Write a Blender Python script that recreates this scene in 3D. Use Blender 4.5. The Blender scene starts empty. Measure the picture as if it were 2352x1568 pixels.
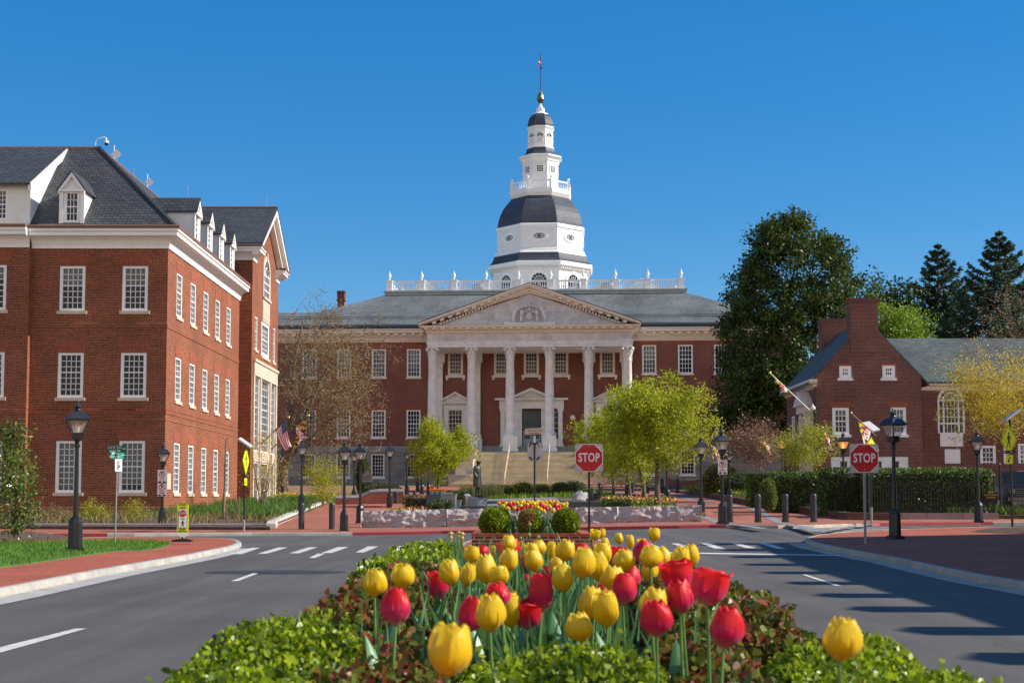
import bpy, bmesh, math, random
import numpy as np
from mathutils import Vector, Matrix
R = math.radians
random.seed(7)
rng = np.random.default_rng(7)
sc = bpy.context.scene
col = sc.collection

# ------------------------------------------------------------------ camera
F, H, PITCH = 3267.0, 1.36, R(4.0)          # focal length in picture units (2352 wide), eye height
VC = 1150 - F * math.tan(PITCH)
cam = bpy.data.cameras.new('camera')
cam.sensor_width = 36; cam.lens = 36 * F / 2352
cam.shift_y = (VC - 784) / 2352
cam.clip_start = 0.1; cam.clip_end = 6000
cam.dof.use_dof = True; cam.dof.focus_distance = 45; cam.dof.aperture_fstop = 10.5
camo = bpy.data.objects.new('camera', cam); col.objects.link(camo)
camo.location = (0, 0, H); camo.rotation_euler = (math.pi / 2 + PITCH, 0, 0)
sc.camera = camo

# ------------------------------------------------------------------ sky and sun
SUN_EL, SUN_AZ = R(34), R(-1)                 # from the right, a touch beyond the street's cross direction
w = bpy.data.worlds.new('World'); sc.world = w; w.use_nodes = True
nt = w.node_tree; nt.nodes.clear()
sky = nt.nodes.new('ShaderNodeTexSky'); sky.sky_type = 'NISHITA'; sky.sun_disc = False
sky.sun_elevation = SUN_EL; sky.sun_rotation = math.pi / 2 - SUN_AZ
sky.air_density = 1.0; sky.dust_density = 0.0; sky.ozone_density = 3.0; sky.altitude = 0
hs = nt.nodes.new('ShaderNodeHueSaturation'); hs.inputs['Saturation'].default_value = 1.45
sm = nt.nodes.new('ShaderNodeMix'); sm.data_type = 'RGBA'; sm.inputs[0].default_value = .42; sm.inputs[7].default_value = (.28, 1.45, 3.75, 1)   # evens the deep spring blue
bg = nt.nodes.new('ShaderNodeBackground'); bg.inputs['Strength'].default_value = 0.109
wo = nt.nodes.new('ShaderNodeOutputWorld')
nt.links.new(sky.outputs[0], hs.inputs['Color']); nt.links.new(hs.outputs[0], sm.inputs[6]); 
# warm fill glow added low in the sky behind the camera, brightening shaded facades
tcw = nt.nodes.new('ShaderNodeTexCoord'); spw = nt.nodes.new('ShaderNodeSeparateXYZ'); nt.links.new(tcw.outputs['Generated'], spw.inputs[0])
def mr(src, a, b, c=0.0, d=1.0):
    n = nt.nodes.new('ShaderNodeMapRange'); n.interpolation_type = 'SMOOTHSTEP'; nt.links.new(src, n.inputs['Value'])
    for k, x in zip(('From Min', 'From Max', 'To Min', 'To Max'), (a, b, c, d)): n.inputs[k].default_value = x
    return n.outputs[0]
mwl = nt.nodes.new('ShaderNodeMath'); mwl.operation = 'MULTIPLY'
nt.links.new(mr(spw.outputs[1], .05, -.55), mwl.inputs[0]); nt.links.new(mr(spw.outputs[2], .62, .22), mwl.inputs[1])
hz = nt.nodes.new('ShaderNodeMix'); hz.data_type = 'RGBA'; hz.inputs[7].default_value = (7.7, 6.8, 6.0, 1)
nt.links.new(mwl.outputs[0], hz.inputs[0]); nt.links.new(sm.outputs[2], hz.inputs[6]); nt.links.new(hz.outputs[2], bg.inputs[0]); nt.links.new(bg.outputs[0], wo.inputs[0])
sun = bpy.data.lights.new('sun', 'SUN'); sun.energy = 4.9; sun.angle = R(0.5); sun.color = (1.0, 0.93, 0.82)
suno = bpy.data.objects.new('sun', sun); col.objects.link(suno)
sd = Vector((math.cos(SUN_EL) * math.cos(SUN_AZ), math.cos(SUN_EL) * math.sin(SUN_AZ), math.sin(SUN_EL)))
suno.rotation_euler = (-sd).to_track_quat('-Z', 'Y').to_euler(); suno.location = sd * 80
sc.view_settings.view_transform = 'Standard'; sc.view_settings.look = 'None'
sc.view_settings.exposure = 0.48; sc.view_settings.gamma = 1.0
sc.cycles.max_bounces = 6; sc.cycles.diffuse_bounces = 3; sc.cycles.transparent_max_bounces = 6
sc.cycles.use_denoising = True

# ------------------------------------------------------------------ placing: picture point + depth -> place
def ray(u, v):
    k = VC - v; c, s = math.cos(PITCH), math.sin(PITCH); y = F * c - k * s
    return (u - 1176) / y, (F * s + k * c) / y
def at(u, v, Y):
    a, b = ray(u, v); return Vector((a * Y, Y, H + b * Y))
def ss(t):
    t = min(1, max(0, t)); return t * t * (3 - 2 * t)
def gz(x, y):                                 # lie of the land: street tilts up to the right, mall climbs to the hill
    z = .34 * ss((x + 7) / 16) * ss((y - 28) / 24) * (1 - .6 * ss((y - 90) / 40))
    return z + .03 * min(max(0, y - 58), 94)
def gr(u, v, dz=0.0):
    a, b = ray(u, v); y0 = 2.0; y = 2.0
    while y < 200 and H + b * y > gz(a * y, y) + dz: y0 = y; y += .4
    for _ in range(24):
        m = (y0 + y) / 2
        if H + b * m > gz(a * m, m) + dz: y0 = m
        else: y = m
    return (a * y, y)
def P3(x, y, dz=0): return Vector((x, y, gz(x, y) + dz))

# ------------------------------------------------------------------ names and labels
def tag(o, label=None, cat=None, group=None, kind=None):
    if label: o['label'] = label
    if cat: o['category'] = cat
    if group: o['group'] = group
    if kind: o['kind'] = kind
    return o
def thing(name, label, cat, loc=(0, 0, 0), rz=0, group=None):
    o = bpy.data.objects.new(name, None); col.objects.link(o); o.empty_display_size = .2
    o.location = loc; o.rotation_euler = (0, 0, rz)
    return tag(o, label, cat, group)
KIDS = {}
def link(name, me, parent=None):
    o = bpy.data.objects.new(name, me); col.objects.link(o)
    if parent is not None: o.parent = parent; KIDS.setdefault(parent.name, []).append(o)
    return o
def copy_tree(o, parent=None, label=None, group=None):
    c = o.copy(); col.objects.link(c)
    if parent is not None: c.parent = parent; KIDS.setdefault(parent.name, []).append(c)
    for ch in list(KIDS.get(o.name, [])): copy_tree(ch, c)
    if label: c['label'] = label
    if group: c['group'] = group
    return c

# ------------------------------------------------------------------ mesh collector
class MB:
    def __init__(s, off=(0, 0, 0)): s.v = []; s.f = []; s.m = []; s.off = Vector(off)
    def add(s, vs, fs, mi=0):
        n = len(s.v); s.v += [tuple(p) for p in vs]
        s.f += [tuple(i + n for i in f) for f in fs]; s.m += [mi] * len(fs); return s
    def quad(s, a, b, c, d, mi=0): return s.add([a, b, c, d], [(0, 1, 2, 3)], mi)
    def poly(s, pts, mi=0): return s.add(pts, [tuple(range(len(pts)))], mi)
    def box(s, x0, x1, y0, y1, z0, z1, mi=0):
        return s.add([(x0, y0, z0), (x1, y0, z0), (x1, y1, z0), (x0, y1, z0), (x0, y0, z1), (x1, y0, z1), (x1, y1, z1), (x0, y1, z1)],
                     [(0, 3, 2, 1), (4, 5, 6, 7), (0, 1, 5, 4), (1, 2, 6, 5), (2, 3, 7, 6), (3, 0, 4, 7)], mi)
    def obox(s, c, sx, sy, sz, ax=(1, 0, 0), ay=(0, 1, 0), mi=0):
        c = Vector(c); ax = Vector(ax).normalized(); ay = Vector(ay).normalized(); az = ax.cross(ay)
        P = [c + ax * (i * sx / 2) + ay * (j * sy / 2) + az * (k * sz / 2) for k in (-1, 1) for i, j in ((-1, -1), (1, -1), (1, 1), (-1, 1))]
        return s.add(P, [(0, 3, 2, 1), (4, 5, 6, 7), (0, 1, 5, 4), (1, 2, 6, 5), (2, 3, 7, 6), (3, 0, 4, 7)], mi)
    def prism(s, pts, vec, mi=0):
        vec = Vector(vec); A = [Vector(p) for p in pts]; B = [p + vec for p in A]; n = len(A)
        return s.add(A + B, [tuple(range(n))[::-1], tuple(range(n, 2 * n))] + [(i, (i + 1) % n, n + (i + 1) % n, n + i) for i in range(n)], mi)
    def lathe(s, prof, n, cx=0, cy=0, rot=0.0, mi=0, cap=True, sx=1, sy=1):
        vs = []; fs = []
        for r, z in prof:
            for i in range(n):
                a = rot + 2 * math.pi * i / n; vs.append((cx + sx * r * math.cos(a), cy + sy * r * math.sin(a), z))
        for k in range(len(prof) - 1):
            for i in range(n): fs.append((k * n + i, k * n + (i + 1) % n, (k + 1) * n + (i + 1) % n, (k + 1) * n + i))
        if cap: fs.append(tuple(range(n))[::-1]); fs.append(tuple((len(prof) - 1) * n + i for i in range(n)))
        return s.add(vs, fs, mi)
    def tube(s, pts, rad, n=6, mi=0, cap=True):
        pts = [Vector(p) for p in pts]
        if not hasattr(rad, '__len__'): rad = [rad] * len(pts)
        vs = []; fs = []; ref = Vector((.31, .17, .93))
        for i, p in enumerate(pts):
            t = (pts[min(i + 1, len(pts) - 1)] - pts[max(i - 1, 0)]).normalized()
            if abs(t.dot(ref)) > .97: ref = Vector((.9, .3, .1))
            x = t.cross(ref).normalized(); y = t.cross(x)
            for j in range(n):
                a = 2 * math.pi * j / n; vs.append(p + (x * math.cos(a) + y * math.sin(a)) * rad[i])
        for k in range(len(pts) - 1):
            for j in range(n): fs.append((k * n + j, k * n + (j + 1) % n, (k + 1) * n + (j + 1) % n, (k + 1) * n + j))
        if cap: fs.append(tuple(range(n))); fs.append(tuple((len(pts) - 1) * n + i for i in range(n))[::-1])
        return s.add(vs, fs, mi)
    def ball(s, c, rx, ry=None, rz=None, n=10, m=7, mi=0):
        ry = ry or rx; rz = rz or rx
        prof = [(max(.001, math.sin(math.pi * k / m)), -math.cos(math.pi * k / m)) for k in range(m + 1)]
        q = MB(); q.lathe(prof, n, cap=False)
        return s.add([(c[0] + x * rx, c[1] + y * ry, c[2] + z * rz) for x, y, z in q.v], q.f, mi)
    def loft(s, rings, mi=0, cap=True):         # rings of equal point counts
        n = len(rings[0]); vs = [p for r in rings for p in r]; fs = []
        for k in range(len(rings) - 1):
            for j in range(n): fs.append((k * n + j, k * n + (j + 1) % n, (k + 1) * n + (j + 1) % n, (k + 1) * n + j))
        if cap: fs.append(tuple(range(n))[::-1]); fs.append(tuple((len(rings) - 1) * n + i for i in range(n)))
        return s.add(vs, fs, mi)
    def grid(s, P, mi=None):                    # P[i][j] points; mi(i,j) -> material index
        ni, nj = len(P), len(P[0]); n = len(s.v); s.v += [tuple(p) for r in P for p in r]
        for i in range(ni - 1):
            for j in range(nj - 1):
                s.f.append((n + i * nj + j, n + i * nj + j + 1, n + (i + 1) * nj + j + 1, n + (i + 1) * nj + j)); s.m.append(mi(i, j) if mi else 0)
        return s
    def build(s, name, mats, parent=None, smooth=None, loc=None, fix=False):
        me = bpy.data.meshes.new(name)
        vs = [(x - s.off.x, y - s.off.y, z - s.off.z) for x, y, z in s.v] if s.off.length else s.v
        me.from_pydata(vs, [], s.f)
        for m in (mats if isinstance(mats, (list, tuple)) else [mats]): me.materials.append(m)
        me.polygons.foreach_set('material_index', s.m)
        if fix:
            bm = bmesh.new(); bm.from_mesh(me); bmesh.ops.recalc_face_normals(bm, faces=bm.faces); bm.to_mesh(me); bm.free()
        boxuv(me)
        if smooth is not None:
            me.polygons.foreach_set('use_smooth', [True] * len(me.polygons)); me.set_sharp_from_angle(angle=R(smooth))
        me.update()
        o = link(name, me, parent)
        if loc is not None: o.location = loc
        return o
def boxuv(me):                                  # metres along each face: brick courses and slates stay level
    n = len(me.loops); co = np.empty(len(me.vertices) * 3); me.vertices.foreach_get('co', co); co = co.reshape(-1, 3)
    lv = np.empty(n, int); me.loops.foreach_get('vertex_index', lv)
    nf = len(me.polygons); nr = np.empty(nf * 3); me.polygons.foreach_get('normal', nr); nr = nr.reshape(-1, 3)
    lt = np.empty(nf, int); me.polygons.foreach_get('loop_total', lt)
    N = np.repeat(nr, lt, axis=0); p = co[lv]
    t = np.stack([-N[:, 1], N[:, 0], np.zeros(n)], 1); L = np.linalg.norm(t, axis=1); flat = L < .25
    t[flat] = (1, 0, 0); t[~flat] /= L[~flat][:, None]
    b = np.cross(N, t); b[flat] = (0, 1, 0)
    uv = np.stack([(p * t).sum(1), (p * b).sum(1)], 1)
    lay = me.uv_layers.new(name='UVMap'); lay.data.foreach_set('uv', uv.ravel().astype(np.float32))

# ------------------------------------------------------------------ materials
def nodes(name):
    m = bpy.data.materials.new(name); m.use_nodes = True; t = m.node_tree
    return m, t, t.nodes['Principled BSDF'], t.links
def c4(c): return (c[0], c[1], c[2], 1)
def noise(t, scale, detail=4, coord='Object', vec=None, rough=.6):
    n = t.nodes.new('ShaderNodeTexNoise'); n.inputs['Scale'].default_value = scale; n.inputs['Detail'].default_value = detail
    n.inputs['Roughness'].default_value = rough
    if vec is None:
        tc = t.nodes.new('ShaderNodeTexCoord'); vec = tc.outputs[coord]
    t.links.new(vec, n.inputs['Vector']); return n
def ramp(t, fac, stops):
    r = t.nodes.new('ShaderNodeValToRGB'); e = r.color_ramp.elements
    while len(e) > 1: e.remove(e[-1])
    e[0].position = stops[0][0]; e[0].color = c4(stops[0][1])
    for p, c in stops[1:]:
        q = e.new(p); q.color = c4(c)
    t.links.new(fac, r.inputs[0]); return r
def mixc(t, fac, a, b, mode='MIX'):
    m = t.nodes.new('ShaderNodeMix'); m.data_type = 'RGBA'; m.blend_type = mode
    for s, k in ((fac, 0), (a, 6), (b, 7)):
        if hasattr(s, 'links'): t.links.new(s, m.inputs[k])
        elif k == 0: m.inputs[0].default_value = s
        else: m.inputs[k].default_value = c4(s)
    return m.outputs[2]
def bump(t, b, h, strength=.3, dist=.02):
    n = t.nodes.new('ShaderNodeBump'); n.inputs['Strength'].default_value = strength; n.inputs['Distance'].default_value = dist
    t.links.new(h, n.inputs['Height']); t.links.new(n.outputs[0], b.inputs['Normal'])
def plain(name, c, rough=.55, var=.18, scale=6, metal=0, bmp=0, spec=.4, emit=0):
    m, t, b, l = nodes(name)
    n = noise(t, scale, 5); d = [x * (1 - var) for x in c]; e = [min(1, x * (1 + var)) for x in c]
    r = ramp(t, n.outputs[0], [(.3, d), (.7, e)]); l.new(r.outputs[0], b.inputs['Base Color'])
    b.inputs['Roughness'].default_value = rough; b.inputs['Metallic'].default_value = metal; b.inputs['Specular IOR Level'].default_value = spec
    if bmp: bump(t, b, noise(t, scale * 6, 4).outputs[0], bmp)
    if emit: b.inputs['Emission Color'].default_value = c4(c); b.inputs['Emission Strength'].default_value = emit
    return m
def brick(name, c1, c2, mortar, bw=.215, bh=.075, ms=.011, dirt=.3, rough=.85, dark=None, bmp=.5, off=.5, big=.35):
    m, t, b, l = nodes(name)
    tc = t.nodes.new('ShaderNodeTexCoord'); k = t.nodes.new('ShaderNodeTexBrick')
    l.new(tc.outputs['UV'], k.inputs['Vector'])
    for n, v in (('Scale', 1), ('Mortar Size', ms), ('Mortar Smooth', .2), ('Bias', 0), ('Brick Width', bw), ('Row Height', bh)): k.inputs[n].default_value = v
    k.offset = off
    k.inputs['Color1'].default_value = c4(c1); k.inputs['Color2'].default_value = c4(c2); k.inputs['Mortar'].default_value = c4(mortar)
    n1 = noise(t, big, 6, 'UV'); r1 = ramp(t, n1.outputs[0], [(.3, [1 - dirt] * 3), (.7, [1 + dirt * .5] * 3)])
    o = mixc(t, 1.0, k.outputs[0], r1.outputs[0], 'MULTIPLY')
    n2 = noise(t, 9, 3, 'UV'); r2 = ramp(t, n2.outputs[0], [(.35, [.78] * 3), (.65, [1.15] * 3)])
    o = mixc(t, 1.0, o, r2.outputs[0], 'MULTIPLY')
    l.new(o, b.inputs['Base Color']); b.inputs['Roughness'].default_value = rough; b.inputs['Specular IOR Level'].default_value = .25
    inv = t.nodes.new('ShaderNodeMath'); inv.operation = 'SUBTRACT'; inv.inputs[0].default_value = 1; l.new(k.outputs[1], inv.inputs[1])
    if bmp: bump(t, b, inv.outputs[0], bmp, .012)
    return m
def leafmat(name, cols, trans=.35, rough=.45, spec=.35):
    m, t, b, l = nodes(name)
    a = t.nodes.new('ShaderNodeAttribute'); a.attribute_name = 'tint'
    k = len(cols); r = ramp(t, a.outputs['Fac'], [(i / max(1, k - 1), c) for i, c in enumerate(cols)])
    l.new(r.outputs[0], b.inputs['Base Color']); b.inputs['Roughness'].default_value = rough; b.inputs['Specular IOR Level'].default_value = spec
    if trans:
        tr = t.nodes.new('ShaderNodeBsdfTranslucent'); l.new(r.outputs[0], tr.inputs[0])
        mx = t.nodes.new('ShaderNodeMixShader'); mx.inputs[0].default_value = trans
        l.new(b.outputs[0], mx.inputs[1]); l.new(tr.outputs[0], mx.inputs[2]); l.new(mx.outputs[0], t.nodes['Material Output'].inputs[0])
    return m
def boards(name, c, pitch=.18):
    m, t, b, l = nodes(name); tc = t.nodes.new('ShaderNodeTexCoord'); sp = t.nodes.new('ShaderNodeSeparateXYZ'); l.new(tc.outputs['UV'], sp.inputs[0])
    d = t.nodes.new('ShaderNodeMath'); d.operation = 'DIVIDE'; d.inputs[1].default_value = pitch; l.new(sp.outputs[1], d.inputs[0])
    f = t.nodes.new('ShaderNodeMath'); f.operation = 'FRACT'; l.new(d.outputs[0], f.inputs[0])
    n = noise(t, 1.5, 4); r = ramp(t, n.outputs[0], [(.3, [x * .88 for x in c]), (.7, c)])
    l.new(r.outputs[0], b.inputs['Base Color']); b.inputs['Roughness'].default_value = .5
    bump(t, b, f.outputs[0], .6, .03); return m
def asphalt(name):
    m, t, b, l = nodes(name)
    n1 = noise(t, .22, 5); r1 = ramp(t, n1.outputs[0], [(.3, (.073, .063, .056)), (.7, (.112, .099, .090))])
    mp = t.nodes.new('ShaderNodeMapping'); tc = t.nodes.new('ShaderNodeTexCoord'); l.new(tc.outputs['Object'], mp.inputs[0]); mp.inputs['Scale'].default_value = (1.6, .07, 1)
    n2 = noise(t, 1, 5, vec=mp.outputs[0]); r2 = ramp(t, n2.outputs[0], [(.3, [.72] * 3), (.7, [1.2] * 3)])
    n3 = noise(t, 60, 3); r3 = ramp(t, n3.outputs[0], [(.3, [.6] * 3), (.68, [1.35] * 3)])
    o = mixc(t, 1, mixc(t, 1, r1.outputs[0], r2.outputs[0], 'MULTIPLY'), r3.outputs[0], 'MULTIPLY')
    v = t.nodes.new('ShaderNodeTexVoronoi'); v.feature = 'DISTANCE_TO_EDGE'; v.inputs['Scale'].default_value = .16
    nv = noise(t, .9, 4); add = t.nodes.new('ShaderNodeVectorMath'); add.operation = 'ADD'
    tc2 = t.nodes.new('ShaderNodeTexCoord'); l.new(tc2.outputs['Object'], add.inputs[0]); l.new(nv.outputs['Color'], add.inputs[1]); l.new(add.outputs[0], v.inputs['Vector'])
    rv = ramp(t, v.outputs['Distance'], [(0, [.72] * 3), (.004, [1] * 3)])
    o = mixc(t, 1, o, rv.outputs[0], 'MULTIPLY')
    l.new(o, b.inputs['Base Color']); b.inputs['Roughness'].default_value = .82; bump(t, b, n3.outputs[0], .35, .01); return m
def stained(name, c, d, scale=2.2, rough=.8, bmp=.3, fine=30):
    m, t, b, l = nodes(name); n1 = noise(t, scale, 7, rough=.7); r1 = ramp(t, n1.outputs[0], [(.32, d), (.62, c)])
    n2 = noise(t, fine, 4); r2 = ramp(t, n2.outputs[0], [(.3, [.8] * 3), (.7, [1.12] * 3)])
    l.new(mixc(t, 1, r1.outputs[0], r2.outputs[0], 'MULTIPLY'), b.inputs['Base Color']); b.inputs['Roughness'].default_value = rough
    bump(t, b, n2.outputs[0], bmp); return m
def glassmat(name, c=(.010, .014, .017)):
    m, t, b, l = nodes(name); n = noise(t, .5, 3); r = ramp(t, n.outputs[0], [(.35, [x * .5 for x in c]), (.65, [x * 2.0 for x in c])])
    l.new(r.outputs[0], b.inputs['Base Color']); b.inputs['Roughness'].default_value = .05; b.inputs['Specular IOR Level'].default_value = .3
    bump(t, b, noise(t, .8, 2).outputs[0], .06, .1); return m
BR_OFF = brick('office_brick', (.32, .060, .024), (.14, .022, .013), (.36, .21, .12), dirt=.24, bw=.25, bh=.088, ms=.014)
BR_ARCH = brick('lintel_brick', (.36, .085, .042), (.28, .055, .028), (.34, .19, .12), bw=.075, bh=.3, ms=.008, off=0, dirt=.15)
BR_SH = brick('old_brick', (.26, .066, .044), (.185, .046, .033), (.30, .19, .15), dirt=.22, bw=.22, bh=.08)
BR_RH = brick('house_brick', (.21, .052, .037), (.12, .028, .024), (.29, .19, .15), dirt=.32, bw=.25, bh=.092, ms=.015)
BR_PL = brick('planter_brick', (.205, .043, .032), (.135, .03, .026), (.45, .34, .25), ms=.014, bw=.2, bh=.067, dirt=.15)
PAVE = brick('paving_brick', (.45, .118, .062), (.36, .09, .05), (.36, .13, .085), bw=.2, bh=.1, ms=.006, dirt=.2, bmp=.25)
PAVE_FAR = brick('plaza_paving', (.42, .15, .095), (.34, .105, .066), (.36, .17, .12), bw=.2, bh=.1, ms=.006, dirt=.22, bmp=.2)
SLATE = brick('slate', (.085, .09, .098), (.055, .06, .067), (.018, .019, .022), bw=.4, bh=.25, ms=.022, dirt=.2, rough=.6, bmp=.6)
SLATE_SH = brick('weathered_slate', (.21, .225, .225), (.13, .145, .15), (.08, .086, .09), bw=.35, bh=.18, ms=.014, dirt=.42, rough=.75, big=.2)
SLATE_DOME = brick('dome_slate', (.095, .105, .135), (.06, .068, .09), (.03, .033, .04), bw=.3, bh=.2, ms=.02, dirt=.3, rough=.5)
SLATE_RH = brick('green_slate', (.13, .155, .145), (.085, .10, .095), (.05, .058, .055), bw=.5, bh=.26, ms=.02, dirt=.3, rough=.6)
STONE = brick('stone_blocks', (.33, .30, .27), (.27, .25, .23), (.11, .10, .095), bw=1.7, bh=.82, ms=.02, dirt=.3, bmp=.6, big=.5)
MARBLE = stained('marble', (.86, .84, .81), (.66, .63, .60), 1.3, .55, .1)
MARBLE_T = brick('tympanum_marble', (.72, .69, .66), (.60, .58, .57), (.46, .44, .43), bw=1.8, bh=.8, ms=.012, dirt=.25, bmp=.1, big=.8)
LIMESTONE = stained('limestone', (.66, .54, .42), (.54, .43, .33), 1.6, .7, .1)
STEPSTONE = stained('step_stone', (.72, .60, .38), (.52, .43, .28), .9, .8, .2)
WHITE = plain('white_paint', (.88, .87, .85), .45, .05, 3)
WHITE_B = boards('white_clapboard', (.87, .86, .84), .2)
CREAM = plain('cream_trim', (.78, .68, .58), .5, .06, 3)
COPPER = plain('copper_gutter', (.22, .12, .08), .5, .2, 4)
ZINC = stained('grey_metal_coping', (.42, .46, .46), (.28, .32, .32), 2, .5, .05)
GLASS = glassmat('window_glass'); GLASS_T = glassmat('dark_teal_glass', (.014, .03, .042))
BLIND = plain('blind_behind_glass', (.055, .075, .072), .12, .25, .7, spec=.6)
GOLD = plain('gilding', (.75, .5, .12), .28, .15, 2, metal=1)
IRON = plain('black_iron', (.011, .012, .014), .38, .3, 9, spec=.5)
BOLL = plain('bollard_paint', (.028, .03, .038), .42, .2, 12, spec=.5)
GALV = plain('galvanised_steel', (.33, .34, .35), .45, .15, 14, metal=.6)
def clearglass(name, c, see, emit=0):
    m, t, b, l = nodes(name); b.inputs['Base Color'].default_value = c4(c); b.inputs['Roughness'].default_value = .15
    b.inputs['Emission Color'].default_value = c4(c); b.inputs['Emission Strength'].default_value = emit
    tr = t.nodes.new('ShaderNodeBsdfTransparent'); mx = t.nodes.new('ShaderNodeMixShader'); mx.inputs[0].default_value = see
    l.new(b.outputs[0], mx.inputs[1]); l.new(tr.outputs[0], mx.inputs[2]); l.new(mx.outputs[0], t.nodes['Material Output'].inputs[0]); return m
LAMPGLASS = clearglass('lantern_glass', (.62, .55, .48), .62)
BULB = plain('frosted_bulb', (.8, .76, .68), .4, .05, 5)
LIT = plain('lit_gas_lamp', (1.0, .42, .10), .5, .02, 5, emit=2.2)
AMBER = clearglass('amber_lantern_glass', (.95, .42, .14), .4, .35)
ASPH = asphalt('asphalt')
PAINT = stained('road_paint', (.72, .69, .63), (.42, .40, .37), 5, .7, .1, 50)
YPAINT = stained('yellow_road_paint', (.6, .36, .06), (.4, .25, .06), 5, .7, .1)
CONC = stained('kerb_concrete', (.46, .44, .39), (.29, .27, .235), 1.4, .85, .3)
CONC_T = stained('tan_kerb_concrete', (.47, .40, .31), (.30, .255, .20), 1.4, .85, .3)
REDK = stained('red_kerb_paint', (.40, .03, .045), (.26, .03, .035), 2, .55, .15)
GRANITE = stained('rough_pink_granite', (.44, .385, .37), (.345, .285, .27), .9, .85, .6, 14)
GRANITE_G = stained('grey_granite', (.30, .305, .31), (.22, .225, .235), 1.2, .55, .1)
GRANITE_D = stained('dark_granite', (.085, .10, .12), (.055, .065, .08), 1.2, .4, .1)
EDGE_P = stained('purple_edging_stone', (.30, .26, .27), (.20, .17, .18), 1.5, .8, .2)
SOIL = stained('mulch', (.13, .075, .046), (.06, .036, .024), 3, .95, .9, 22)
EARTH = stained('earth', (.16, .13, .075), (.09, .09, .045), .6, .95, .6, 12)
TURF = stained('turf', (.10, .20, .03), (.05, .12, .018), 1.2, .95, .4, 40)
BARK = stained('bark', (.16, .12, .085), (.075, .055, .042), 5, .9, .7, 26)
BARK_P = stained('pale_bark', (.26, .20, .14), (.12, .09, .065), 3, .9, .5, 20)
TWIG = plain('red_brown_twig', (.23, .115, .08), .85, .3, 9)
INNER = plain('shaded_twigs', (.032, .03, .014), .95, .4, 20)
BRONZE = stained('bronze', (.075, .078, .068), (.028, .032, .03), 4, .38, .3, 20)
for _m in (BRONZE,): _m.node_tree.nodes['Principled BSDF'].inputs['Metallic'].default_value = .55
SIGNRED = plain('sign_red', (.50, .008, .014), .4, .06, 4)
SIGNWHITE = plain('sign_white', (.80, .77, .76), .4, .05, 4)
SIGNBACK = plain('aluminium_sign', (.50, .46, .45), .45, .12, 5)
SIGNYEL = plain('fluorescent_yellow_green', (.72, .78, .01), .45, .05, 4)
SIGNYEL.node_tree.nodes['Principled BSDF'].inputs['Emission Color'].default_value = (.6, .7, .0, 1)
SIGNGRN = plain('sign_green', (.005, .10, .06), .4, .08, 4); SIGNTEAL = plain('sign_teal', (.0, .32, .24), .4, .08, 4)
SIGNTAN = plain('tan_sign', (.66, .50, .38), .5, .06, 4)
BLACK = plain('black_paint', (.008, .008, .009), .5, .2, 5); BLUE = plain('blue_cloth', (.02, .035, .16), .8, .1, 6)
FRED = plain('red_cloth', (.52, .012, .03), .8, .1, 6); FWHITE = plain('white_cloth', (.78, .76, .76), .8, .04, 6)
FGOLD = plain('gold_cloth', (.72, .42, .02), .8, .08, 6); FBLACK = plain('black_cloth', (.012, .012, .012), .8, .2, 6)
WOOD = plain('stake_wood', (.30, .17, .10), .8, .2, 8); OLIVE = plain('olive_paint', (.33, .33, .055), .5, .2, 9)
ORANGE = plain('cone_orange', (.85, .12, .02), .5, .08, 5)
# ------------------------------------------------------------------ foliage helpers
def unit(a): return a / np.maximum(1e-6, np.linalg.norm(a, axis=-1, keepdims=True))
def leaf_mesh(name, C, size, mat, parent=None, bias=(0, 0, .6), aspect=.5, six=False, fold=.12, tint=None, g=None, spread=1.0, off=(0, 0, 0), axis=None):
    g = g or rng; n = len(C); C = np.asarray(C, float) - np.asarray(off, float)
    ax = unit(g.normal(size=(n, 3)) * spread + np.asarray(bias)) if axis is None else unit(np.asarray(axis) + g.normal(size=(n, 3)) * .25)
    rn = g.normal(size=(n, 3)); bn = unit(np.cross(ax, rn)); nm = np.cross(ax, bn)
    L = (size * (.65 + .7 * g.random(n)))[:, None]; Wd = L * aspect
    if six: k6 = 6; Q6 = [C - ax * L * .5, C - ax * L * .2 + bn * Wd * .46 + nm * L * fold, C + ax * L * .25 + bn * Wd * .42 + nm * L * fold, C + ax * L * .5, C + ax * L * .25 - bn * Wd * .42 + nm * L * fold, C - ax * L * .2 - bn * Wd * .46 + nm * L * fold]
    else: k6 = 4; Q6 = [C - ax * L * .5, C + bn * Wd * .5 + nm * L * fold, C + ax * L * .5, C - bn * Wd * .5 + nm * L * fold]
    V = np.stack(Q6, 1).reshape(-1, 3)
    me = bpy.data.meshes.new(name); me.vertices.add(k6 * n); me.vertices.foreach_set('co', V.ravel().astype(np.float32))
    me.loops.add(k6 * n); me.loops.foreach_set('vertex_index', np.arange(k6 * n, dtype=np.int32))
    me.polygons.add(n); me.polygons.foreach_set('loop_start', np.arange(0, k6 * n, k6, dtype=np.int32))
    t = me.attributes.new('tint', 'FLOAT', 'POINT')
    tt = g.random(n) if tint is None else np.clip(tint, 0, 1)
    t.data.foreach_set('value', np.repeat(tt, k6).astype(np.float32))
    me.materials.append(mat); me.update(); me.validate()
    return link(name, me, parent)
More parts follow.
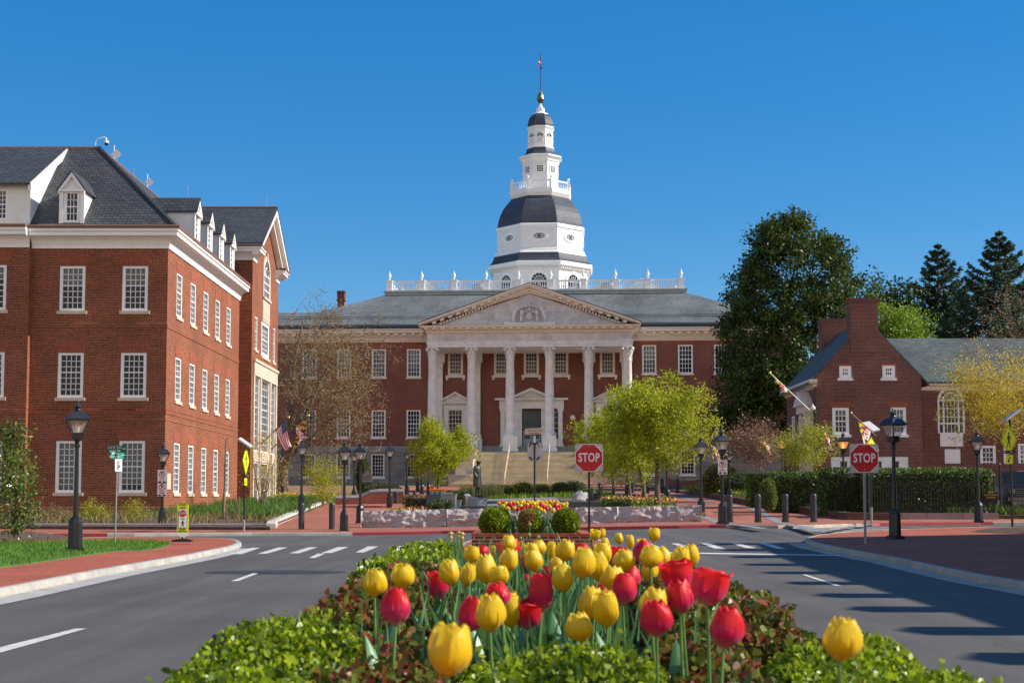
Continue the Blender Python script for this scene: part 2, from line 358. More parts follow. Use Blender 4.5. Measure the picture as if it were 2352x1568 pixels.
def blade_mesh(name, C, h, wd, mat, parent=None, lean=.35, g=None, kind=None):
    g = g or rng; n = len(C); C = np.asarray(C, float); a = g.random(n) * 6.283; L = h * (.6 + .8 * g.random(n))
    ln = g.random(n) * lean; b = g.random(n) * 6.283
    s = np.stack([np.cos(a), np.sin(a), np.zeros(n)], 1) * wd * .5
    tip = C + np.stack([np.cos(b) * ln * L, np.sin(b) * ln * L, L], 1)
    mid = C + np.stack([np.cos(b) * ln * L * .3, np.sin(b) * ln * L * .3, L * .55], 1)
    V = np.stack([C - s, C + s, mid + s * .7, tip, mid - s * .7], 1).reshape(-1, 3)
    me = bpy.data.meshes.new(name); me.vertices.add(5 * n); me.vertices.foreach_set('co', V.ravel().astype(np.float32))
    me.loops.add(5 * n); me.loops.foreach_set('vertex_index', np.arange(5 * n, dtype=np.int32))
    me.polygons.add(n); me.polygons.foreach_set('loop_start', np.arange(0, 5 * n, 5, dtype=np.int32))
    t = me.attributes.new('tint', 'FLOAT', 'POINT'); t.data.foreach_set('value', np.repeat(g.random(n), 5).astype(np.float32))
    me.materials.append(mat); me.update(); me.validate()
    return link(name, me, parent)
def in_poly(px, py, poly):
    c = np.zeros(len(px), bool); j = len(poly) - 1
    for i in range(len(poly)):
        xi, yi = poly[i][:2]; xj, yj = poly[j][:2]
        c ^= ((yi > py) != (yj > py)) & (px < (xj - xi) * (py - yi) / (yj - yi + 1e-12) + xi); j = i
    return c
def scatter(poly, n, g=None, dz=.0, clump=0):
    g = g or rng; P = np.array([p[:2] for p in poly]); lo, hi = P.min(0), P.max(0); out = []
    while sum(map(len, out)) < n:
        q = lo + (hi - lo) * g.random((n * 2, 2))
        out.append(q[in_poly(q[:, 0], q[:, 1], poly)])
    q = np.concatenate(out)[:n]
    return np.column_stack([q, [gz(x, y) + dz for x, y in q]])
def vnoise(p, seed=0):                          # cheap lumpy field for uneven outlines
    a = np.sin(p[:, 0] * 1.7 + seed) * np.sin(p[:, 1] * 2.1 + seed * 2.3) + np.sin(p[:, 2] * 2.6 + seed * .7) * np.sin(p[:, 0] * 1.1 - p[:, 1] * 1.3 + seed)
    return a * .5
# ------------------------------------------------------------------ trees
def grow(trunk, targets, r0, g, wig=.08, rmin=.012, up=.25, kr=.55):
    """trunk: list of points; targets: (n,3). Returns a mesh collector with limbs and twigs."""
    mb = MB(); pts = []; rad = []
    n = len(trunk); tr = [r0 * (1 - .45 * i / max(1, n - 1)) for i in range(n)]; tr[0] *= 1.35
    mb.tube(trunk, tr, 8)
    for i in range(n):
        if i >= n * .55 or n < 3: pts.append(np.array(trunk[i])); rad.append(tr[i])
    top = np.array(trunk[-1]); T = np.asarray(targets); order = np.argsort(np.linalg.norm(T - top, axis=1))
    # far targets first make the main limbs
    far = list(order[::-1][: max(6, len(T) // 14)]); g.shuffle(far); rest = [i for i in order if i not in set(far)]
    for ii, i in enumerate(far + rest):
        t = T[i]; A = np.array(pts); d = np.linalg.norm(A - t, axis=1) + np.maximum(0, A[:, 2] - t[2]) * .8
        if ii < len(far): d += np.maximum(0, np.linalg.norm(A - top, axis=1)) * .3
        k = int(np.argmin(d)); p = pts[k]; L = np.linalg.norm(t - p)
        if L < .05: continue
        r1 = min(rad[k] * .72, max(rmin * 1.3, L * .022 * kr / .55 + rmin)) if ii >= len(far) else min(rad[k] * .75, max(rad[0] * .36, rmin * 2))
        m = 5 if ii < len(far) else 4; path = [p]; rr = [r1]
        for q in range(1, m + 1):
            f = q / m; x = p + (t - p) * f + np.array([0, 0, 1]) * math.sin(f * math.pi) * L * up * .35 + (g.normal(size=3) * wig * L * (.6 if q < m else 0))
            path.append(x); rr.append(max(rmin * .5, r1 * (1 - f) + rmin * .5 * f))
        mb.tube([tuple(x) for x in path], rr, 5 if r1 > .05 else 3, cap=False)
        for x, r in zip(path[1:], rr[1:]): pts.append(x); rad.append(r)
    return mb
def lumps(center, radii, nl, lr, per, g, shell=.55, flat=1.0, cut=None):
    """lumpy crown: clump centres in an ellipsoid, targets round each"""
    c = np.asarray(center); r = np.asarray(radii); L = []
    while len(L) < nl:
        d = unit(g.normal(size=(1, 3)))[0]; q = d * (shell + (1 - shell) * g.random() ** .6) * (1 + .12 * g.normal())
        if cut and not cut(q): continue
        L.append(c + q * r)
    L = np.array(L)
    T = np.concatenate([l + g.normal(size=(per, 3)) * lr * np.array([1, 1, flat]) for l in L])
    return L, T
def tree(name, label, base, trunk, L, T, leafn, leaf, mat, bark, r0, seed, cat='tree', group=None, spread_r=.45, tw=1, wig=.08, bias=(0, 0, .35), rmin=.012, aspect=.5, stems=None, up=.25, kr=.55, shade=0):
    g = np.random.default_rng(seed); b = Vector(base)
    root = thing(name, label, cat, b, group=group); o = np.array(b)
    mb = grow([np.array(p) for p in trunk], T, r0, g, wig, rmin, up, kr)
    for s_ in stems or []: mb.tube(s_[0], s_[1], 6)
    mb.off = b; mb.build('trunk', bark, root, smooth=60)
    if leafn:
        k = g.integers(0, len(T), leafn); C = T[k] + g.normal(size=(leafn, 3)) * spread_r
        tint = np.clip(g.normal(.5, .22, leafn) + vnoise(C * 1.3, seed) * .18, 0, 1)
        leaf_mesh('crown', C, leaf, mat, root, bias=bias, g=g, off=o, aspect=aspect, tint=tint)
    return root
LIME = leafmat('lime_leaves', [(.20, .26, .012), (.38, .42, .02), (.58, .54, .03)], .5)
BUD = leafmat('buds', [(.20, .12, .05), (.32, .22, .08), (.42, .32, .11)], .3)
BUDY = leafmat('yellow_buds', [(.45, .26, .04), (.60, .46, .03), (.68, .58, .08)], .45)
MAGN = leafmat('magnolia_leaves', [(.014, .034, .008), (.035, .075, .014), (.09, .135, .022), (.15, .13, .035)], .25, .45, .3)
SPRU = leafmat('spruce_needles', [(.028, .055, .028), (.06, .10, .05), (.10, .15, .07)], .1, .6)
BOXL = leafmat('box_leaves', [(.035, .07, .004), (.14, .22, .008), (.30, .40, .012), (.44, .52, .03)], .42, .34, .45)
BOXD = leafmat('dark_hedge_leaves', [(.025, .05, .01), (.055, .10, .016), (.12, .18, .03)], .25, .5)
YEWL = leafmat('clipped_yew_leaves', [(.03, .05, .012), (.07, .10, .02), (.14, .16, .035)], .2, .55)
HEDGEL = leafmat('hedge_leaves', [(.035, .075, .012), (.085, .15, .02), (.20, .29, .04)], .3, .4, .5)
REDL = leafmat('nandina_leaves', [(.03, .05, .008), (.10, .15, .018), (.22, .22, .04), (.14, .10, .02), (.20, .06, .015), (.25, .035, .02)], .35, .4)
DEADL = leafmat('scorched_leaves', [(.30, .16, .05), (.46, .28, .09), (.50, .34, .12)], .25)
GRASSB = leafmat('grass_blades', [(.05, .13, .012), (.11, .24, .022), (.21, .34, .035)], .35)
TUFT = leafmat('tuft_blades', [(.035, .10, .02), (.09, .20, .035), (.20, .30, .05)], .3)
STRAW = leafmat('dry_stems', [(.16, .10, .045), (.30, .22, .09), (.34, .30, .10)], .25)
SHRUBY = leafmat('spring_shrub_leaves', [(.22, .23, .02), (.42, .43, .03), (.58, .52, .05)], .45)
PANSY = leafmat('yellow_flower_bits', [(.62, .34, .01), (.78, .5, .01), (.8, .6, .03)], .3)
MIXF = leafmat('mixed_flower_bits', [(.6, .01, .03), (.7, .08, .16), (.75, .45, .01), (.78, .55, .02), (.78, .6, .3)], .3)
def hedge_box(name, label, x0, x1, y0, y1, z0, z1, n, leaf, mat, seed, cat='hedge', group=None, round_=.35, rz=0, lump=.07):
    g = np.random.default_rng(seed); c = np.array([(x0 + x1) / 2, (y0 + y1) / 2, z0])
    hx, hy, hz = (x1 - x0) / 2, (y1 - y0) / 2, z1 - z0
    root = thing(name, label, cat, (c[0], c[1], z0), rz, group=group)
    a = np.array([hx * hz * 2, hx * hz * 2, hy * hz * 2, hy * hz * 2, hx * hy * 4]); f = g.choice(5, n, p=a / a.sum())
    u = g.random((n, 2)) * 2 - 1; P = np.zeros((n, 3)); Nn = np.zeros((n, 3))
    for i, (ax, sg) in enumerate(((1, -1), (1, 1), (0, -1), (0, 1))):
        m = f == i
        P[m, ax] = sg * (hx if ax == 0 else hy); P[m, 1 - ax] = u[m, 0] * (hy if ax == 0 else hx); P[m, 2] = (u[m, 1] * .5 + .5) * hz; Nn[m, ax] = sg
    m = f == 4; P[m, 0] = u[m, 0] * hx; P[m, 1] = u[m, 1] * hy; P[m, 2] = hz; Nn[m, 2] = 1
    rr = round_ * min(hx, hy, hz); Q = P.copy(); k = np.maximum(0, np.abs(P) - (np.array([hx, hy, hz]) - rr)); k[:, 2] = np.maximum(0, P[:, 2] - (hz - rr))
    ln = np.linalg.norm(k, axis=1); sc_ = np.where(ln > rr, rr / np.maximum(ln, 1e-6), 1)
    Q = np.sign(P) * (np.abs(P) - k) + np.sign(P) * k * sc_[:, None]
    Q += Nn * (vnoise((P + c) * 2.2 / max(.5, hz), seed) * lump)[:, None] - Nn * (g.random(n) ** 2 * 3.2 * leaf)[:, None]
    leaf_mesh('foliage', Q, leaf, mat, root, bias=(0, 0, .2), g=g, six=leaf < .05, aspect=.62 if leaf < .05 else .5, axis=Nn * .7 + g.normal(size=(n, 3)) * .55)
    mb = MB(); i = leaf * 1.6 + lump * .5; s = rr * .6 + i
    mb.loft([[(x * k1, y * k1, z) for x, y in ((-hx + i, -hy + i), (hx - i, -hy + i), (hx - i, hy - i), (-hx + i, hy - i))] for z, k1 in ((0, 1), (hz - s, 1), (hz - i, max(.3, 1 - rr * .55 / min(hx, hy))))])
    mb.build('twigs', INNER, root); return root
def sprigs(root, x0, x1, y0, y1, z, n, leaf, mat, seed, h=.05):
    g = np.random.default_rng(seed); C = []; AX = []
    for i in range(n):
        p = np.array([x0 + (x1 - x0) * g.random(), y0 + (y1 - y0) * g.random(), z]); d = unit(np.array([[g.normal() * .35, g.normal() * .35, 1]]))[0]; L = h * (.4 + g.random())
        for k in range(7): C.append(p + d * L * k / 6 + g.normal(size=3) * leaf * .22); AX.append(d * .6 + g.normal(size=3) * .5)
    return leaf_mesh('new_shoots', np.array(C), leaf, mat, root, g=g, six=True, aspect=.6, axis=np.array(AX))
def hedge_ball(name, label, c, r, rz, n, leaf, mat, seed, cat='shrub', group=None, patch=None, squash=.15):
    g = np.random.default_rng(seed); root = thing(name, label, cat, (c[0], c[1], c[2]), group=group)
    d = unit(g.normal(size=(n, 3))); keep = d[:, 2] > -.75; d = d[keep]; n = len(d)
    lum = 1 + vnoise(d * 2.6, seed) * .09 + vnoise(d * 7, seed + 2) * .035 + g.normal(size=n) * .02 - g.random(n) ** 2 * .14
    Q = d * np.array([r, r, rz]) * lum[:, None]; Q[:, 2] += rz * (1 - squash)
    ax = d + g.normal(size=(n, 3)) * .5
    if patch is None: leaf_mesh('foliage', Q, leaf, mat, root, g=g, axis=ax)
    else:
        pd, pw, pm = patch; m = ((d * unit(np.array(pd))).sum(1) + g.normal(size=n) * .07 + vnoise(d * 5, 3) * .1) > pw
        leaf_mesh('foliage', Q[~m], leaf, mat, root, g=g, axis=ax[~m])
        tag(leaf_mesh('dead_foliage', Q[m], leaf, pm, root, g=g, axis=ax[m]), 'scorched brown patch of leaves')
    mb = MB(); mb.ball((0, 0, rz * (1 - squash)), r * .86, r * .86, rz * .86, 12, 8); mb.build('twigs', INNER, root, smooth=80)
    return root
def spruce(name, label, base, h, rad, seed, nb=26, group=None):
    g = np.random.default_rng(seed); b = Vector(base); root = thing(name, label, 'tree', b, group=group); mb = MB(b)
    mb.tube([b, b + Vector((0, 0, h * .5)), b + Vector((0, 0, h))], [h * .016, h * .01, .03], 7); C = []; AX = []
    for i in range(nb):
        f = i / (nb - 1); z = h * (.10 + .885 * f); nbr = int(9 - 4 * f); a0 = g.random() * 6.28
        for j in range(nbr):
            a = a0 + j * 6.283 / nbr + g.normal() * .22; Lb = rad * (1 - f) ** .85 * (.72 + .5 * g.random()) + .25
            dz = Lb * (.25 * f + .02 + .16 * g.normal() * .5 - .10 * (1 - f)); pts = []
            for k in range(6):
                t = k / 5; pts.append(np.array([math.cos(a) * Lb * t, math.sin(a) * Lb * t, z + dz * t - math.sin(t * 3.14) * Lb * .14 + (t ** 3) * Lb * .12]))
            mb.tube([Vector(p) + b for p in pts], [.055 * (1 - f) + .02, .05 * (1 - f) + .015, .03, .02, .015, .008], 4, cap=False)
            m = int(34 + Lb * 62)
            t = .12 + .88 * g.random(m) ** .75; idx = np.minimum(4, (t * 5).astype(int)); fr = t * 5 - idx; PP = np.array(pts)
            q = PP[idx] * (1 - fr)[:, None] + PP[idx + 1] * fr[:, None]
            wd = .10 * Lb * (1.15 - t) + .09
            sp = g.normal(size=m) * wd; perp = np.array([-math.sin(a), math.cos(a), 0])
            q = q + perp * sp[:, None]; q[:, 2] -= np.abs(g.normal(size=m)) * (.10 + .05 * Lb) + .1 * np.abs(sp)
            C.append(q); dirv = np.array([math.cos(a), math.sin(a), -.5])
            AX.append(dirv + perp * (np.sign(sp) * .7)[:, None])
    mb.build('trunk', BARK, root)
    leaf_mesh('crown', np.concatenate(C), .40, SPRU, root, g=g, axis=np.concatenate(AX), aspect=.3)
    return root
from mathutils.geometry import tessellate_polygon
# ------------------------------------------------------------------ ground, roads, pavements
def sheet(name, poly, dz, mat, step=2.0, kind='structure', label=None, cat=None, thick=0):
    bm = bmesh.new(); vs = [bm.verts.new((p[0], p[1], 0)) for p in poly]
    for t in tessellate_polygon([[Vector((p[0], p[1], 0)) for p in poly]]):
        try: bm.faces.new([vs[i] for i in t])
        except ValueError: pass
    bmesh.ops.recalc_face_normals(bm, faces=bm.faces)
    xs = [p[0] for p in poly]; ys = [p[1] for p in poly]
    for ax, lo, hi in ((0, min(xs), max(xs)), (1, min(ys), max(ys))):
        k = math.ceil(lo / step) * step
        while k < hi:
            co = (k, 0, 0) if ax == 0 else (0, k, 0); no = (1, 0, 0) if ax == 0 else (0, 1, 0)
            bmesh.ops.bisect_plane(bm, geom=bm.verts[:] + bm.edges[:] + bm.faces[:], plane_co=co, plane_no=no, dist=1e-5); k += step
    for v in bm.verts: v.co.z = gz(v.co.x, v.co.y) + dz
    skirt = [(e.verts[0].co.copy(), e.verts[1].co.copy()) for e in bm.edges if len(e.link_faces) == 1] if dz > .02 else []
    bmesh.ops.recalc_face_normals(bm, faces=bm.faces)
    if sum(f.normal.z for f in bm.faces) < 0: bmesh.ops.reverse_faces(bm, faces=bm.faces)
    dn = Vector((0, 0, dz + .06))
    for a, b in skirt: bm.faces.new([bm.verts.new(p) for p in (a, b, b - dn, a - dn)])
    me = bpy.data.meshes.new(name); bm.to_mesh(me); bm.free()
    me.materials.append(mat)
    lay = me.uv_layers.new(name='UVMap'); n = len(me.loops)
    co = np.empty(len(me.vertices) * 3); me.vertices.foreach_get('co', co); lv = np.empty(n, int); me.loops.foreach_get('vertex_index', lv)
    lay.data.foreach_set('uv', co.reshape(-1, 3)[lv][:, :2].ravel().astype(np.float32))
    o = link(name, me); tag(o, label, cat, kind=kind); return o
def resample(pl, st):
    out = [Vector((pl[0][0], pl[0][1]))]
    for a, b in zip(pl[:-1], pl[1:]):
        a, b = Vector((a[0], a[1])), Vector((b[0], b[1])); n = max(1, int((b - a).length / st))
        out += [a.lerp(b, (i + 1) / n) for i in range(n)]
    return out
def smoothpl(pl, it=2):
    for _ in range(it):
        q = [pl[0]]
        for a, b in zip(pl[:-1], pl[1:]):
            q += [(a[0] * .75 + b[0] * .25, a[1] * .75 + b[1] * .25), (a[0] * .25 + b[0] * .75, a[1] * .25 + b[1] * .75)]
        pl = q + [pl[-1]]
    return pl
def offset(pl, d):
    out = []
    for i, p in enumerate(pl):
        a = pl[max(0, i - 1)]; b = pl[min(len(pl) - 1, i + 1)]; t = Vector((b[0] - a[0], b[1] - a[1])).normalized()
        out.append((p[0] - t.y * d, p[1] + t.x * d))          # +d: to the left of travel
    return out
def kerb(name, pl, mat, wid=.16, z0=-.03, z1=.12, step=.8, kind='structure', label=None, cat=None, jog=True):
    """kerb along a line; the pavement lies to the LEFT of travel"""
    pl = [tuple(p) for p in resample(pl, step)]; A = pl; B = offset(pl, .02); Cc = offset(pl, .05); D = offset(pl, wid)
    rings = []
    for a, b, c, d in zip(A, B, Cc, D):
        rings.append([P3(a[0], a[1], z0), P3(b[0], b[1], z1 - .02), P3(c[0], c[1], z1), P3(d[0], d[1], z1), P3(d[0], d[1], z0)])
    mb = MB(); mb.loft(rings, cap=True)
    o = mb.build(name, mat, fix=True); tag(o, label, cat, kind=kind); return o
def strip(name, pl, w0, w1, dz, mat, kind='structure', step=1.5):
    pl = [tuple(p) for p in resample(pl, step)]; A = offset(pl, w0); B = offset(pl, w1)
    mb = MB(); mb.grid([[P3(*b, dz) for b in B], [P3(*a, dz) for a in A]])
    o = mb.build(name, mat); tag(o, kind=kind); return o
def mark(name, quads, mat, dz=.008, px=True):
    mb = MB()
    for q in quads:
        p = [gr(u, v) if px else (u, v) for u, v in q]
        n = 4; L = [Vector(p[0]).lerp(Vector(p[3]), i / n) for i in range(n + 1)]; Rr = [Vector(p[1]).lerp(Vector(p[2]), i / n) for i in range(n + 1)]
        mb.grid([[P3(a.x, a.y, dz) for a in L], [P3(b.x, b.y, dz) for b in Rr]])
    o = mb.build(name, mat); tag(o, kind='structure')
    return o
# the lie of the land out to the horizon
xs = [-3000, -1200, -500, -250, -150, -100, -80] + list(np.arange(-60, 61, 3.0)) + [80, 100, 150, 250, 500, 1200, 3000]
ys = [-600, -200, -80, -40] + list(np.arange(-20, 28, 6.0)) + list(np.arange(28, 60, 2.0)) + list(np.arange(60, 160, 4.0)) + [180, 220, 300, 450, 700, 1200, 3000]
mb = MB(); mb.grid([[P3(x, y, -.035) for x in xs] for y in ys]); g_ = mb.build('ground', EARTH); tag(g_, kind='structure')
# far kerb of the circle road (left to right), pixel-read then smoothed
FK = smoothpl([(-70, 54.5), (-30, 54.2)] + [gr(*p) for p in ((244, 1232), (500, 1230), (815, 1229.2), (1081, 1223.5), (1360, 1217), (1525, 1213.8), (1665, 1211.5), (1830, 1213.6), (1984, 1207.8), (2135, 1206.2), (2293, 1204.5))] + [(40, 60), (75, 64)], 1)
LK = [(-7.2, -12), (-7.2, 8)] + [gr(*p) for p in ((0, 1372), (229, 1323.7), (444, 1283.6), (501, 1271))]
LN = smoothpl([gr(*p) for p in ((501, 1271), (540, 1262), (558, 1254.5), (550, 1247.5), (525, 1243.5), (470, 1241.5), (397, 1241), (244, 1239))] + [(-16, 43.5), (-30, 43.5), (-70, 43)], 2)
RK = [(7.6, -12), (7.7, 8)] + [gr(*p) for p in ((2352, 1355), (2243, 1336), (2055, 1293), (1880, 1259.5))]
RN = smoothpl([gr(*p) for p in ((1880, 1259.5), (1852, 1251), (1846, 1245), (1864, 1238.5), (1905, 1232.5), (1990, 1226.3), (2128, 1220.8))] + [gr(2352, 1214.5), (40, 52), (75, 56)], 2)
sheet('road', [(-75, -15), (75, -15), (75, 63)] + [(x, y + .06) for x, y in FK[::-1]][1:-1] + [(-75, 54.5)], 0, ASPH, 3)
# left island: brick walk with kerb, lawn
LI = LK + LN[1:]
sheet('brick_pavement', offset(LI, .1) + [(-75, 43), (-75, -12)], .116, PAVE, 2)
kerb('kerb', LI[::1], CONC)
strip('gutter', LK + LN[1:8], -.5, -.005, .006, stained('gutter_concrete', (.48, .45, .41), (.32, .30, .265), 2, .85, .2))
LAWN = smoothpl([(-9.6, -10), (-9.5, 10), gr(0, 1303.6, .12), gr(120, 1287, .12), gr(186, 1276.4, .12), gr(275, 1264.5, .12), gr(340, 1263.5, .12), gr(372, 1258, .12), gr(398, 1247, .12), gr(370, 1243, .12), gr(260, 1239.6, .12)] + [(-14, 42.6), (-30, 42.6), (-72, 42.2)], 1)
sheet('lawn', LAWN + [(-72, -10)], .135, TURF, 2)
vis = [p for p in LAWN if p[1] > 8]
G = scatter([p for p in LAWN if p[1] >= 10] + [(-30, 42.4), (-30, 12)], 90000, dz=.13)
G = G[(G[:, 0] < -8.6) & (G[:, 0] > -.36 * G[:, 1] - 6)]
tag(blade_mesh('grass', G, .075, .016, GRASSB), kind='stuff')
# right island: brick walk
RI = RK + RN[1:]
sheet('brick_pavement', offset(RI, -.1) + [(75, -12)], .116, PAVE, 2)
kerb('kerb', RI[::-1], CONC_T)
strip('gutter', RK + RN[1:9], .005, .45, .006, CONC_T)
# plaza beyond the circle road
sheet('brick_plaza', [(x, y + .1) for x, y in FK] + [(75, 156), (-70, 156)], .116, PAVE_FAR, 2)
def part_line(pl, x0, x1):
    q = [tuple(p) for p in resample(pl, .5)]; return [p for p in q if x0 <= p[0] <= x1]
kx = [-70, gr(104, 1232)[0], gr(244, 1232)[0], gr(815, 1229.4)[0], gr(1665, 1211.5)[0], gr(2008, 1206.7)[0], gr(2290, 1204.5)[0], 75]
for i in range(7):
    kerb('kerb' if i % 2 == 0 else 'red_kerb', part_line(FK, kx[i] - .25, kx[i + 1] + .25), (CONC_T if i > 3 else CONC) if i % 2 == 0 else REDK, z1=.12 if i % 2 == 0 else .124)
# road markings
def r4q(*p): return [(367.5 + .3123 * x, 1200.5 + .3123 * y) for x, y in p]
def r6q(*p): return [(1347.5 + .2604 * x, 1188.2 + .2604 * y) for x, y in p]
mark('crosswalk_marking', [r4q(*q) for q in (((675, 183), (738, 183), (600, 230), (510, 230)), ((870, 181), (940, 181), (785, 227), (717, 227)), ((1095, 179), (1160, 179), (1022, 224), (950, 224)),
     ((1310, 178), (1388, 178), (1262, 222), (1185, 222)), ((1530, 173), (1608, 173), (1500, 218), (1437, 218)), ((1757, 171), (1830, 171), (1750, 214), (1687, 214)), ((2000, 168), (2065, 168), (2000, 212), (1932, 212)))], PAINT)
mark('crosswalk_marking', [r6q(*q) for q in (((500, 230), (570, 230), (700, 283), (620, 283)), ((740, 228), (808, 228), (950, 276), (870, 276)), ((1000, 225), (1072, 225), (1228, 276), (1130, 276)), ((1255, 224), (1325, 224), (1500, 270), (1405, 270)), ((1505, 226), (1590, 226), (1765, 277), (1680, 277)))], PAINT)
mark('stop_line_marking', [r6q((700, 305), (2240, 330), (2240, 338), (700, 317))], PAINT)
mark('lane_marking', [r4q((1160, 226), (1215, 226), (1140, 259), (1093, 259)), r4q((680, 372), (722, 372), (575, 430), (520, 430)), [(173, 1444), (199, 1444), (0, 1500), (0, 1487)], r6q((1895, 504), (1935, 504), (2245, 604), (2190, 604))], PAINT)
mark('lane_marking', [[(-3.55, 2), (-3.42, 2), (-3.42, -2), (-3.55, -2)]], PAINT, px=False)
qs = []
for (u0, v0, u1, v1) in ((1842, 1213.6, 2050, 1211.4), (1846, 1215.8, 2098, 1215.2), (1867, 1218.6, 2127, 1218.6), (1888, 1221.4, 2060, 1221), (1914, 1224.2, 2030, 1223.4)):
    a, b = gr(u0, v0), gr(u1, v1); qs.append([(a[0], a[1] + .3), (b[0], b[1] + .3), (b[0], b[1] - .3), (a[0], a[1] - .3)])
mark('crosswalk_marking', qs, PAINT, px=False)
a, b = gr(2085, 1210.3), gr(2352, 1210.0); mark('centre_line_marking', [[(a[0], a[1] + .12), (b[0], b[1] + .12), (b[0], b[1] - .12), (a[0], a[1] - .12)]], YPAINT, px=False)
# darker oval round the manhole in the left lane
m0 = gr(633, 1313.5); mb = MB(); mb.lathe([(.0, 0), (1.35, 0)], 24, m0[0], m0[1], cap=False, sy=.55); mb.v = [(x, y, gz(x, y) + .005) for x, y, z in mb.v]
tag(mb.build('road_oval', stained('dark_oval', (.035, .034, .042), (.022, .022, .028), 2, .8, .2), fix=True), kind='structure')
mb = MB(); mb.lathe([(.33, .006), (.33, .012), (.0, .014)], 20, m0[0], m0[1], cap=False); tag(mb.build('manhole_cover', plain('cast_iron', (.06, .058, .06), .5, .3, 12, metal=.5)), 'round iron manhole cover in a dark oval on the left lane', 'manhole cover')
# left planting bed in front of the brick office building
BED_L = [(-70, 60.6), (-26, 60.6), gr(620, 1216.5, .12), (-10.35, 61), (-11.9, 91), (-14.5, 95), (-70, 95)]
sheet('planting_bed', BED_L, .24, SOIL, 2)
tag(kerb('stone_edging', [(-70, 60.4), (-26, 60.4), (BED_L[2][0], 60.3)], EDGE_P, wid=.32, z0=.09, z1=.33), kind='structure')
tag(kerb('stone_coping', [(BED_L[2][0] + .1, 60.3), (-10.5, 64), (-11.9, 91)], stained('pale_coping', (.62, .56, .50), (.46, .42, .37), 2, .8, .2), wid=.42, z0=.09, z1=.34), kind='structure')
# further bed on the left beyond the cross path, and the mall bed
sheet('mulch_bed', [(-60, 99), (-13.5, 99), (-9.5, 112), (-9.5, 150), (-60, 150)], .22, stained('orange_mulch', (.32, .17, .075), (.20, .10, .045), 1.5, .95, .6, 14), 2)
WA, WB_ = gr(828, 1211.5, .12), gr(1614, 1197.3, .12)
MALL = [(WA[0] + .1, WA[1] + .3), (WB_[0] - .1, WB_[1] + .3), (8.6, 66), (9.2, 104), (6.5, 118), (-5.5, 118), (-6.6, 100)]
sheet('mall_bed', MALL, .2, stained('mall_soil', (.15, .115, .055), (.10, .09, .035), 1.2, .95, .6, 16), 2)
sheet('mall_terrace', [(-2.6, 78), (2.9, 78), (3.0, 97), (-2.6, 97)], .24, stained('terrace_paving', (.24, .23, .22), (.16, .155, .15), 1.2, .7, .1), 2)
# right side bed behind the low stone wall
BED_R = [(14.9, 61.6), (75, 66), (75, 150), (12.6, 150), (13.7, 104), (13.9, 80)]
sheet('garden_bed', BED_R, .26, SOIL, 2)
strip('granite_band', [gr(1890, 1220, .12), gr(1741, 1168.5, .12), (11.9, 88), (11.6, 100), (11.2, 112)], 0, .42, .124, GRANITE_G)
strip('granite_band', [gr(1765, 1213, .12), gr(1655, 1197, .12), (8.9, 66), (9.6, 104)], 0, .38, .124, GRANITE_G)
strip('granite_band', [gr(1915, 1216, .12), gr(2008, 1203, .12)], 0, .3, .124, CONC_T)
# mulch mound round the young magnolia on the left
c = gr(40, 1240, .12); mb = MB(); mb.lathe([(2.6, 0), (1.9, .14), (1.0, .24), (.01, .27)], 26, 0, 0, cap=False, sy=.7); q = mb.build('mulch_mound', SOIL, smooth=80); q.location = P3(c[0] - 1.0, c[1] + 1.2, .12); tag(q, kind='structure')
# mulch on the far right island
c = gr(2352, 1215, .12); mb = MB(); mb.lathe([(2.8, 0), (2.2, .12), (1.0, .2), (.01, .22)], 26, 0, 0, cap=False, sy=.5); q = mb.build('mulch_mound', SOIL, smooth=80); q.location = P3(c[0] + .3, c[1] - 2.2, .11); tag(q, kind='structure')
# ------------------------------------------------------------------ building helpers
class Plane2:
    """an upright wall plane: a runs along it, z up, out towards the outside"""
    def __init__(s, p0, d): s.p = Vector((p0[0], p0[1])); s.d = Vector(d).normalized(); s.n = Vector((s.d.y, -s.d.x))
    def P(s, a, z, out=0): q = s.p + s.d * a + s.n * out; return (q.x, q.y, z)
def pbox(mb, w, a0, a1, z0, z1, o0, o1, mi=0):
    pts = [w.P(a0, z0, o0), w.P(a1, z0, o0), w.P(a1, z0, o1), w.P(a0, z0, o1)]
    return mb.prism(pts[::-1], (0, 0, z1 - z0), mi) if False else mb.add([w.P(a, z, o) for z in (z0, z1) for a, o in ((a0, o1), (a1, o1), (a1, o0), (a0, o0))],
        [(0, 3, 2, 1), (4, 5, 6, 7), (0, 1, 5, 4), (1, 2, 6, 5), (2, 3, 7, 6), (3, 0, 4, 7)], mi)
def wall(mb, w, a0, a1, z0, z1, holes=(), depth=.16, mi=0):
    A = sorted({a0, a1} | {x for h in holes for x in h[:2]}); Z = sorted({z0, z1} | {x for h in holes for x in h[2:4]})
    A = [x for x in A if a0 <= x <= a1]; Z = [x for x in Z if z0 <= x <= z1]
    for i in range(len(A) - 1):
        for j in range(len(Z) - 1):
            ca, cz = (A[i] + A[i + 1]) / 2, (Z[j] + Z[j + 1]) / 2
            if any(h[0] < ca < h[1] and h[2] < cz < h[3] for h in holes): continue
            mb.quad(w.P(A[i], Z[j]), w.P(A[i + 1], Z[j]), w.P(A[i + 1], Z[j + 1]), w.P(A[i], Z[j + 1]), mi)
    for h in holes:
        x0, x1, y0, y1 = h[:4]
        for p, q in (((x0, y0), (x0, y1)), ((x0, y1), (x1, y1)), ((x1, y1), (x1, y0)), ((x1, y0), (x0, y0))):
            mb.quad(w.P(*p), w.P(*q), w.P(*q, -depth), w.P(*p, -depth), mi)
wrng = random.Random(11)
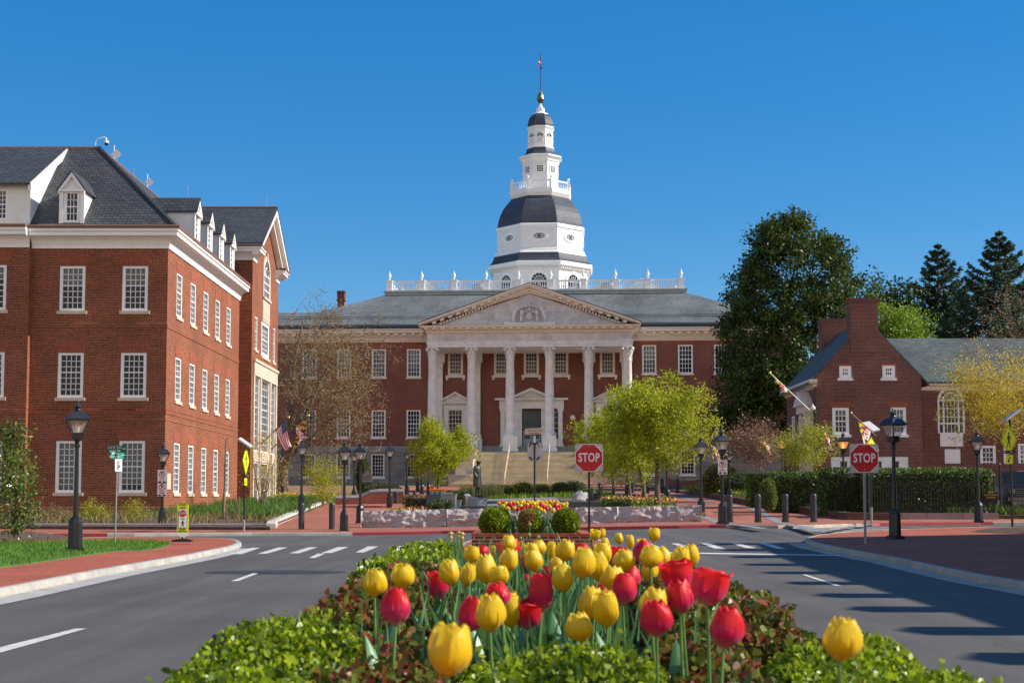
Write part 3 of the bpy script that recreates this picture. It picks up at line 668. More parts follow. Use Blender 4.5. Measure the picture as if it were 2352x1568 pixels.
def window(root, off, w, h, cols, rows, depth=.16, casing=.13, mun=.035, sill=True, glass=None, frame=None, sillmat=None, meet=.5, blind=None, lintel=None, proud=0, name='window'):
    if blind is None: blind = wrng.choice([0, 0, 0, .3, .5, .22, .6])
    a0, a1, z0, z1 = h; glass = glass or GLASS; frame = frame or WHITE
    mb = MB(off); o0 = -depth + .02; o1 = -.02 + proud
    pbox(mb, w, a0, a0 + casing, z0, z1, -depth - .02, o1); pbox(mb, w, a1 - casing, a1, z0, z1, -depth - .02, o1)
    pbox(mb, w, a0 + casing, a1 - casing, z1 - casing * .8, z1, -depth - .02, o1); pbox(mb, w, a0 + casing, a1 - casing, z0, z0 + casing * .9, -depth - .02, o1)
    b0, b1, c0, c1 = a0 + casing, a1 - casing, z0 + casing * .9, z1 - casing * .8
    for i in range(1, cols):
        x = b0 + (b1 - b0) * i / cols; pbox(mb, w, x - mun / 2, x + mun / 2, c0, c1, o0, o0 + .05)
    for j in range(1, rows):
        z = c0 + (c1 - c0) * j / rows; t = mun * (1.7 if meet and abs(j / rows - meet) < .5 / rows else 1); pbox(mb, w, b0, b1, z - t / 2, z + t / 2, o0, o0 + (.05 if t == mun else .075))
    f = mb.build(name, frame, root)
    mb = MB(off)
    if blind:
        zb = c1 - (c1 - c0) * blind
        mb.quad(w.P(b0, c0, o0 + .012), w.P(b1, c0, o0 + .012), w.P(b1, zb, o0 + .012), w.P(b0, zb, o0 + .012), 0)
        mb.quad(w.P(b0, zb, o0 + .012), w.P(b1, zb, o0 + .012), w.P(b1, c1, o0 + .012), w.P(b0, c1, o0 + .012), 1)
    else: mb.quad(w.P(b0, c0, o0 + .012), w.P(b1, c0, o0 + .012), w.P(b1, c1, o0 + .012), w.P(b0, c1, o0 + .012), 0)
    mb.build('pane', [glass, BLIND], f)
    if sill:
        mb = MB(off); pbox(mb, w, a0 - .12, a1 + .12, z0 - .17, z0, -depth, .07); mb.build('sill', sillmat or LIMESTONE, f)
    if lintel:
        mb = MB(off); e = .28
        A = [w.P(a0 - .02, z1, .012), w.P(a1 + .02, z1, .012), w.P(a1 + e, z1 + lintel, .012), w.P(a0 - e, z1 + lintel, .012)]; B = [w.P(a0 - .02, z1, -.02), w.P(a1 + .02, z1, -.02), w.P(a1 + e, z1 + lintel, -.02), w.P(a0 - e, z1 + lintel, -.02)]
        mb.add(A + B, [(0, 1, 2, 3), (0, 4, 5, 1), (1, 5, 6, 2), (2, 6, 7, 3), (3, 7, 4, 0)]); mb.build('lintel', BR_ARCH, f)
    return f
def profile_run(mb, path, prof, mi=0, closed=False):
    """moulding: prof = [(out, z)] swept along plan points with mitred corners; out is to the right of travel"""
    n = len(path); rings = []
    for i, p in enumerate(path):
        p = Vector(p); a = Vector(path[i - 1]) if (i > 0 or closed) else None; b = Vector(path[(i + 1) % n]) if (i < n - 1 or closed) else None
        d1 = (p - a).normalized() if a is not None else None; d2 = (b - p).normalized() if b is not None else None
        n1 = Vector((d1.y, -d1.x)) if d1 else None; n2 = Vector((d2.y, -d2.x)) if d2 else None
        if n1 and n2: m = (n1 + n2); m = m / max(.2, m.dot(n1))
        else: m = n1 or n2
        rings.append([(p.x + m.x * o, p.y + m.y * o, z) for o, z in prof])
    if closed: rings.append(rings[0])
    k = len(prof); mb.loft(rings, mi, cap=not closed)
    return mb
def railing(): pass
# ------------------------------------------------------------------ brick office building on the left
YC = 74.0; cz = at(381.5, 860, YC); XC = cz.x
def zf(v, Y=YC): return at(380, v, Y).z
ob = thing('office_building', 'large red brick office building with slate roof and white dormers on the left', 'building', (XC, YC, gz(XC, YC)))
OFF = ob.location
WF = Plane2((XC - 40, YC), (1, 0)); WSd = Plane2((XC, YC), (0, 1))
Z0 = -.2; ZC = zf(570)                                    # wall foot, cornice foot
def fa(u, v=860): return at(u, v, YC).x - (XC - 40)
ZW = [(zf(1131), zf(1012)), (zf(913), zf(810)), (zf(714), zf(611))]
aP = fa(67)                                                # right edge of the projecting pavilion
cols_a = [(fa(277), fa(336)), (fa(132.5), fa(191.5))]
holes = [(a0, a1, z0, z1) for a0, a1 in cols_a for z0, z1 in ZW]
mb = MB(OFF); wall(mb, WF, aP, 40, Z0, ZC, holes)
zpl = zf(1172)
YS = [76.7 + 3.36 * i for i in range(5)]; hw = .66
def ws(Y): return at(640, 860, Y)
S_rows = [(zf(1131), zf(1012)), (zf(913), zf(810)), (zf(714), zf(611))]
s_holes = [(y - YC - hw, y - YC + hw, z0, z1) for y in YS for z0, z1 in S_rows]
YW = 93.6
wall(mb, WSd, 0, YW - YC, Z0, ZC, s_holes)

mb.build('wall', BR_OFF, ob)
# pavilion at the far left, standing a hand proud of the wall
WP = Plane2((XC - 40, YC - .35), (1, 0))
pc = [(fa(15 - 60), fa(15)), (fa(-190), fa(-131))]
mb = MB(OFF); ph = [(a0, a1, z0, z1) for a0, a1 in pc for z0, z1 in ZW]
wall(mb, WP, 0, aP, Z0, ZC, ph); mb.quad(WP.P(aP, Z0), WP.P(aP, Z0, -.35), WP.P(aP, ZC, -.35), WP.P(aP, ZC)); mb.build('pavilion_wall', BR_OFF, ob)
for j, (z0, z1) in enumerate(ZW):
    for i, (a0, a1) in enumerate(cols_a): window(ob, OFF, WF, (a0, a1, z0, z1), 4, 8 if j == 0 else 7, lintel=.62, casing=.16, blind={0: .97, 1: 0, 2: .45}[j] if not (j == 0 and i == 0) else .85, glass=GLASS)
    for a0, a1 in pc: window(ob, OFF, WP, (a0, a1, z0, z1), 4, 8 if j == 0 else 7, lintel=.62, casing=.16)
    for y in YS: window(ob, OFF, WSd, (y - YC - hw, y - YC + hw, S_rows[j][0], S_rows[j][1]), 3, 8 if j == 0 else 7, lintel=.62, glass=GLASS_T)
# raking string courses and water table
def course(name, z0, z1, out, mat=BR_OFF):
    mb = MB(OFF); profile_run(mb, [(XC - 40 + aP, YC), (XC, YC), (XC, YW)], [(-.02, z0), (out, z0), (out, z1 - .04), (-.02, z1)]); mb.build(name, mat, ob, fix=True)
    mb = MB(OFF); profile_run(mb, [(XC - 40, YC - .35), (XC - 40 + aP, YC - .35)], [(-.02, z0), (out, z0), (out, z1 - .04), (-.02, z1)]); mb.build(name, mat, ob, fix=True)
course('water_table', Z0, zf(1163), .11); course('string_course', zf(950), zf(939), .035); course('string_course', zf(752), zf(741), .035)
course('string_course', zf(965), zf(961), .03)
# cornice: cove, fascia, gutter
def cornice(path, zb, s=1.0, par=None, close=False, offv=None):
    mb = MB(offv or OFF)
    pr = [(-.05, zb - .02), (.06, zb - .02), (.06, zb + .08 * s), (.10, zb + .2 * s), (.2, zb + .38 * s), (.38, zb + .52 * s), (.58, zb + .57 * s), (.60, zb + .57 * s), (.60, zb + .74 * s), (.68, zb + .8 * s), (.68, zb + .93 * s), (-.05, zb + .95 * s)]
    profile_run(mb, path, pr); mb.build('cornice', WHITE, par or ob, fix=True)
    mb = MB(offv or OFF); profile_run(mb, path, [(.30, zb + .935 * s), (.73, zb + .935 * s), (.76, zb + 1.07 * s), (.66, zb + 1.12 * s), (.30, zb + 1.12 * s)]); mb.build('gutter', COPPER, par or ob, fix=True)
cornice([(XC - 40 + aP, YC), (XC, YC), (XC, YW)], ZC); cornice([(XC - 40, YC - .35), (XC - 40 + aP - .02, YC - .35)], ZC)
# hipped slate roof: front range and side range
ze = ZC + 1.02; ex, ey = XC + .5, YC - .5; rr = 5.75; zr = zf(340, YC + 5.2); yr = ey + rr; xr = ex - rr
mb = MB(OFF)
mb.poly([(XC - 40, ey, ze), (ex, ey, ze), (xr, yr, zr), (XC - 40, yr, zr)]); mb.poly([(ex, ey, ze), (ex, YC + 28, ze), (xr, YC + 28, zr), (xr, yr, zr)])
mb.poly([(XC - 40, yr, zr), (xr, yr, zr), (xr - rr, yr + rr, ze), (XC - 40, yr + rr, ze)]); mb.poly([(xr, yr, zr), (xr, YC + 28, zr), (xr - rr, YC + 28, ze), (xr - rr, yr + rr, ze)])
mb.build('roof', SLATE, ob)
mb = MB(OFF); mb.tube([(XC - 40, yr, zr + .02), (xr, yr, zr + .02), (xr, YC + 28, zr + .02)], .09, 6); mb.build('ridge', COPPER, ob)
mb = MB(OFF); e1 = Vector((xr, yr, zr + .03)); e2 = Vector((ex, ey, ze + .03)); mb.tube([e1, e2], .1, 5); mb.build('hip_ridge', SLATE, ob)
# dormers
def dormer(c, face, wd, z0, ze_, za, run, cols=3, rows=4):
    """c plan point of the face centre; face: outward direction; run: how far it goes back"""
    n = Vector(face); d = Vector((-n.y, n.x)); w = Plane2(Vector(c) - d * (wd / 2 + 1e-3), d); B = lambda a, z, o: w.P(a, z, o)
    mb = MB(OFF); h = (wd * .2, wd * .8, z0 + .1, ze_ - .16)
    wall(mb, w, 0, wd, z0, ze_, [h], depth=.1)
    mb.poly([B(0, ze_, 0), B(wd, ze_, 0), B(wd / 2, za - .12, 0)])
    mb.quad(B(0, z0, 0), B(0, ze_, 0), B(0, ze_, -run), B(0, z0, -run)); mb.quad(B(wd, ze_, 0), B(wd, z0, 0), B(wd, z0, -run), B(wd, ze_, -run))
    f = mb.build('dormer', WHITE_B, ob, fix=False)
    mb = MB(OFF); e = .16
    for s in (0, 1):
        A = lambda t, o, dz=0: B((-e if s == 0 else wd + e) * (1 - t) + wd / 2 * t, (ze_ - .12) * (1 - t) + za * t + dz, o)
        mb.add([A(0, .2), A(1, .2), A(1, -run - .5), A(0, -run - .5), A(0, .2, .09), A(1, .2, .09), A(1, -run - .5, .09), A(0, -run - .5, .09)], [(0, 1, 2, 3), (4, 7, 6, 5), (0, 4, 5, 1), (1, 5, 6, 2), (2, 6, 7, 3), (3, 7, 4, 0)])
    mb.build('dormer_roof', SLATE, f, fix=True)
    mb = MB(OFF)
    for s in (0, 1):
        A = lambda t, k, o: B((-.1 if s == 0 else wd + .1) * (1 - t) + wd / 2 * t, (ze_ - .08) * (1 - t) + za * t - k, o)
        mb.add([A(0, .2, .02), A(1, .26, .02), A(1, 0, .02), A(0, 0, .02), A(0, .2, .17), A(1, .26, .17), A(1, 0, .17), A(0, 0, .17)], [(0, 3, 2, 1), (4, 5, 6, 7), (0, 1, 5, 4), (1, 2, 6, 5), (2, 3, 7, 6), (3, 0, 4, 7)])
    pbox(mb, w, -.12, wd + .12, ze_ - .16, ze_ - .03, .015, .14); pbox(mb, w, -.07, .12, z0, ze_ - .17, .012, .05); pbox(mb, w, wd - .12, wd + .07, z0, ze_ - .17, .012, .05)
    mb.build('dormer_trim', WHITE, f, fix=True)
    window(f, OFF, w, h, cols, rows, depth=.1, casing=.09, sill=False, name='window', glass=GLASS_T)
fc = at(173, 460, YC + .35)
dormer((fc.x, YC - .2), (0, -1), at(199, 460, YC + .35).x - at(148, 460, YC + .35).x, zf(515), zf(436), zf(398), 4.4)
for y in YS[1:]: dormer((XC + .12, y), (1, 0), 1.25, zf(519), zf(436), zf(402), 4.3, 2, 5)
# broad shed dormer over the pavilion
xs_ = XC - 40 + fa(74, 470); zs0, zs1 = zf(526), zf(416); wsd = Plane2((XC - 40, YC - .3), (1, 0)); aS = xs_ - (XC - 40)
mb = MB(OFF); wh = [(fa(-9, 470), fa(21.5, 470), zf(507), zf(438))]
wall(mb, wsd, 0, aS, zs0, zs1, wh, depth=.1); mb.poly([(xs_, YC - .3, zs0), (xs_, yr, zr - .1), (xs_, YC - .3, zs1)][::-1]); mb.quad((xs_, YC - .3, zs0), (xs_, yr, zs0), (xs_, yr, zr), (xs_, yr - .01, zr))
f = mb.build('shed_dormer', WHITE_B, ob); window(f, OFF, wsd, wh[0], 3, 6, depth=.1, casing=.1, sill=False, glass=GLASS_T)
mb = MB(OFF); ys0 = YC - .75; sl = (zr - zs1) / (yr - YC + .3); zq = zs1 - .45 * sl
mb.add([(XC - 40, ys0, zq), (xs_ + .1, ys0, zq), (xs_ + .1, yr, zr + .05), (XC - 40, yr, zr + .05), (XC - 40, ys0, zq - .12), (xs_ + .1, ys0, zq - .12), (xs_ + .1, yr, zr - .1), (XC - 40, yr, zr - .1)], [(0, 1, 2, 3), (4, 7, 6, 5), (0, 4, 5, 1), (1, 5, 6, 2), (3, 7, 4, 0)])
mb.build('shed_dormer_roof', SLATE, f, fix=True)
mb = MB(OFF); mb.prism([(xs_ + .02, ys0, zq - .42), (xs_ + .02, ys0, zq - .02), (xs_ + .02, yr + .1, zr + .03), (xs_ + .02, yr + .1, zr - .38)], (.16, 0, 0)); mb.build('rake_board', WHITE, f, fix=True)
# projecting wing with the gable to the street
XWg = at(578, 800, YW).x; YW2 = 104.0; wg0, wg1 = zf(596, YW), zf(560, YW)
WS = Plane2((XC - 12, YW), (1, 0)); WE = Plane2((XWg, YW), (0, 1)); L = YW2 - YW; ym = (YW + YW2) / 2; zap = at(634, 477, ym).z
def ey_(u, v=800):                                           # distance along the gable wall for a picture column
    a, b = ray(u, v); return XWg / a - YW
def ez(u, v): a, b = ray(u, v); return H + b * XWg / a
mb = MB(OFF); wall(mb, WS, 0, XWg - XC + 12, Z0, wg0)
side_h = [(1.15, 2.05, ez(588, 803), ez(588, 727)), (L - 2.05, L - 1.15, ez(627, 831), ez(627, 752))]
stw = (L / 2 - 1.55, L / 2 + 1.55)
big = (.95, L - .95, Z0 + .4, ez(605, 872))
wall(mb, WE, 0, L, Z0, wg0, side_h + [(stw[0], stw[1], ez(607, 820), ez(607, 740)), big], depth=.2)
mb.poly([WE.P(0, wg0), WE.P(L, wg0), WE.P(L / 2, zap - .3)]); mb.quad((XWg, YW2, Z0), (XC - 12, YW2, Z0), (XC - 12, YW2, wg0), (XWg, YW2, wg0))
mb.build('wing_wall', BR_OFF, ob)
for h in side_h: window(ob, OFF, WE, h, 2, 7, depth=.16, glass=GLASS_T)
window(ob, OFF, WE, (stw[0], stw[1], ez(607, 820), ez(607, 740)), 6, 6, depth=.2, sill=True, glass=GLASS_T, casing=.3, frame=WHITE)
# arched window and stone bay
mb = MB(OFF); zc = ez(607, 632); rr_ = 1.15; N = 20; zb = ez(607, 683)
ring = lambda r, o: [WE.P(L / 2 + r * math.cos(math.pi * i / N), zc + r * math.sin(math.pi * i / N), o) for i in range(N + 1)]
A, B = ring(rr_ + .28, .07), ring(rr_, .07); C_, D_ = ring(rr_ + .28, -.02), ring(rr_, -.02)
for i in range(N): mb.quad(A[i], A[i + 1], B[i + 1], B[i]); mb.quad(C_[i + 1], C_[i], A[i], A[i + 1]); mb.quad(B[i], B[i + 1], D_[i + 1], D_[i])
for a0, a1 in ((L / 2 - rr_ - .28, L / 2 - rr_), (L / 2 + rr_, L / 2 + rr_ + .28)): pbox(mb, WE, a0, a1, zb, zc, -.02, .07)
pbox(mb, WE, L / 2 - .14, L / 2 + .14, zc + rr_ - .1, zc + rr_ + .5, -.02, .12)
pbox(mb, WE, L / 2 - 1.43, L / 2 + 1.43, zb - .16, zb, -.02, .16); pbox(mb, WE, L / 2 - 1.4, L / 2 + 1.4, ez(607, 740), zb - .17, -.02, .05)
for i in range(-1, 2): pbox(mb, WE, L / 2 + i * .85 - .3, L / 2 + i * .85 + .3, ez(607, 735), zb - .35, .04, .075)
f = mb.build('arched_surround', LIMESTONE, ob, fix=True)
mb = MB(OFF); mb.poly([WE.P(L / 2 - rr_, zb, .02), WE.P(L / 2 + rr_, zb, .02)] + [p for p in ring(rr_, .02)]); mb.build('pane', GLASS_T, f)
mb = MB(OFF)
for i in range(1, 4): x = L / 2 - rr_ + 2 * rr_ * i / 4; pbox(mb, WE, x - .03, x + .03, zb, zc + math.sqrt(rr_ ** 2 - (x - L / 2) ** 2) * (.55 if i != 2 else 1), .02, .05)
for j in range(4): z = zb + (zc - zb) * j / 3; pbox(mb, WE, L / 2 - rr_, L / 2 + rr_, z - .03, z + .04, .02, .055)
pbox(mb, WE, L / 2 - rr_, L / 2 - rr_ + .1, zb, zc, .02, .06); pbox(mb, WE, L / 2 + rr_ - .1, L / 2 + rr_, zb, zc, .02, .06)
for k in (.55, .96):
    q = [WE.P(L / 2 + k * rr_ * math.cos(math.pi * i / N), zc + k * rr_ * math.sin(math.pi * i / N), .045) for i in range(N + 1)]; mb.tube(q, .035, 4)
mb.build('glazing_bars', WHITE, f, fix=True)
# tall stone framed entrance bay
mb = MB(OFF); zt = big[3]
pbox(mb, WE, .55, L - .55, zt, ez(605, 838), -.02, .12); pbox(mb, WE, .45, L - .45, ez(605, 842), ez(605, 836), .0, .2)
xsb = [.55, .95 + (L - 1.9) * .27, .95 + (L - 1.9) * .73, L - .95]
for x in (xsb[0], xsb[1] - .2, xsb[2] - .2, xsb[3]): pbox(mb, WE, x, x + .4, Z0, zt, -.25, .1)
zm0, zm1 = ez(605, 1062), ez(605, 1040)
for a0, a1 in ((.95, xsb[1] - .2), (xsb[1] + .2, xsb[2] - .2), (xsb[2] + .2, L - .95)): pbox(mb, WE, a0, a1, zm0, zm1, -.25, .06)
fb = mb.build('entrance_surround', LIMESTONE, ob, fix=True)
for a0, a1, c in ((.95, xsb[1] - .2, 2), (xsb[1] + .2, xsb[2] - .2, 4), (xsb[2] + .2, L - .95, 2)):
    window(ob, OFF, WE, (a0, a1, zm1, zt), c, 10, depth=.24, casing=.12, sill=False, glass=GLASS_T, meet=.6)
    window(ob, OFF, WE, (a0, a1, Z0 + .4, zm0), c, 4, depth=.24, casing=.14, sill=False, glass=GLASS_T, meet=0, name='glazed_door')
def gable_roof(root, off, mat, trim):
    pass
mb = MB(OFF); o = .75; zev = wg1; run = L / 2 + .55; sl = (zap - zev) / run
for s in (-1, 1):
    y0, y1 = ym, ym + s * run
    mb.add([(XWg + o, y0, zap), (XWg + o, y1, zev), (XC - 12, y1, zev), (XC - 12, y0, zap), (XWg + o, y0, zap - .15), (XWg + o, y1, zev - .15), (XC - 12, y1, zev - .15), (XC - 12, y0, zap - .15)], [(0, 1, 2, 3), (4, 7, 6, 5), (0, 4, 5, 1), (1, 5, 6, 2)])
mb.build('wing_roof', SLATE, ob, fix=True)
mb = MB(OFF); mb.tube([(XC - 12, ym, zap + .02), (XWg + o, ym, zap + .02)], .09, 6); mb.build('ridge', COPPER, ob)
mb = MB(OFF)
for s in (-1, 1):
    for k0, k1, x0, x1 in ((.16, .42, .0, .72), (.42, .78, .0, .42)):
        q = [(XWg + x0, ym, zap - k0), (XWg + x0, ym + s * (run - .02), zev - k0), (XWg + x0, ym + s * (run - .02), zev - k1), (XWg + x0, ym, zap - k1 - .12)]
        mb.prism(q, (x1 - x0, 0, 0))
mb.build('raking_cornice', WHITE, ob, fix=True)
cornice([(XC - 11, YW), (XWg, YW), (XWg, YW + 1.3)], wg0 - .02, .85); cornice([(XWg, YW2 - 1.3), (XWg, YW2), (XC - 11, YW2)], wg0 - .02, .85)
# roof gear
mb = MB(OFF); b = at(219, 340, yr); mb.tube([b, b + Vector((.02, 0, .35)), b + Vector((.12, 0, .52)), b + Vector((.5, 0, .62)), b + Vector((.6, 0, .56)), b + Vector((.62, 0, .42))], .035, 6)
mb.lathe([(.05, b.z + .42), (.13, b.z + .40), (.14, b.z + .28), (.02, b.z + .26)], 10, b.x + .62, b.y); f = mb.build('security_camera', WHITE, ob, smooth=40)
mb = MB(OFF); mb.ball((b.x + .62, b.y, b.z + .24), .11); mb.build('lens_dome', BLACK, f, smooth=80)
for u, v, Y in ((267, 354, yr + 3.5), (343, 418, yr + 15)):
    p = at(u, v, Y); mb = MB(OFF); mb.obox(p, .42, .06, .42, (1, .0, 1), (0, 1, 0)); mb.tube([p + Vector((-.15, .1, -.6)), p + Vector((-.15, .1, .55))], .03, 5); mb.build('panel_antenna', WHITE, ob)
for u, v0, v1, Y in ((308, 385, 418, yr + 11), (432, 428, 452, 100), (456, 455, 474, ym), (613, 452, 474, ym)):
    mb = MB(OFF); mb.tube([at(u, v1, Y), at(u, v0, Y)], .012, 3); mb.build('lightning_rod', GALV, ob)
mb = MB(OFF); pbox(mb, WSd, .55, 1.35, zf(1123), zf(1086), -.01, .02); mb.build('cornerstone', LIMESTONE, ob)
# ------------------------------------------------------------------ old domed government building on the hill (turned a little to the left)
PHI = R(-3.2); R0 = Vector((at(1217, 1000, 165).x, 165.0)); EX = Vector((math.cos(PHI), math.sin(PHI))); EY = Vector((-math.sin(PHI), math.cos(PHI)))
def fac(u, v, yl):
    a, b = ray(u, v); d = Vector((a, 1.0)); t = (yl + R0.dot(EY)) / d.dot(EY); return (d * t - R0).dot(EX), H + b * t
fx = lambda u, yl=0, v=900: fac(u, v, yl)[0]
fz = lambda v, yl=0, u=1217: fac(u, v, yl)[1]
sh = thing('state_house', 'old brick capitol with marble portico and tall white dome on the hill', 'building', (R0.x, R0.y, 0), PHI)
WB = Plane2((-30, 0), (1, 0)); NO = (0, 0, 0); GZ = 1.6
zb0, zst, zbr = GZ, fz(1026), fz(783)
def hb(u0, u1, v0, v1): return (fx(u0) + 30, fx(u1) + 30, fz(v1), fz(v0))
LW = [(694, 726.5), (774, 805.5), (853.5, 886), (934, 966)]; RW = [(1475.5, 1508), (1558, 1592), (1641, 1675), (1724, 1758)]
up = [hb(a, b, 800, 865) for a, b in LW] + [hb(a, b, 794, 859.5) for a, b in RW]
lo = [hb(a, b, 940.5, 1004) for a, b in LW] + [hb(a, b, 936, 999) for a, b in RW]
ba = [hb(a, b, 1042, 1095.5) for a, b in [LW[0], LW[1], (853.5, 884.5), (934.5, 965)]] + [hb(1478, 1510, 1038, 1091), hb(1561, 1595, 1036, 1090), hb(1643, 1677, 1036, 1090)]
PW = [(1032, 1060), (1138, 1165.5), (1206.5, 1234.5), (1274, 1302), (1381.5, 1409.5)]
pu = [hb(a - 3.5, b + 3.5, 798, 861) for a, b in PW]
pl_ = [hb(1029.5, 1063, 940, 1003), hb(1379, 1412, 937, 1000)]
dr = hb(1199, 1243, 940, 1026)
XP0, XP1 = fx(983) + 30, fx(1452) + 30
mb = MB(); wall(mb, WB, 0, 60, zst, zbr, up + lo + pu + pl_ + [dr], depth=.22)
DB = 56
for p, d in (((30, 0), (0, 1)), ((30, DB), (-1, 0)), ((-30, DB), (0, -1))): wall(mb, Plane2(p, d), 0, DB if d[0] == 0 else 60, zst, zbr)
mb.build('wall', BR_SH, sh)
mb = MB(); WB2 = Plane2((-30.12, -.12), (1, 0)); sh_ = [(a + .12, b + .12, c, d) for a, b, c, d in ba]
wall(mb, WB2, 0, 60.24, zb0, zst + .05, sh_, depth=.3)
for p, d in (((30.12, -.12), (0, 1)), ((-30.12, DB), (0, -1))): wall(mb, Plane2(p, d), 0, DB + .12, zb0, zst + .05)
mb.box(-30.12, 30.12, -.12, 0, zst + .05, zst + .052); mb.build('stone_basement', STONE, sh)
mb = MB(); mb.box(-30.2, 30.2, -.2, -.12, fz(1037), zst + .12); mb.build('stone_band', GRANITE_G, sh)
for h in up + lo: window(sh, NO, WB, h, 4, 6, depth=.2, casing=.17, mun=.05, glass=GLASS_T, lintel=.55, sillmat=CREAM)
for h in sh_: window(sh, NO, WB2, h, 5 if False else 4, 6, depth=.3, casing=.17, mun=.05, frame=CREAM, sillmat=WHITE)
for h in pu:
    f = window(sh, NO, WB, h, 4, 6, depth=.22, casing=.28, mun=.05, frame=CREAM, glass=GLASS_T, sill=False)
    mb = MB(); pbox(mb, WB, h[0] - .25, h[1] + .25, h[2] - .28, h[2], 0, .22); pbox(mb, WB, h[0] - .2, h[0] + .05, h[2] - .55, h[2] - .28, 0, .16); pbox(mb, WB, h[1] - .05, h[1] + .2, h[2] - .55, h[2] - .28, 0, .16); mb.build('sill', MARBLE, f)
def pediment_hood(w, a0, a1, z0, zc, top, par, name='hood'):
    """stone surround with a small gable over an opening"""
    mb = MB(); m = (a0 + a1) / 2
    pbox(mb, w, a0 - .55, a0, z0, zc, 0, .16); pbox(mb, w, a1, a1 + .55, z0, zc, 0, .16); pbox(mb, w, a0 - .55, a1 + .55, zc, zc + (top - zc) * .36, 0, .16)
    zz = zc + (top - zc) * .36; pbox(mb, w, a0 - .95, a1 + .95, zz, zz + .16, 0, .5)
    for s in (-1, 1):
        e = a0 - .98 if s < 0 else a1 + .98
        q = [w.P(e, zz + .16, .02), w.P(m, top - .1, .02), w.P(m, top + .16, .02), w.P(e, zz + .38, .02)]; mb.prism(q, [WB.n.x * .5, WB.n.y * .5, 0])
    mb.prism([w.P(a0 - .8, zz + .16, .02), w.P(a1 + .8, zz + .16, .02), w.P(m, top, .02)], (w.n.x * .12, w.n.y * .12, 0))
    for i in range(int((a1 - a0 + 1.7) / .3)): x = a0 - .85 + i * .3; pbox(mb, w, x, x + .15, zz - .13, zz, .1, .36)
    return mb.build(name, MARBLE, par, fix=True)
for h in pl_:
    f = window(sh, NO, WB, h, 4, 6, depth=.22, casing=.14, mun=.05, frame=CREAM, glass=GLASS_T, sill=False); pediment_hood(WB, h[0], h[1], fz(1028), h[3], fz(902), f)
# entrance: panelled double door under a transom, with side columns and pediment
mb = MB(); a0, a1, z0, z1 = dr; zt = fz(988)
pbox(mb, WB, a0, a0 + .1, z0, z1, -.25, -.05); pbox(mb, WB, a1 - .1, a1, z0, z1, -.25, -.05); pbox(mb, WB, a0, a1, z1 - .1, z1, -.25, -.05); pbox(mb, WB, a0, a1, zt, zt + .14, -.25, -.04)
fd = mb.build('doorway', BLACK, sh)
GREYDOOR = plain('grey_blue_door', (.30, .36, .40), .5, .06, 3)
for s in (0, 1):
    b0 = a0 + .1 + s * (a1 - a0 - .2) / 2; b1 = b0 + (a1 - a0 - .2) / 2 - .02; mb = MB(); pbox(mb, WB, b0, b1, z0, zt, -.26, -.14)
    for q0, q1 in ((.06, .25), (.29, .42)): pbox(mb, WB, b0 + .15, b1 - .15, z0 + (zt - z0) * q0, z0 + (zt - z0) * q1, -.14, -.115)
    pbox(mb, WB, b1 - .12 if s == 0 else b0 + .06, b1 - .06 if s == 0 else b0 + .12, z0 + 1.0, z0 + 1.5, -.14, -.07)
    d_ = mb.build('door', GREYDOOR, fd); mb = MB(); mb.quad(*[WB.P(a, z, -.13) for a, z in ((b0 + .17, z0 + (zt - z0) * .5), (b1 - .17, z0 + (zt - z0) * .5), (b1 - .17, z0 + (zt - z0) * .92), (b0 + .17, z0 + (zt - z0) * .92))]); mb.build('pane', GLASS_T, d_)
mb = MB(); mb.quad(*[WB.P(a, z, -.2) for a, z in ((a0, zt), (a1, zt), (a1, z1), (a0, z1))]); mb.build('transom', GLASS_T, fd)
zz0, zz1, zz2 = fz(1026), fz(938), fz(919)
mb = MB()
for s in (-1, 1):
    for k, wd in ((1.75, .5), (3.35, .5)):
        x = (a0 + a1) / 2 + s * k; pbox(mb, WB, x - wd / 2, x + wd / 2, zz0, zz1 - .3, 0, .3); pbox(mb, WB, x - wd / 2 - .1, x + wd / 2 + .1, zz1 - .3, zz1, 0, .4); pbox(mb, WB, x - wd / 2 - .1, x + wd / 2 + .1, zz0, zz0 + .35, 0, .4)
    x = (a0 + a1) / 2; l, r = sorted((x + s * 1.45, x + s * 3.75)); pbox(mb, WB, l, r, zz1, zz2, 0, .34); pbox(mb, WB, min(l, l - (s < 0) * .5), r + (s > 0) * .5, zz2, zz2 + .22, 0, .75)
pbox(mb, WB, a0 - .45, a0, zz0, zz1, 0, .2); pbox(mb, WB, a1, a1 + .45, zz0, zz1, 0, .2)
pbox(mb, WB, a0 - .9, a1 + .9, zz1, zz2, 0, .36); zp = fz(893.5); m = (a0 + a1) / 2
for s in (-1, 1):
    e = m + s * 2.55; q = [WB.P(e, zz2, .02), WB.P(m, zp - .2, .02), WB.P(m, zp + .12, .02), WB.P(e, zz2 + .3, .02)]; mb.prism(q, (0, -.85, 0))
mb.prism([WB.P(m - 2.3, zz2, .02), WB.P(m + 2.3, zz2, .02), WB.P(m, zp, .02)], (0, -.3, 0)); pbox(mb, WB, m - 2.5, m + 2.5, zz2, zz2 + .16, .02, .85)
for i in range(14): x = m - 2.2 + i * .33; pbox(mb, WB, x, x + .17, zz2 - .16, zz2, .3, .62)
mb.build('entrance_surround', MARBLE, fd, fix=True)
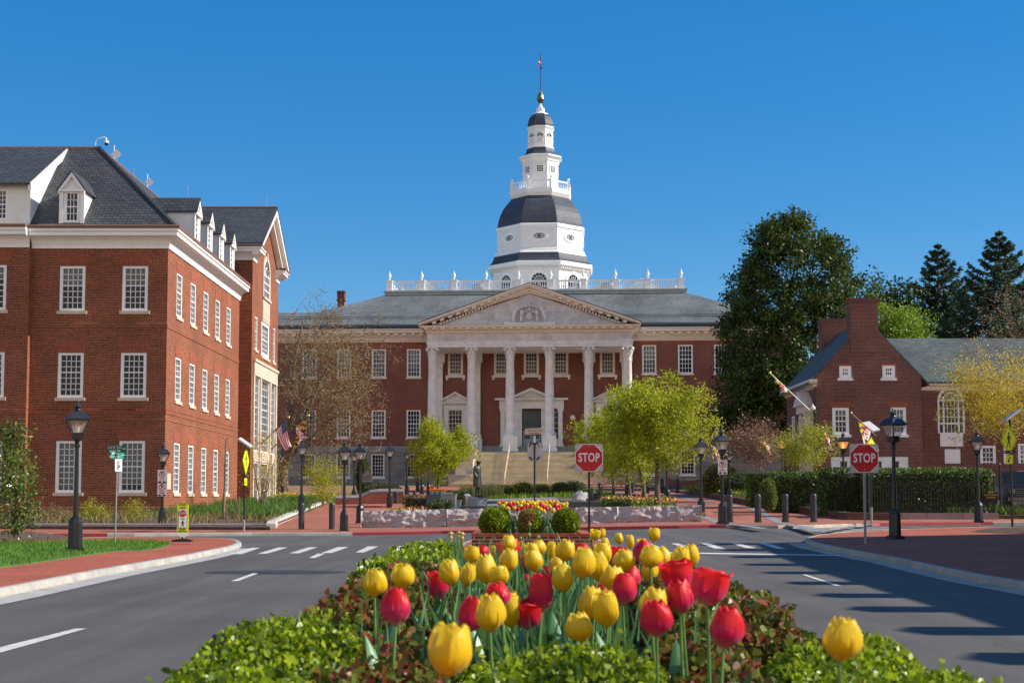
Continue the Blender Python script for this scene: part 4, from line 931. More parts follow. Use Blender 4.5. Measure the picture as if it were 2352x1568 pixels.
for s in (-1, 1):
    x = m + s * 2.55; mb = MB()
    mb.quad(*[WB.P(x + p, z, .03) for p, z in ((-.45, zz0 + .9), (.45, zz0 + .9), (.45, zz1 - .3), (-.45, zz1 - .3))]); f = mb.build('side_light', GLASS_T, fd)
    mb = MB(); [pbox(mb, WB, x - .45, x + .45, zz0 + .9 + i * .62, zz0 + .95 + i * .62, .03, .07) for i in range(6)]; pbox(mb, WB, x - .03, x + .03, zz0 + .9, zz1 - .3, .03, .07); pbox(mb, WB, x - .5, x + .5, zz0, zz0 + .9, .0, .06); mb.build('glazing_bars', CREAM, f)
# wall lamp right of the door
x, z = fac(1315.5, 958, -.5); mb = MB(); mb.ball((x, -.45, z), .28, n=14, m=10); f = mb.build('wall_lamp', WHITE, sh, smooth=80)
mb = MB(); mb.tube([(x, -.45, z - .28), (x, -.45, z - .55), (x, -.3, z - .8), (x, 0, z - .85)], [.12, .07, .08, .14], 8); mb.build('bracket', IRON, f)
# main cornice with modillions and dentils
CM = [(-.05, zbr - .05), (.05, zbr - .05), (.08, zbr + .12), (.16, zbr + .14), (.16, zbr + .42), (.3, zbr + .5), (.3, zbr + .62), (.42, zbr + .64), (.42, zbr + .95), (.95, zbr + .97), (.95, zbr + 1.15), (1.1, zbr + 1.32), (1.1, zbr + 1.42), (-.05, zbr + 1.45)]
loop = [(-30, 0), (30, 0), (30, DB), (-30, DB)]
mb = MB(); profile_run(mb, loop, CM, closed=True); fcn = mb.build('cornice', CREAM, sh, fix=True)
mb = MB()
for i in range(150): x = -30 + i * .4; mb.box(x, x + .22, -.34, -.1, zbr + .16, zbr + .40)
for i in range(60): x = -29.8 + i * 1.0; mb.box(x, x + .42, -.86, -.4, zbr + .68, zbr + .93)
mb.build('dentil_course', CREAM, fcn)
ze2 = zbr + 1.45; mb = MB(); profile_run(mb, loop, [(-.4, ze2 + .005), (1.12, ze2 + .005), (1.16, ze2 + .3), (.75, ze2 + .5), (-.4, ze2 + .55)], closed=True); mb.build('gutter', plain('dark_gutter', (.035, .045, .055), .5, .2, 2), sh, fix=True)
# hipped roof up to the balustraded deck
zd = fz(674, 8.6); dx0, dx1, dy0, dy1 = fx(889, 8.6), fx(1572, 8.6), 8.6, 47.0; e = .8; zq = ze2 + .52
mb = MB(); A = [(-30 - e, -e, zq), (30 + e, -e, zq), (30 + e, DB + e, zq), (-30 - e, DB + e, zq)]; B = [(dx0, dy0, zd), (dx1, dy0, zd), (dx1, dy1, zd), (dx0, dy1, zd)]
for i in range(4): mb.quad(A[i], A[(i + 1) % 4], B[(i + 1) % 4], B[i])
mb.build('roof', SLATE_SH, sh)
mb = MB(); mb.poly(B); profile_run(mb, [(p[0], p[1]) for p in B], [(-.1, zd - .1), (.28, zd - .1), (.28, zd + .1), (.45, zd + .22), (.45, zd + .42), (-.1, zd + .45)], closed=True); mb.build('roof_deck', ZINC, sh, fix=True)
mb = MB()
for y_, dz in ((1.1, .55), (.6, .42)): mb.tube([(-30, y_, zq + (y_ + .8) * .55 + .12), (-9.5, y_, zq + (y_ + .8) * .55 + .12)], .03, 4); mb.tube([(9.5, y_, zq + (y_ + .8) * .55 + .12), (30, y_, zq + (y_ + .8) * .55 + .12)], .03, 4)
mb.build('snow_rail', BLACK, sh)
zb1, zb2 = zd + .45, fz(643, 8.6); hB = zb2 - zb1
def bal(mb, p, q, n, z0, h, r=.09, w=.12):
    p, q = Vector(p), Vector(q); d = (q - p); L = d.length; d = d.normalized(); c = (p + q) / 2
    for zz, hh in ((z0 + .08, .2), (z0 + h - .1, .2)): mb.obox((c.x, c.y, zz), L, w * 2, hh, (d.x, d.y, 0), (-d.y, d.x, 0))
    for i in range(n):
        b = p + d * L * (i + .5) / n; mb.lathe([(r * .55, z0 + .17), (r * 1.1, z0 + h * .32), (r * .9, z0 + h * .45), (r * .5, z0 + h * .6), (r * .65, z0 + h - .2)], 6, b.x, b.y, cap=False)
def urn(mb, x, y, z, s=1): mb.lathe([(.16 * s, z), (.10 * s, z + .12 * s), (.07 * s, z + .25 * s), (.2 * s, z + .45 * s), (.25 * s, z + .7 * s), (.2 * s, z + .85 * s), (.1 * s, z + .92 * s), (.13 * s, z + 1.02 * s), (.05 * s, z + 1.2 * s), (.01, z + 1.45 * s)], 8, x, y)
def post(x, y, z0, h, par):
    mb = MB(); mb.box(x - .34, x + .34, y - .34, y + .34, z0, z0 + h * .92); mb.box(x - .42, x + .42, y - .42, y + .42, z0 + h * .92, z0 + h * 1.08); mb.box(x - .4, x + .4, y - .4, y + .4, z0 - .01, z0 + .2); o = mb.build('post', WHITE, par); mb = MB(); urn(mb, x, y, z0 + h * 1.08, .85); mb.build('urn', WHITE, o, smooth=40)
px = [fx(u, 8.6) for u in (893, 967.5, 1042, 1116.5, 1191, 1265.5, 1340.5, 1415, 1490, 1567)]
for x in px: post(x, 8.75, zb1, hB, sh)
for i in range(9): mb = MB(); bal(mb, (px[i] + .34, 8.75), (px[i + 1] - .34, 8.75), 12, zb1, hB); mb.build('balustrade', WHITE, sh)
for x in (px[0], px[-1]):
    for k in range(3):
        y0 = 8.75 + k * 12; mb = MB(); bal(mb, (x, y0 + .34), (x, y0 + 11.66), 34, zb1, hB); mb.build('balustrade', WHITE, sh); post(x, y0 + 12, zb1, hB, sh)
# skylights and roof fans on the deck
for u, wd in ((975, 5.5), (1475, 5.5)):
    x = fx(u, 20); mb = MB(); mb.lathe([(wd * .7, zb1 + .6), (.1, fz(640, 20))], 4, x, 20, rot=R(45)); mb.build('skylight', ZINC, sh)
for u in (1100, 1398):
    x = fx(u, 14); mb = MB(); mb.lathe([(.5, zb1), (.5, zb1 + .9), (.9, zb1 + 1.0), (.85, zb1 + 1.5), (.6, zb1 + 1.6)], 14, x, 14); mb.build('roof_fan', GALV, sh, smooth=40)
# chimney
x0, x1 = fx(772, 18), fx(790, 18); zt = fz(664, 18); mb = MB(); y_ = 18
mb.box(x0 + .08, x1 - .08, y_, y_ + .95, zbr, zt - .9); mb.box(x0 + .02, x1 - .02, y_ - .06, y_ + 1.01, zt - .9, zt - .62); mb.box(x0 - .05, x1 + .05, y_ - .12, y_ + 1.07, zt - 1.3, zt - 1.1)
for a, b in ((x0, x0 + .22), (x1 - .22, x1), ((x0 + x1) / 2 - .12, (x0 + x1) / 2 + .12)): mb.box(a, b, y_, y_ + .95, zt - .62, zt - .2)
mb.box(x0 - .04, x1 + .04, y_ - .06, y_ + 1.0, zt - .2, zt); mb.build('chimney', BR_SH, sh)
# low rear range on the left
zl = fz(714, 24); mb = MB(); mb.poly([(-52, 16, ze2 + .4), (-25, 16, ze2 + .4), (-25, 24, zl), (-52, 24, zl)]); mb.poly([(-52, 24, zl), (-25, 24, zl), (-25, 32, ze2 + .4), (-52, 32, ze2 + .4)]); mb.build('rear_roof', SLATE_SH, sh)
mb = MB(); wall(mb, Plane2((-52, 16.6), (1, 0)), 0, 24, zb0, ze2 + .2); mb.build('rear_wall', BR_SH, sh); mb = MB(); mb.box(-52, -28, 16.2, 16.6, zbr, ze2 + .3); mb.build('rear_cornice', CREAM, sh)
# ------------------------------------------------------------------ portico
YP = -6.5; uc = [993, 1083, 1171.5, 1262, 1352.5, 1442]; xc = [fx(u, YP, 920) for u in uc]; pz = lambda v: fz(v, YP)
zfl = pz(1037); ped0, ped1 = pz(1037), pz(1001); sh0, sh1 = pz(1001), pz(826); cp1 = pz(797.5); ar1 = pz(783); fr1 = pz(765.5); co1 = pz(749)
def column(x, y, par, r=.53, pil=False):
    mb = MB(); b = .72
    mb.box(x - b - .1, x + b + .1, y - b - .1, y + b + .1, ped0 - .3, ped0 + .35); mb.box(x - b, x + b, y - b, y + b, ped0 + .35, ped1)
    base = mb.build('pedestal', MARBLE, par)
    mb = MB(); hh = sh1 - sh0
    mb.lathe([(.74, sh0), (.74, sh0 + .2), (.64, sh0 + .22), (.68, sh0 + .34), (.6, sh0 + .46), (r + .03, sh0 + .55), (r, sh0 + .7), (r * 1.0, sh0 + hh * .35), (r * .95, sh0 + hh * .6), (r * .84, sh1 - .15), (r * .9, sh1 - .1), (r * .84, sh1)], 28, x, y)
    mb.build('shaft', MARBLE, par, smooth=35)
    mb = MB(); hc = cp1 - sh1; rb = r * .84
    mb.lathe([(rb, sh1), (rb, sh1 + hc * .5), (rb * 1.25, sh1 + hc * .85)], 16, x, y)
    for tier, (n, z0, z1, ro) in enumerate(((8, .02, .42, 1.30), (8, .12, .68, 1.42), (8, .5, .92, 1.62))):
        for i in range(n):
            a = 2 * math.pi * (i + .5 * (tier % 2)) / n; ca, sa = math.cos(a), math.sin(a); rr_ = rb * 1.02; ww = .19
            pts = []
            for t, rk, wk in ((0, 1.0, 1), (.45, 1.08, 1), (.85, ro * .93, .8), (1, ro, .35), (.9, ro * 1.04, .15)):
                z = sh1 + hc * (z0 + (z1 - z0) * t); rad = rb * rk
                pts.append([(x + ca * rad - sa * ww * wk, y + sa * rad + ca * ww * wk, z), (x + ca * rad + sa * ww * wk, y + sa * rad - ca * ww * wk, z)])
            mb.grid(pts)
    for i in range(4):
        a = R(45 + 90 * i); px_, py_ = x + math.cos(a) * rb * 1.75, y + math.sin(a) * rb * 1.75
        mb.tube([(px_ - math.sin(a) * .14, py_ + math.cos(a) * .14, sh1 + hc * .84), (px_ + math.sin(a) * .14, py_ - math.cos(a) * .14, sh1 + hc * .84)], .14, 8)
    mb.lathe([(rb * 1.7, sh1 + hc * .9), (rb * 1.98, cp1)], 4, x, y, rot=R(45)); mb.build('capital', MARBLE, par)
    return
for x in xc:
    e = bpy.data.objects.new('column', None); link_ = col.objects.link(e); e.parent = sh; KIDS.setdefault(sh.name, []).append(e); column(x, YP, e)
for x in xc[:2] + xc[4:]:
    mb = MB(); mb.box(x - .5, x + .5, -.35, 0, ped1, sh1 - .2); mb.box(x - .72, x + .72, -.55, 0, ped0, ped1); mb.box(x - .58, x + .58, -.45, 0, ped1, ped1 + .4)
    mb.box(x - .55, x + .55, -.5, 0, sh1 - .2, sh1 + .3); mb.box(x - .75, x + .75, -.7, 0, sh1 + .3, cp1); mb.build('pilaster', MARBLE, sh)
X0, X1 = xc[0] - .55, xc[-1] + .55; ent = [(X0, 0), (X0, YP - .5), (X1, YP - .5), (X1, 0)]; ent = ent
mb = MB(); mb.box(X0 + .02, X1 - .02, YP - .48, -.02, cp1, ar1 - .1)
profile_run(mb, ent, [(-.3, cp1), (0, cp1), (0, cp1 + (ar1 - cp1) * .4), (.05, cp1 + (ar1 - cp1) * .42), (.05, ar1 - .12), (.12, ar1 - .08), (.12, ar1), (-.3, ar1)]); mb.build('architrave', MARBLE, sh, fix=True)
mb = MB(); profile_run(mb, ent, [(-.3, ar1), (.02, ar1), (.02, fr1), (-.3, fr1)]); mb.build('frieze', MARBLE_T, sh, fix=True)
hC = co1 - fr1; CP = [(-.3, fr1), (.08, fr1), (.08, fr1 + .05), (.12, fr1 + .05), (.12, fr1 + hC * .42), (.34, fr1 + hC * .46), (.34, fr1 + hC * .74), (.8, fr1 + hC * .76), (.8, fr1 + hC * .9), (.92, co1), (-.3, co1)]
mb = MB(); profile_run(mb, ent, CP); fcp = mb.build('portico_cornice', CREAM, sh, fix=True)
mb = MB(); n = int((X1 - X0 + .2) / .38)
for i in range(n): x = X0 - .1 + i * .38; mb.box(x, x + .21, YP - .80, YP - .55, fr1 + hC * .1, fr1 + hC * .4)
n = int((X1 - X0 + .6) / .95)
for i in range(n + 1): x = X0 - .3 + i * .95; mb.box(x, x + .45, YP - 1.2, YP - .8, fr1 + hC * .5, fr1 + hC * .74)
mb.build('dentil_course', CREAM, fcp)
# pediment
xm = (X0 + X1) / 2; zap2 = fz(650, YP - 1.3, 1217); eL, eR = X0 - .92, X1 + .92; yf = YP - .5
mb = MB(); mb.poly([(X0, yf - .02, co1), (X1, yf - .02, co1), (xm, yf - .02, zap2 - 1.1)]); ftym = mb.build('tympanum', MARBLE_T, sh)
mb = MB(); sl = (zap2 - co1) / (xm - eL)
for s in (-1, 1):
    e = eL if s < 0 else eR
    for k0, k1, o0, o1 in ((0, .22, 0, .95), (.22, .42, 0, .8), (.42, .78, 0, .42), (.78, 1.05, 0, .2)):
        q = [(e + s * -k0 * .0, yf, co1 - k0 + .25), (xm, yf, zap2 - k0), (xm, yf, zap2 - k1), (e, yf, co1 - k1 + .25)]
        q = [(p[0], p[1], max(p[2], co1 - .02)) for p in q]; mb.prism(q, (0, -o1, 0))
fr_ = mb.build('raking_cornice', CREAM, sh, fix=True)
mb = MB(); L = math.hypot(xm - eL, zap2 - co1); ux, uz = (xm - eL) / L, (zap2 - co1) / L
for s in (-1, 1):
    nn = int(L / .95)
    for i in range(1, nn):
        t = i * .95; cx_ = (eL + ux * t) if s < 0 else (eR - ux * t); czz = co1 + .25 + uz * t - .58
        if czz > co1 + .2: mb.obox((cx_, yf - .6, czz), .45, .36, .26, (ux, 0, uz * (-s)), (0, 1, 0))
    nn = int(L / .38)
    for i in range(2, nn):
        t = i * .38; cx_ = (eL + ux * t) if s < 0 else (eR - ux * t); czz = co1 + .25 + uz * t - .92
        if czz > co1 + .2: mb.obox((cx_, yf - .32, czz), .21, .24, .22, (ux, 0, uz * (-s)), (0, 1, 0))
mb.build('dentil_course', CREAM, fr_)
mb = MB(); mb.poly([(eL - .1, yf - 1.0, co1 + .3), (xm, yf - 1.0, zap2 + .06), (xm, 8, zap2 + .06), (eL - .1, 8, co1 + .3)]); mb.poly([(xm, yf - 1.0, zap2 + .06), (eR + .1, yf - 1.0, co1 + .3), (eR + .1, 8, co1 + .3), (xm, 8, zap2 + .06)]); mb.build('portico_roof', SLATE_SH, sh)
# carved arms in the tympanum: two standing figures, shield, mantle and crest on a ledge
mb = MB(); yt = yf - .03; c0, cb = fx(1216, yf), fz(741, yf); S = (fz(690, yf) - cb) / 3.0
mb.box(fx(1157.5, yf), fx(1276, yf), yt - .35, yt, fz(748, yf), cb + .02)
def bl(x, z, rx, rz, ry=.22): mb.ball((c0 + x * S * 1.12, yt - .05, cb + z * S), rx * S * 1.1, ry * 1.7, rz * S, 10, 8)
bl(0, .85, .42, .62, .35); bl(0, .9, .30, .45, .45)
for s in (-1, 1):
    bl(s * .95, .45, .2, .5, .3); bl(s * .9, 1.25, .26, .55, .36); bl(s * .9, 1.95, .14, .18, .34); bl(s * .6, 1.35, .3, .12, .34); bl(s * 1.05, .1, .12, .14, .4)
    for k in range(7):
        a = R(20 + k * 17); bl(s * (1.35 + .55 * math.cos(a * .6)), .25 + .28 * k, .18 + .02 * k, .36, .24)
    bl(s * 1.9, .6, .28, .55, .22); bl(s * 1.75, 1.25, .3, .45, .26); bl(s * 1.35, 1.85, .35, .26, .24); bl(s * .45, 2.1, .3, .14, .28)
bl(0, 1.75, .24, .3, .36); bl(0, 2.2, .3, .14, .36); bl(0, 2.5, .12, .3, .3); bl(.12, 2.65, .18, .08, .3)
mb.build('carved_arms', MARBLE, ftym, smooth=60)
# portico floor, steps, cheek walls, handrails
gzb = gz(2, 150) + .12; xl, xr2 = fx(1093, YP - 3), fx(1341, YP - 3)
mb = MB(); mb.box(X0 - .5, X1 + .5, YP - 1.1, 0, GZ, zfl - .02); fs_ = mb.build('portico_floor', STONE, sh)
ztop = pz(1040); ys_ = YP - 1.1; nst = 28; run = .34; rise = (ztop - gzb) / nst
mb = MB()
for i in range(3): mb.box(xl - .2, xr2 + .2, ys_ - .5 + .12 * i, ys_ + .001, ztop + (zfl - ztop) * i / 3, ztop + (zfl - ztop) * (i + 1) / 3 - .001)
mb.build('top_steps', GRANITE_G, fs_)
mb = MB()
for i in range(nst):
    z1 = ztop - i * rise; y1 = ys_ - .5 - i * run; ex_ = 0 if i < nst - 9 else (i - nst + 9) * .28
    mb.box(xl - ex_, xr2 + ex_ * .5, y1 - run - .03, y1, z1 - rise - .5, z1 - .05, i * 7 % 5 % 3); mb.box(xl - ex_, xr2 + ex_ * .5, y1 - run - .07, y1, z1 - .048, z1 - .002, 3)
mb.build('steps', [STEPSTONE, stained('step_stone_grey', (.58, .50, .35), (.40, .35, .26), .9, .8, .2), stained('step_stone_tan', (.66, .52, .30), (.48, .38, .24), .9, .8, .2), stained('step_nosing', (.74, .64, .44), (.56, .48, .34), .9, .8, .2)], sh)
for s, x in ((-1, xl), (1, xr2)):
    mb = MB(); a, b = (x - 1.9, x - .001) if s < 0 else (x + .001, x + 1.9)
    mb.box(a, b, ys_ - 2.2, ys_ + .5, gzb - .6, zfl - .05); mb.box(a - .12, b + .12, ys_ - 2.35, ys_ + .5, zfl - .05, zfl + .28)
    mb.box(a, b, ys_ - 5.6, ys_ - 2.2, gzb - .6, gzb + 2.7); mb.box(a - .12, b + .05, ys_ - 5.75, ys_ - 2.2, gzb + 2.7, gzb + 2.9)
    mb.box(a - .5, b - .002 if s < 0 else b + .5, ys_ - 7.6, ys_ - 5.6, gzb - .6, gzb + 1.05); mb.box(a - .6, b if s < 0 else b + .6, ys_ - 7.7, ys_ - 5.6, gzb + 1.05, gzb + 1.2); mb.build('cheek_wall', LIMESTONE, sh)
for u0 in (1165, 1259.5):
    x = fx(u0, YP - 6); mb = MB(); y0, y1 = ys_ - .8, ys_ - .5 - nst * run
    zA, zB = ztop + .9, gzb + .9; mb.tube([(x, y0, zA), (x, y1, zB)], .05, 6); mb.tube([(x, y0, zA - .45), (x, y1, zB - .45)], .03, 5)
    for k in range(6): f = k / 5; y = y0 + (y1 - y0) * f; z = zA + (zB - zA) * f; mb.tube([(x, y, z), (x, y, z - 1.1)], .045, 5)
    mb.build('handrail', plain('weathered_rail', (.55, .42, .33), .5, .3, 1), sh)
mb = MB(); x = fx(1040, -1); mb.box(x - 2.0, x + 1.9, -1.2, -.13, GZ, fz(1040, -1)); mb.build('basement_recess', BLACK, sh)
# ------------------------------------------------------------------ dome tower
YD = 35.0; YT = 165 + 35; dxx = 0.0; Yf = YT - 6.0
xd = fac(1242, 650, YD)[0]
def tz(v, r=6.0): return fz(v, YD - r, 1242)
tw = bpy.data.objects.new('dome_tower', None); col.objects.link(tw); tw.parent = sh; KIDS.setdefault(sh.name, []).append(tw); tw.location = (xd, YD, 0)
K8 = 1 / math.cos(R(22.5)); ROT = R(22.5)
def oct_(name, prof, mat, smooth=None, par=tw):              # prof in apothems
    mb = MB(); mb.lathe([(a * K8, z) for a, z in prof], 8, rot=ROT); return mb.build(name, mat, par)
zA = zd; z1 = tz(612, 6.55); z2 = tz(600, 7.2)
oct_('base_drum', [(6.55, zA), (6.55, z1 + .3)], WHITE_B)
oct_('base_cornice', [(6.6, z1 - .3), (6.75, z1 - .25), (6.75, z1), (7.1, z1 + .15), (7.2, z1 + .2), (7.3, z2 + .05), (7.25, z2 + .12)], WHITE)
mb = MB()
for i in range(8):
    a = R(45 * i - 90); ca, sa = math.cos(a), math.sin(a); hwid = 6.7 * math.tan(R(22.5))
    for k in range(14): t = -hwid + (k + .5) * 2 * hwid / 14; mb.obox((ca * 6.84 - sa * t, sa * 6.84 + ca * t, z1 - .1), .2, .22, .2, (-sa, ca, 0), (ca, sa, 0))
mb.build('dentil_course', CREAM, tw)
z3 = tz(579, 6.4); oct_('skirt_roof', [(7.22, z2 + .12), (7.0, z2 + .25), (6.75, z2 + .55), (6.55, z2 + 1.0), (6.42, z3 + .1)], SLATE_DOME)
z4 = tz(569, 6.4); oct_('moulding', [(6.3, z3), (6.45, z3), (6.42, z3 + .12), (6.28, z3 + .3), (6.2, z4), (6.0, z4 + .1)], WHITE)
z5 = tz(513, 6.0); oct_('drum', [(6.0, z4), (6.02, z5 - .3)], WHITE_B); oct_('drum_cornice', [(6.02, z5 - .5), (6.15, z5 - .45), (6.2, z5 - .05), (6.08, z5 + .05), (5.9, z5 + .06)], WHITE)
z6 = tz(447, 4.3); hD = z6 - z5
oct_('dome', [(5.98, z5 + .05), (5.93, z5 + hD * .12), (5.78, z5 + hD * .3), (5.52, z5 + hD * .47), (5.18, z5 + hD * .63), (4.78, z5 + hD * .77), (4.35, z5 + hD * .89), (3.9, z6 + .1)], SLATE_DOME)
z7 = tz(431.5, 4.2); oct_('gallery', [(3.8, z6 - .15), (4.0, z6 + .0), (4.1, z6 + .2), (4.25, z6 + .45), (4.3, z7 - .05), (4.2, z7)], WHITE)
z8 = tz(412, 4.0); R8 = 4.0 * K8
for i in range(8):
    a, b = R(45 * i - 112.5), R(45 * i - 67.5); p, q = Vector((R8 * math.cos(a), R8 * math.sin(a))), Vector((R8 * math.cos(b), R8 * math.sin(b))); d = (q - p).normalized()
    mb = MB(); bal(mb, p + d * .2, q - d * .2, 9, z7, z8 - z7, .06, .07); mb.build('balustrade', WHITE, tw)
    mb = MB(); mb.obox((p.x, p.y, (z7 + z8) / 2 + .05), .36, .36, z8 - z7 + .15, (d.x, d.y, 0), (-d.y, d.x, 0)); o = mb.build('post', WHITE, tw); mb = MB(); mb.lathe([(.06, z8 + .1), (.06, z8 + .25)], 6, p.x, p.y); mb.ball((p.x, p.y, z8 + .4), .2); mb.build('ball_finial', WHITE, o, smooth=60)
z9 = tz(365, 2.6); oct_('lantern_drum', [(2.5, z7), (2.48, z9)], WHITE_B); z10 = tz(352.5, 2.9)
oct_('lantern_cornice', [(2.5, z9 - .2), (2.6, z9 - .1), (2.65, z9 + .2), (2.95, z9 + .45), (2.98, z10 - .05), (2.9, z10)], WHITE)
z11 = tz(338, 1.9); oct_('bell_roof', [(2.9, z10), (2.5, z10 + .12), (2.2, z10 + .35), (2.0, z10 + .7), (1.9, z11 + .05)], SLATE_DOME)
z12 = tz(293, 1.8); oct_('belvedere', [(1.9, z11 - .05), (1.92, z11 + .2), (1.75, z11 + .25), (1.72, z12)], WHITE)
z13 = tz(288, 1.8); oct_('belvedere_cornice', [(1.74, z12 - .1), (1.8, z12), (1.92, z13 - .12), (1.9, z13)], WHITE)
z14 = tz(260, 1.1); hh = z14 - z13
oct_('cap_dome', [(1.82, z13), (1.8, z13 + hh * .2), (1.7, z13 + hh * .48), (1.5, z13 + hh * .74), (1.2, z13 + hh * .92), (1.05, z14)], SLATE_DOME)
z15 = tz(247.5, .5); oct_('cap_plinth', [(1.1, z14 - .02), (1.08, z14 + .08), (.62, z14 + .32), (.58, z14 + .35), (.56, z15), (.4, z15 + .02)], WHITE)
z16 = tz(237.5, .3); mb = MB(); mb.lathe([(.2, z15), (.2, z15 + .1), (.28, z15 + .25), (.28, z15 + .4), (.15, z15 + .52), (.2, z16)], 14); mb.build('finial_neck', WHITE, tw, smooth=40)
z17 = tz(209, .3); hA = z17 - z16; mb = MB(); mb.lathe([(.2, z16), (.36, z16 + hA * .12), (.5, z16 + hA * .28), (.52, z16 + hA * .38)], 18); mb.build('acorn_cup', plain('dull_gilding', (.16, .11, .04), .4, .2, 3, metal=.8), tw, smooth=60)
mb = MB(); mb.lathe([(.55, z16 + hA * .38), (.5, z16 + hA * .48), (.43, z16 + hA * .65), (.27, z16 + hA * .85), (.1, z16 + hA * .96), (.09, z17 + .12), (.05, z17 + .15)], 18); mb.build('acorn', GOLD, tw, smooth=60)
z18 = tz(124, .2); mb = MB(); mb.tube([(0, 0, z17), (0, 0, z18)], [.055, .035], 6); mb.build('flag_rod', BLACK, tw)
mb = MB(); zA1, zA2 = tz(160, .1), tz(133, .1)
P = [[(.08 * math.sin(i * 1.9) + .12 * j * math.cos(i * .7), -.1 * j + .1 * math.cos(i), zA2 + (zA1 - zA2) * i / 9) for j in range(4)] for i in range(10)]
mb.grid(P, lambda i, j: (0, 1, 2, 0, 3, 0)[(i * 2 + j) % 6]); mb.build('furled_flag', [FRED, FWHITE, FGOLD, FBLACK], tw)
# tower windows
def face_(i, ap): a = R(45 * i - 90); return Vector((math.cos(a), math.sin(a))), a
for i in (-1, 0, 1, 2, -2):
    n, a = face_(i, 1)
    t = Vector((-n.y, n.x))
    def Pt(s, z, ap): return (n.x * ap + t.x * s, n.y * ap + t.y * s, z)
    # arched windows in the base drum
    z0, zc_, rw = zA - .2, tz(644, 6.55), 1.05; N = 14
    for (r0, r1, o, mt, nm) in ((rw, rw + .42, .10, WHITE, 'arch_trim'),):
        mb = MB(); A = [Pt(r1 * math.cos(math.pi * k / N), zc_ + r1 * math.sin(math.pi * k / N), 6.55 + o) for k in range(N + 1)]; B = [Pt(r0 * math.cos(math.pi * k / N), zc_ + r0 * math.sin(math.pi * k / N), 6.55 + o) for k in range(N + 1)]
        A2 = [Pt(r1 * math.cos(math.pi * k / N), zc_ + r1 * math.sin(math.pi * k / N), 6.5) for k in range(N + 1)]; B2 = [Pt(r0 * math.cos(math.pi * k / N), zc_ + r0 * math.sin(math.pi * k / N), 6.5) for k in range(N + 1)]
        for k in range(N): mb.quad(A[k], A[k + 1], B[k + 1], B[k]); mb.quad(A[k], A2[k], A2[k + 1], A[k + 1]); mb.quad(B[k], B[k + 1], B2[k + 1], B2[k])
        for s0, s1 in ((-r1, -r0), (r0, r1)): mb.quad(Pt(s0, z0, 6.55 + o), Pt(s1, z0, 6.55 + o), Pt(s1, zc_, 6.55 + o), Pt(s0, zc_, 6.55 + o))
        mb.obox(Pt(0, zc_ + rw + .35, 6.62), .3, .16, .62, (t.x, t.y, 0), (n.x, n.y, 0)); f = mb.build('arched_window', WHITE, tw, fix=True)
    mb = MB(); mb.poly([Pt(-rw, z0, 6.57), Pt(rw, z0, 6.57)] + [Pt(rw * math.cos(math.pi * k / N), zc_ + rw * math.sin(math.pi * k / N), 6.57) for k in range(N + 1)]); mb.build('pane', GLASS, f)
    mb = MB()
    for s in (-.5, 0, .5): mb.tube([Pt(s, z0, 6.6), Pt(s, zc_, 6.6)], .035, 4)
    for k in (-.8, 0): mb.tube([Pt(-rw, zc_ + k, 6.6), Pt(rw, zc_ + k, 6.6)], .04, 4)
    for k in range(1, 6): mb.tube([Pt(.2 * rw * math.cos(math.pi * k / 6), zc_ + .2 * rw * math.sin(math.pi * k / 6), 6.6), Pt(rw * math.cos(math.pi * k / 6), zc_ + rw * math.sin(math.pi * k / 6), 6.6)], .03, 4)
    mb.tube([Pt(.6 * rw * math.cos(math.pi * k / 8), zc_ + .6 * rw * math.sin(math.pi * k / 8), 6.6) for k in range(9)], .03, 4); mb.build('glazing_bars', WHITE, f)
    # oval windows in the drum
    zo = tz(541, 6.0); rx, rz = 1.25, .72
    def el(k, fx_, o): b = 2 * math.pi * k / 28; return Pt(rx * fx_ * math.cos(b), zo + rz * (fx_ + (fx_ - 1) * .35) * math.sin(b), 6.01 + o)
    mb = MB(); rings = [[el(k, g_, o_) for k in range(28)] for g_, o_ in ((1.0, .0), (.98, .10), (.84, .12), (.8, .06), (.66, .05), (.64, .0))]; mb.loft(rings + [], cap=False)
    for r_ in rings: r_.append(r_[0])
    mb = MB(); mb.grid(rings); f = mb.build('oval_window', WHITE, tw, fix=True, smooth=40)
    mb = MB(); mb.poly([el(k, .66, .02) for k in range(28)]); mb.build('pane', GLASS, f)
    mb = MB()
    for k in range(8): b = 2 * math.pi * k / 8; mb.tube([Pt(.28 * math.cos(b), zo + .16 * math.sin(b), 6.06), Pt(.8 * math.cos(b), zo + .42 * math.sin(b), 6.06)], .03, 4)
    for cx_, q, w_ in ((0, .2, .3), (-.48, .14, .2), (.48, .14, .2)): mb.tube([Pt(cx_ + w_ * math.cos(2 * math.pi * k / 12), zo + q * math.sin(2 * math.pi * k / 12), 6.06) for k in range(13)], .03, 4)
    mb.build('glazing_bars', WHITE, f)
    # square lantern windows
    w8 = Plane2((n.x * 2.5 - t.x, n.y * 2.5 - t.y), (t.x, t.y)); zl0, zl1 = tz(393.5, 2.5), tz(380, 2.5)
    mb = MB(); pbox(mb, w8, .42, 1.58, zl0 - .18, zl1 + .18, .0, .06); f = mb.build('window', WHITE, tw); mb = MB(); mb.quad(w8.P(.58, zl0, .065), w8.P(1.42, zl0, .065), w8.P(1.42, zl1, .065), w8.P(.58, zl1, .065)); mb.build('pane', GLASS, f)
    mb = MB(); [pbox(mb, w8, x - .025, x + .025, zl0, zl1, .065, .085) for x in (.86, 1.14)]; [pbox(mb, w8, .58, 1.42, zl0 + (zl1 - zl0) * k - .025, zl0 + (zl1 - zl0) * k + .025, .065, .09) for k in (.25, .5, .75)]; mb.build('glazing_bars', WHITE, f)
    # belvedere arches
    zc2, r2 = tz(311.5, 1.73), .42; zz0 = tz(326, 1.73); ap = 1.735
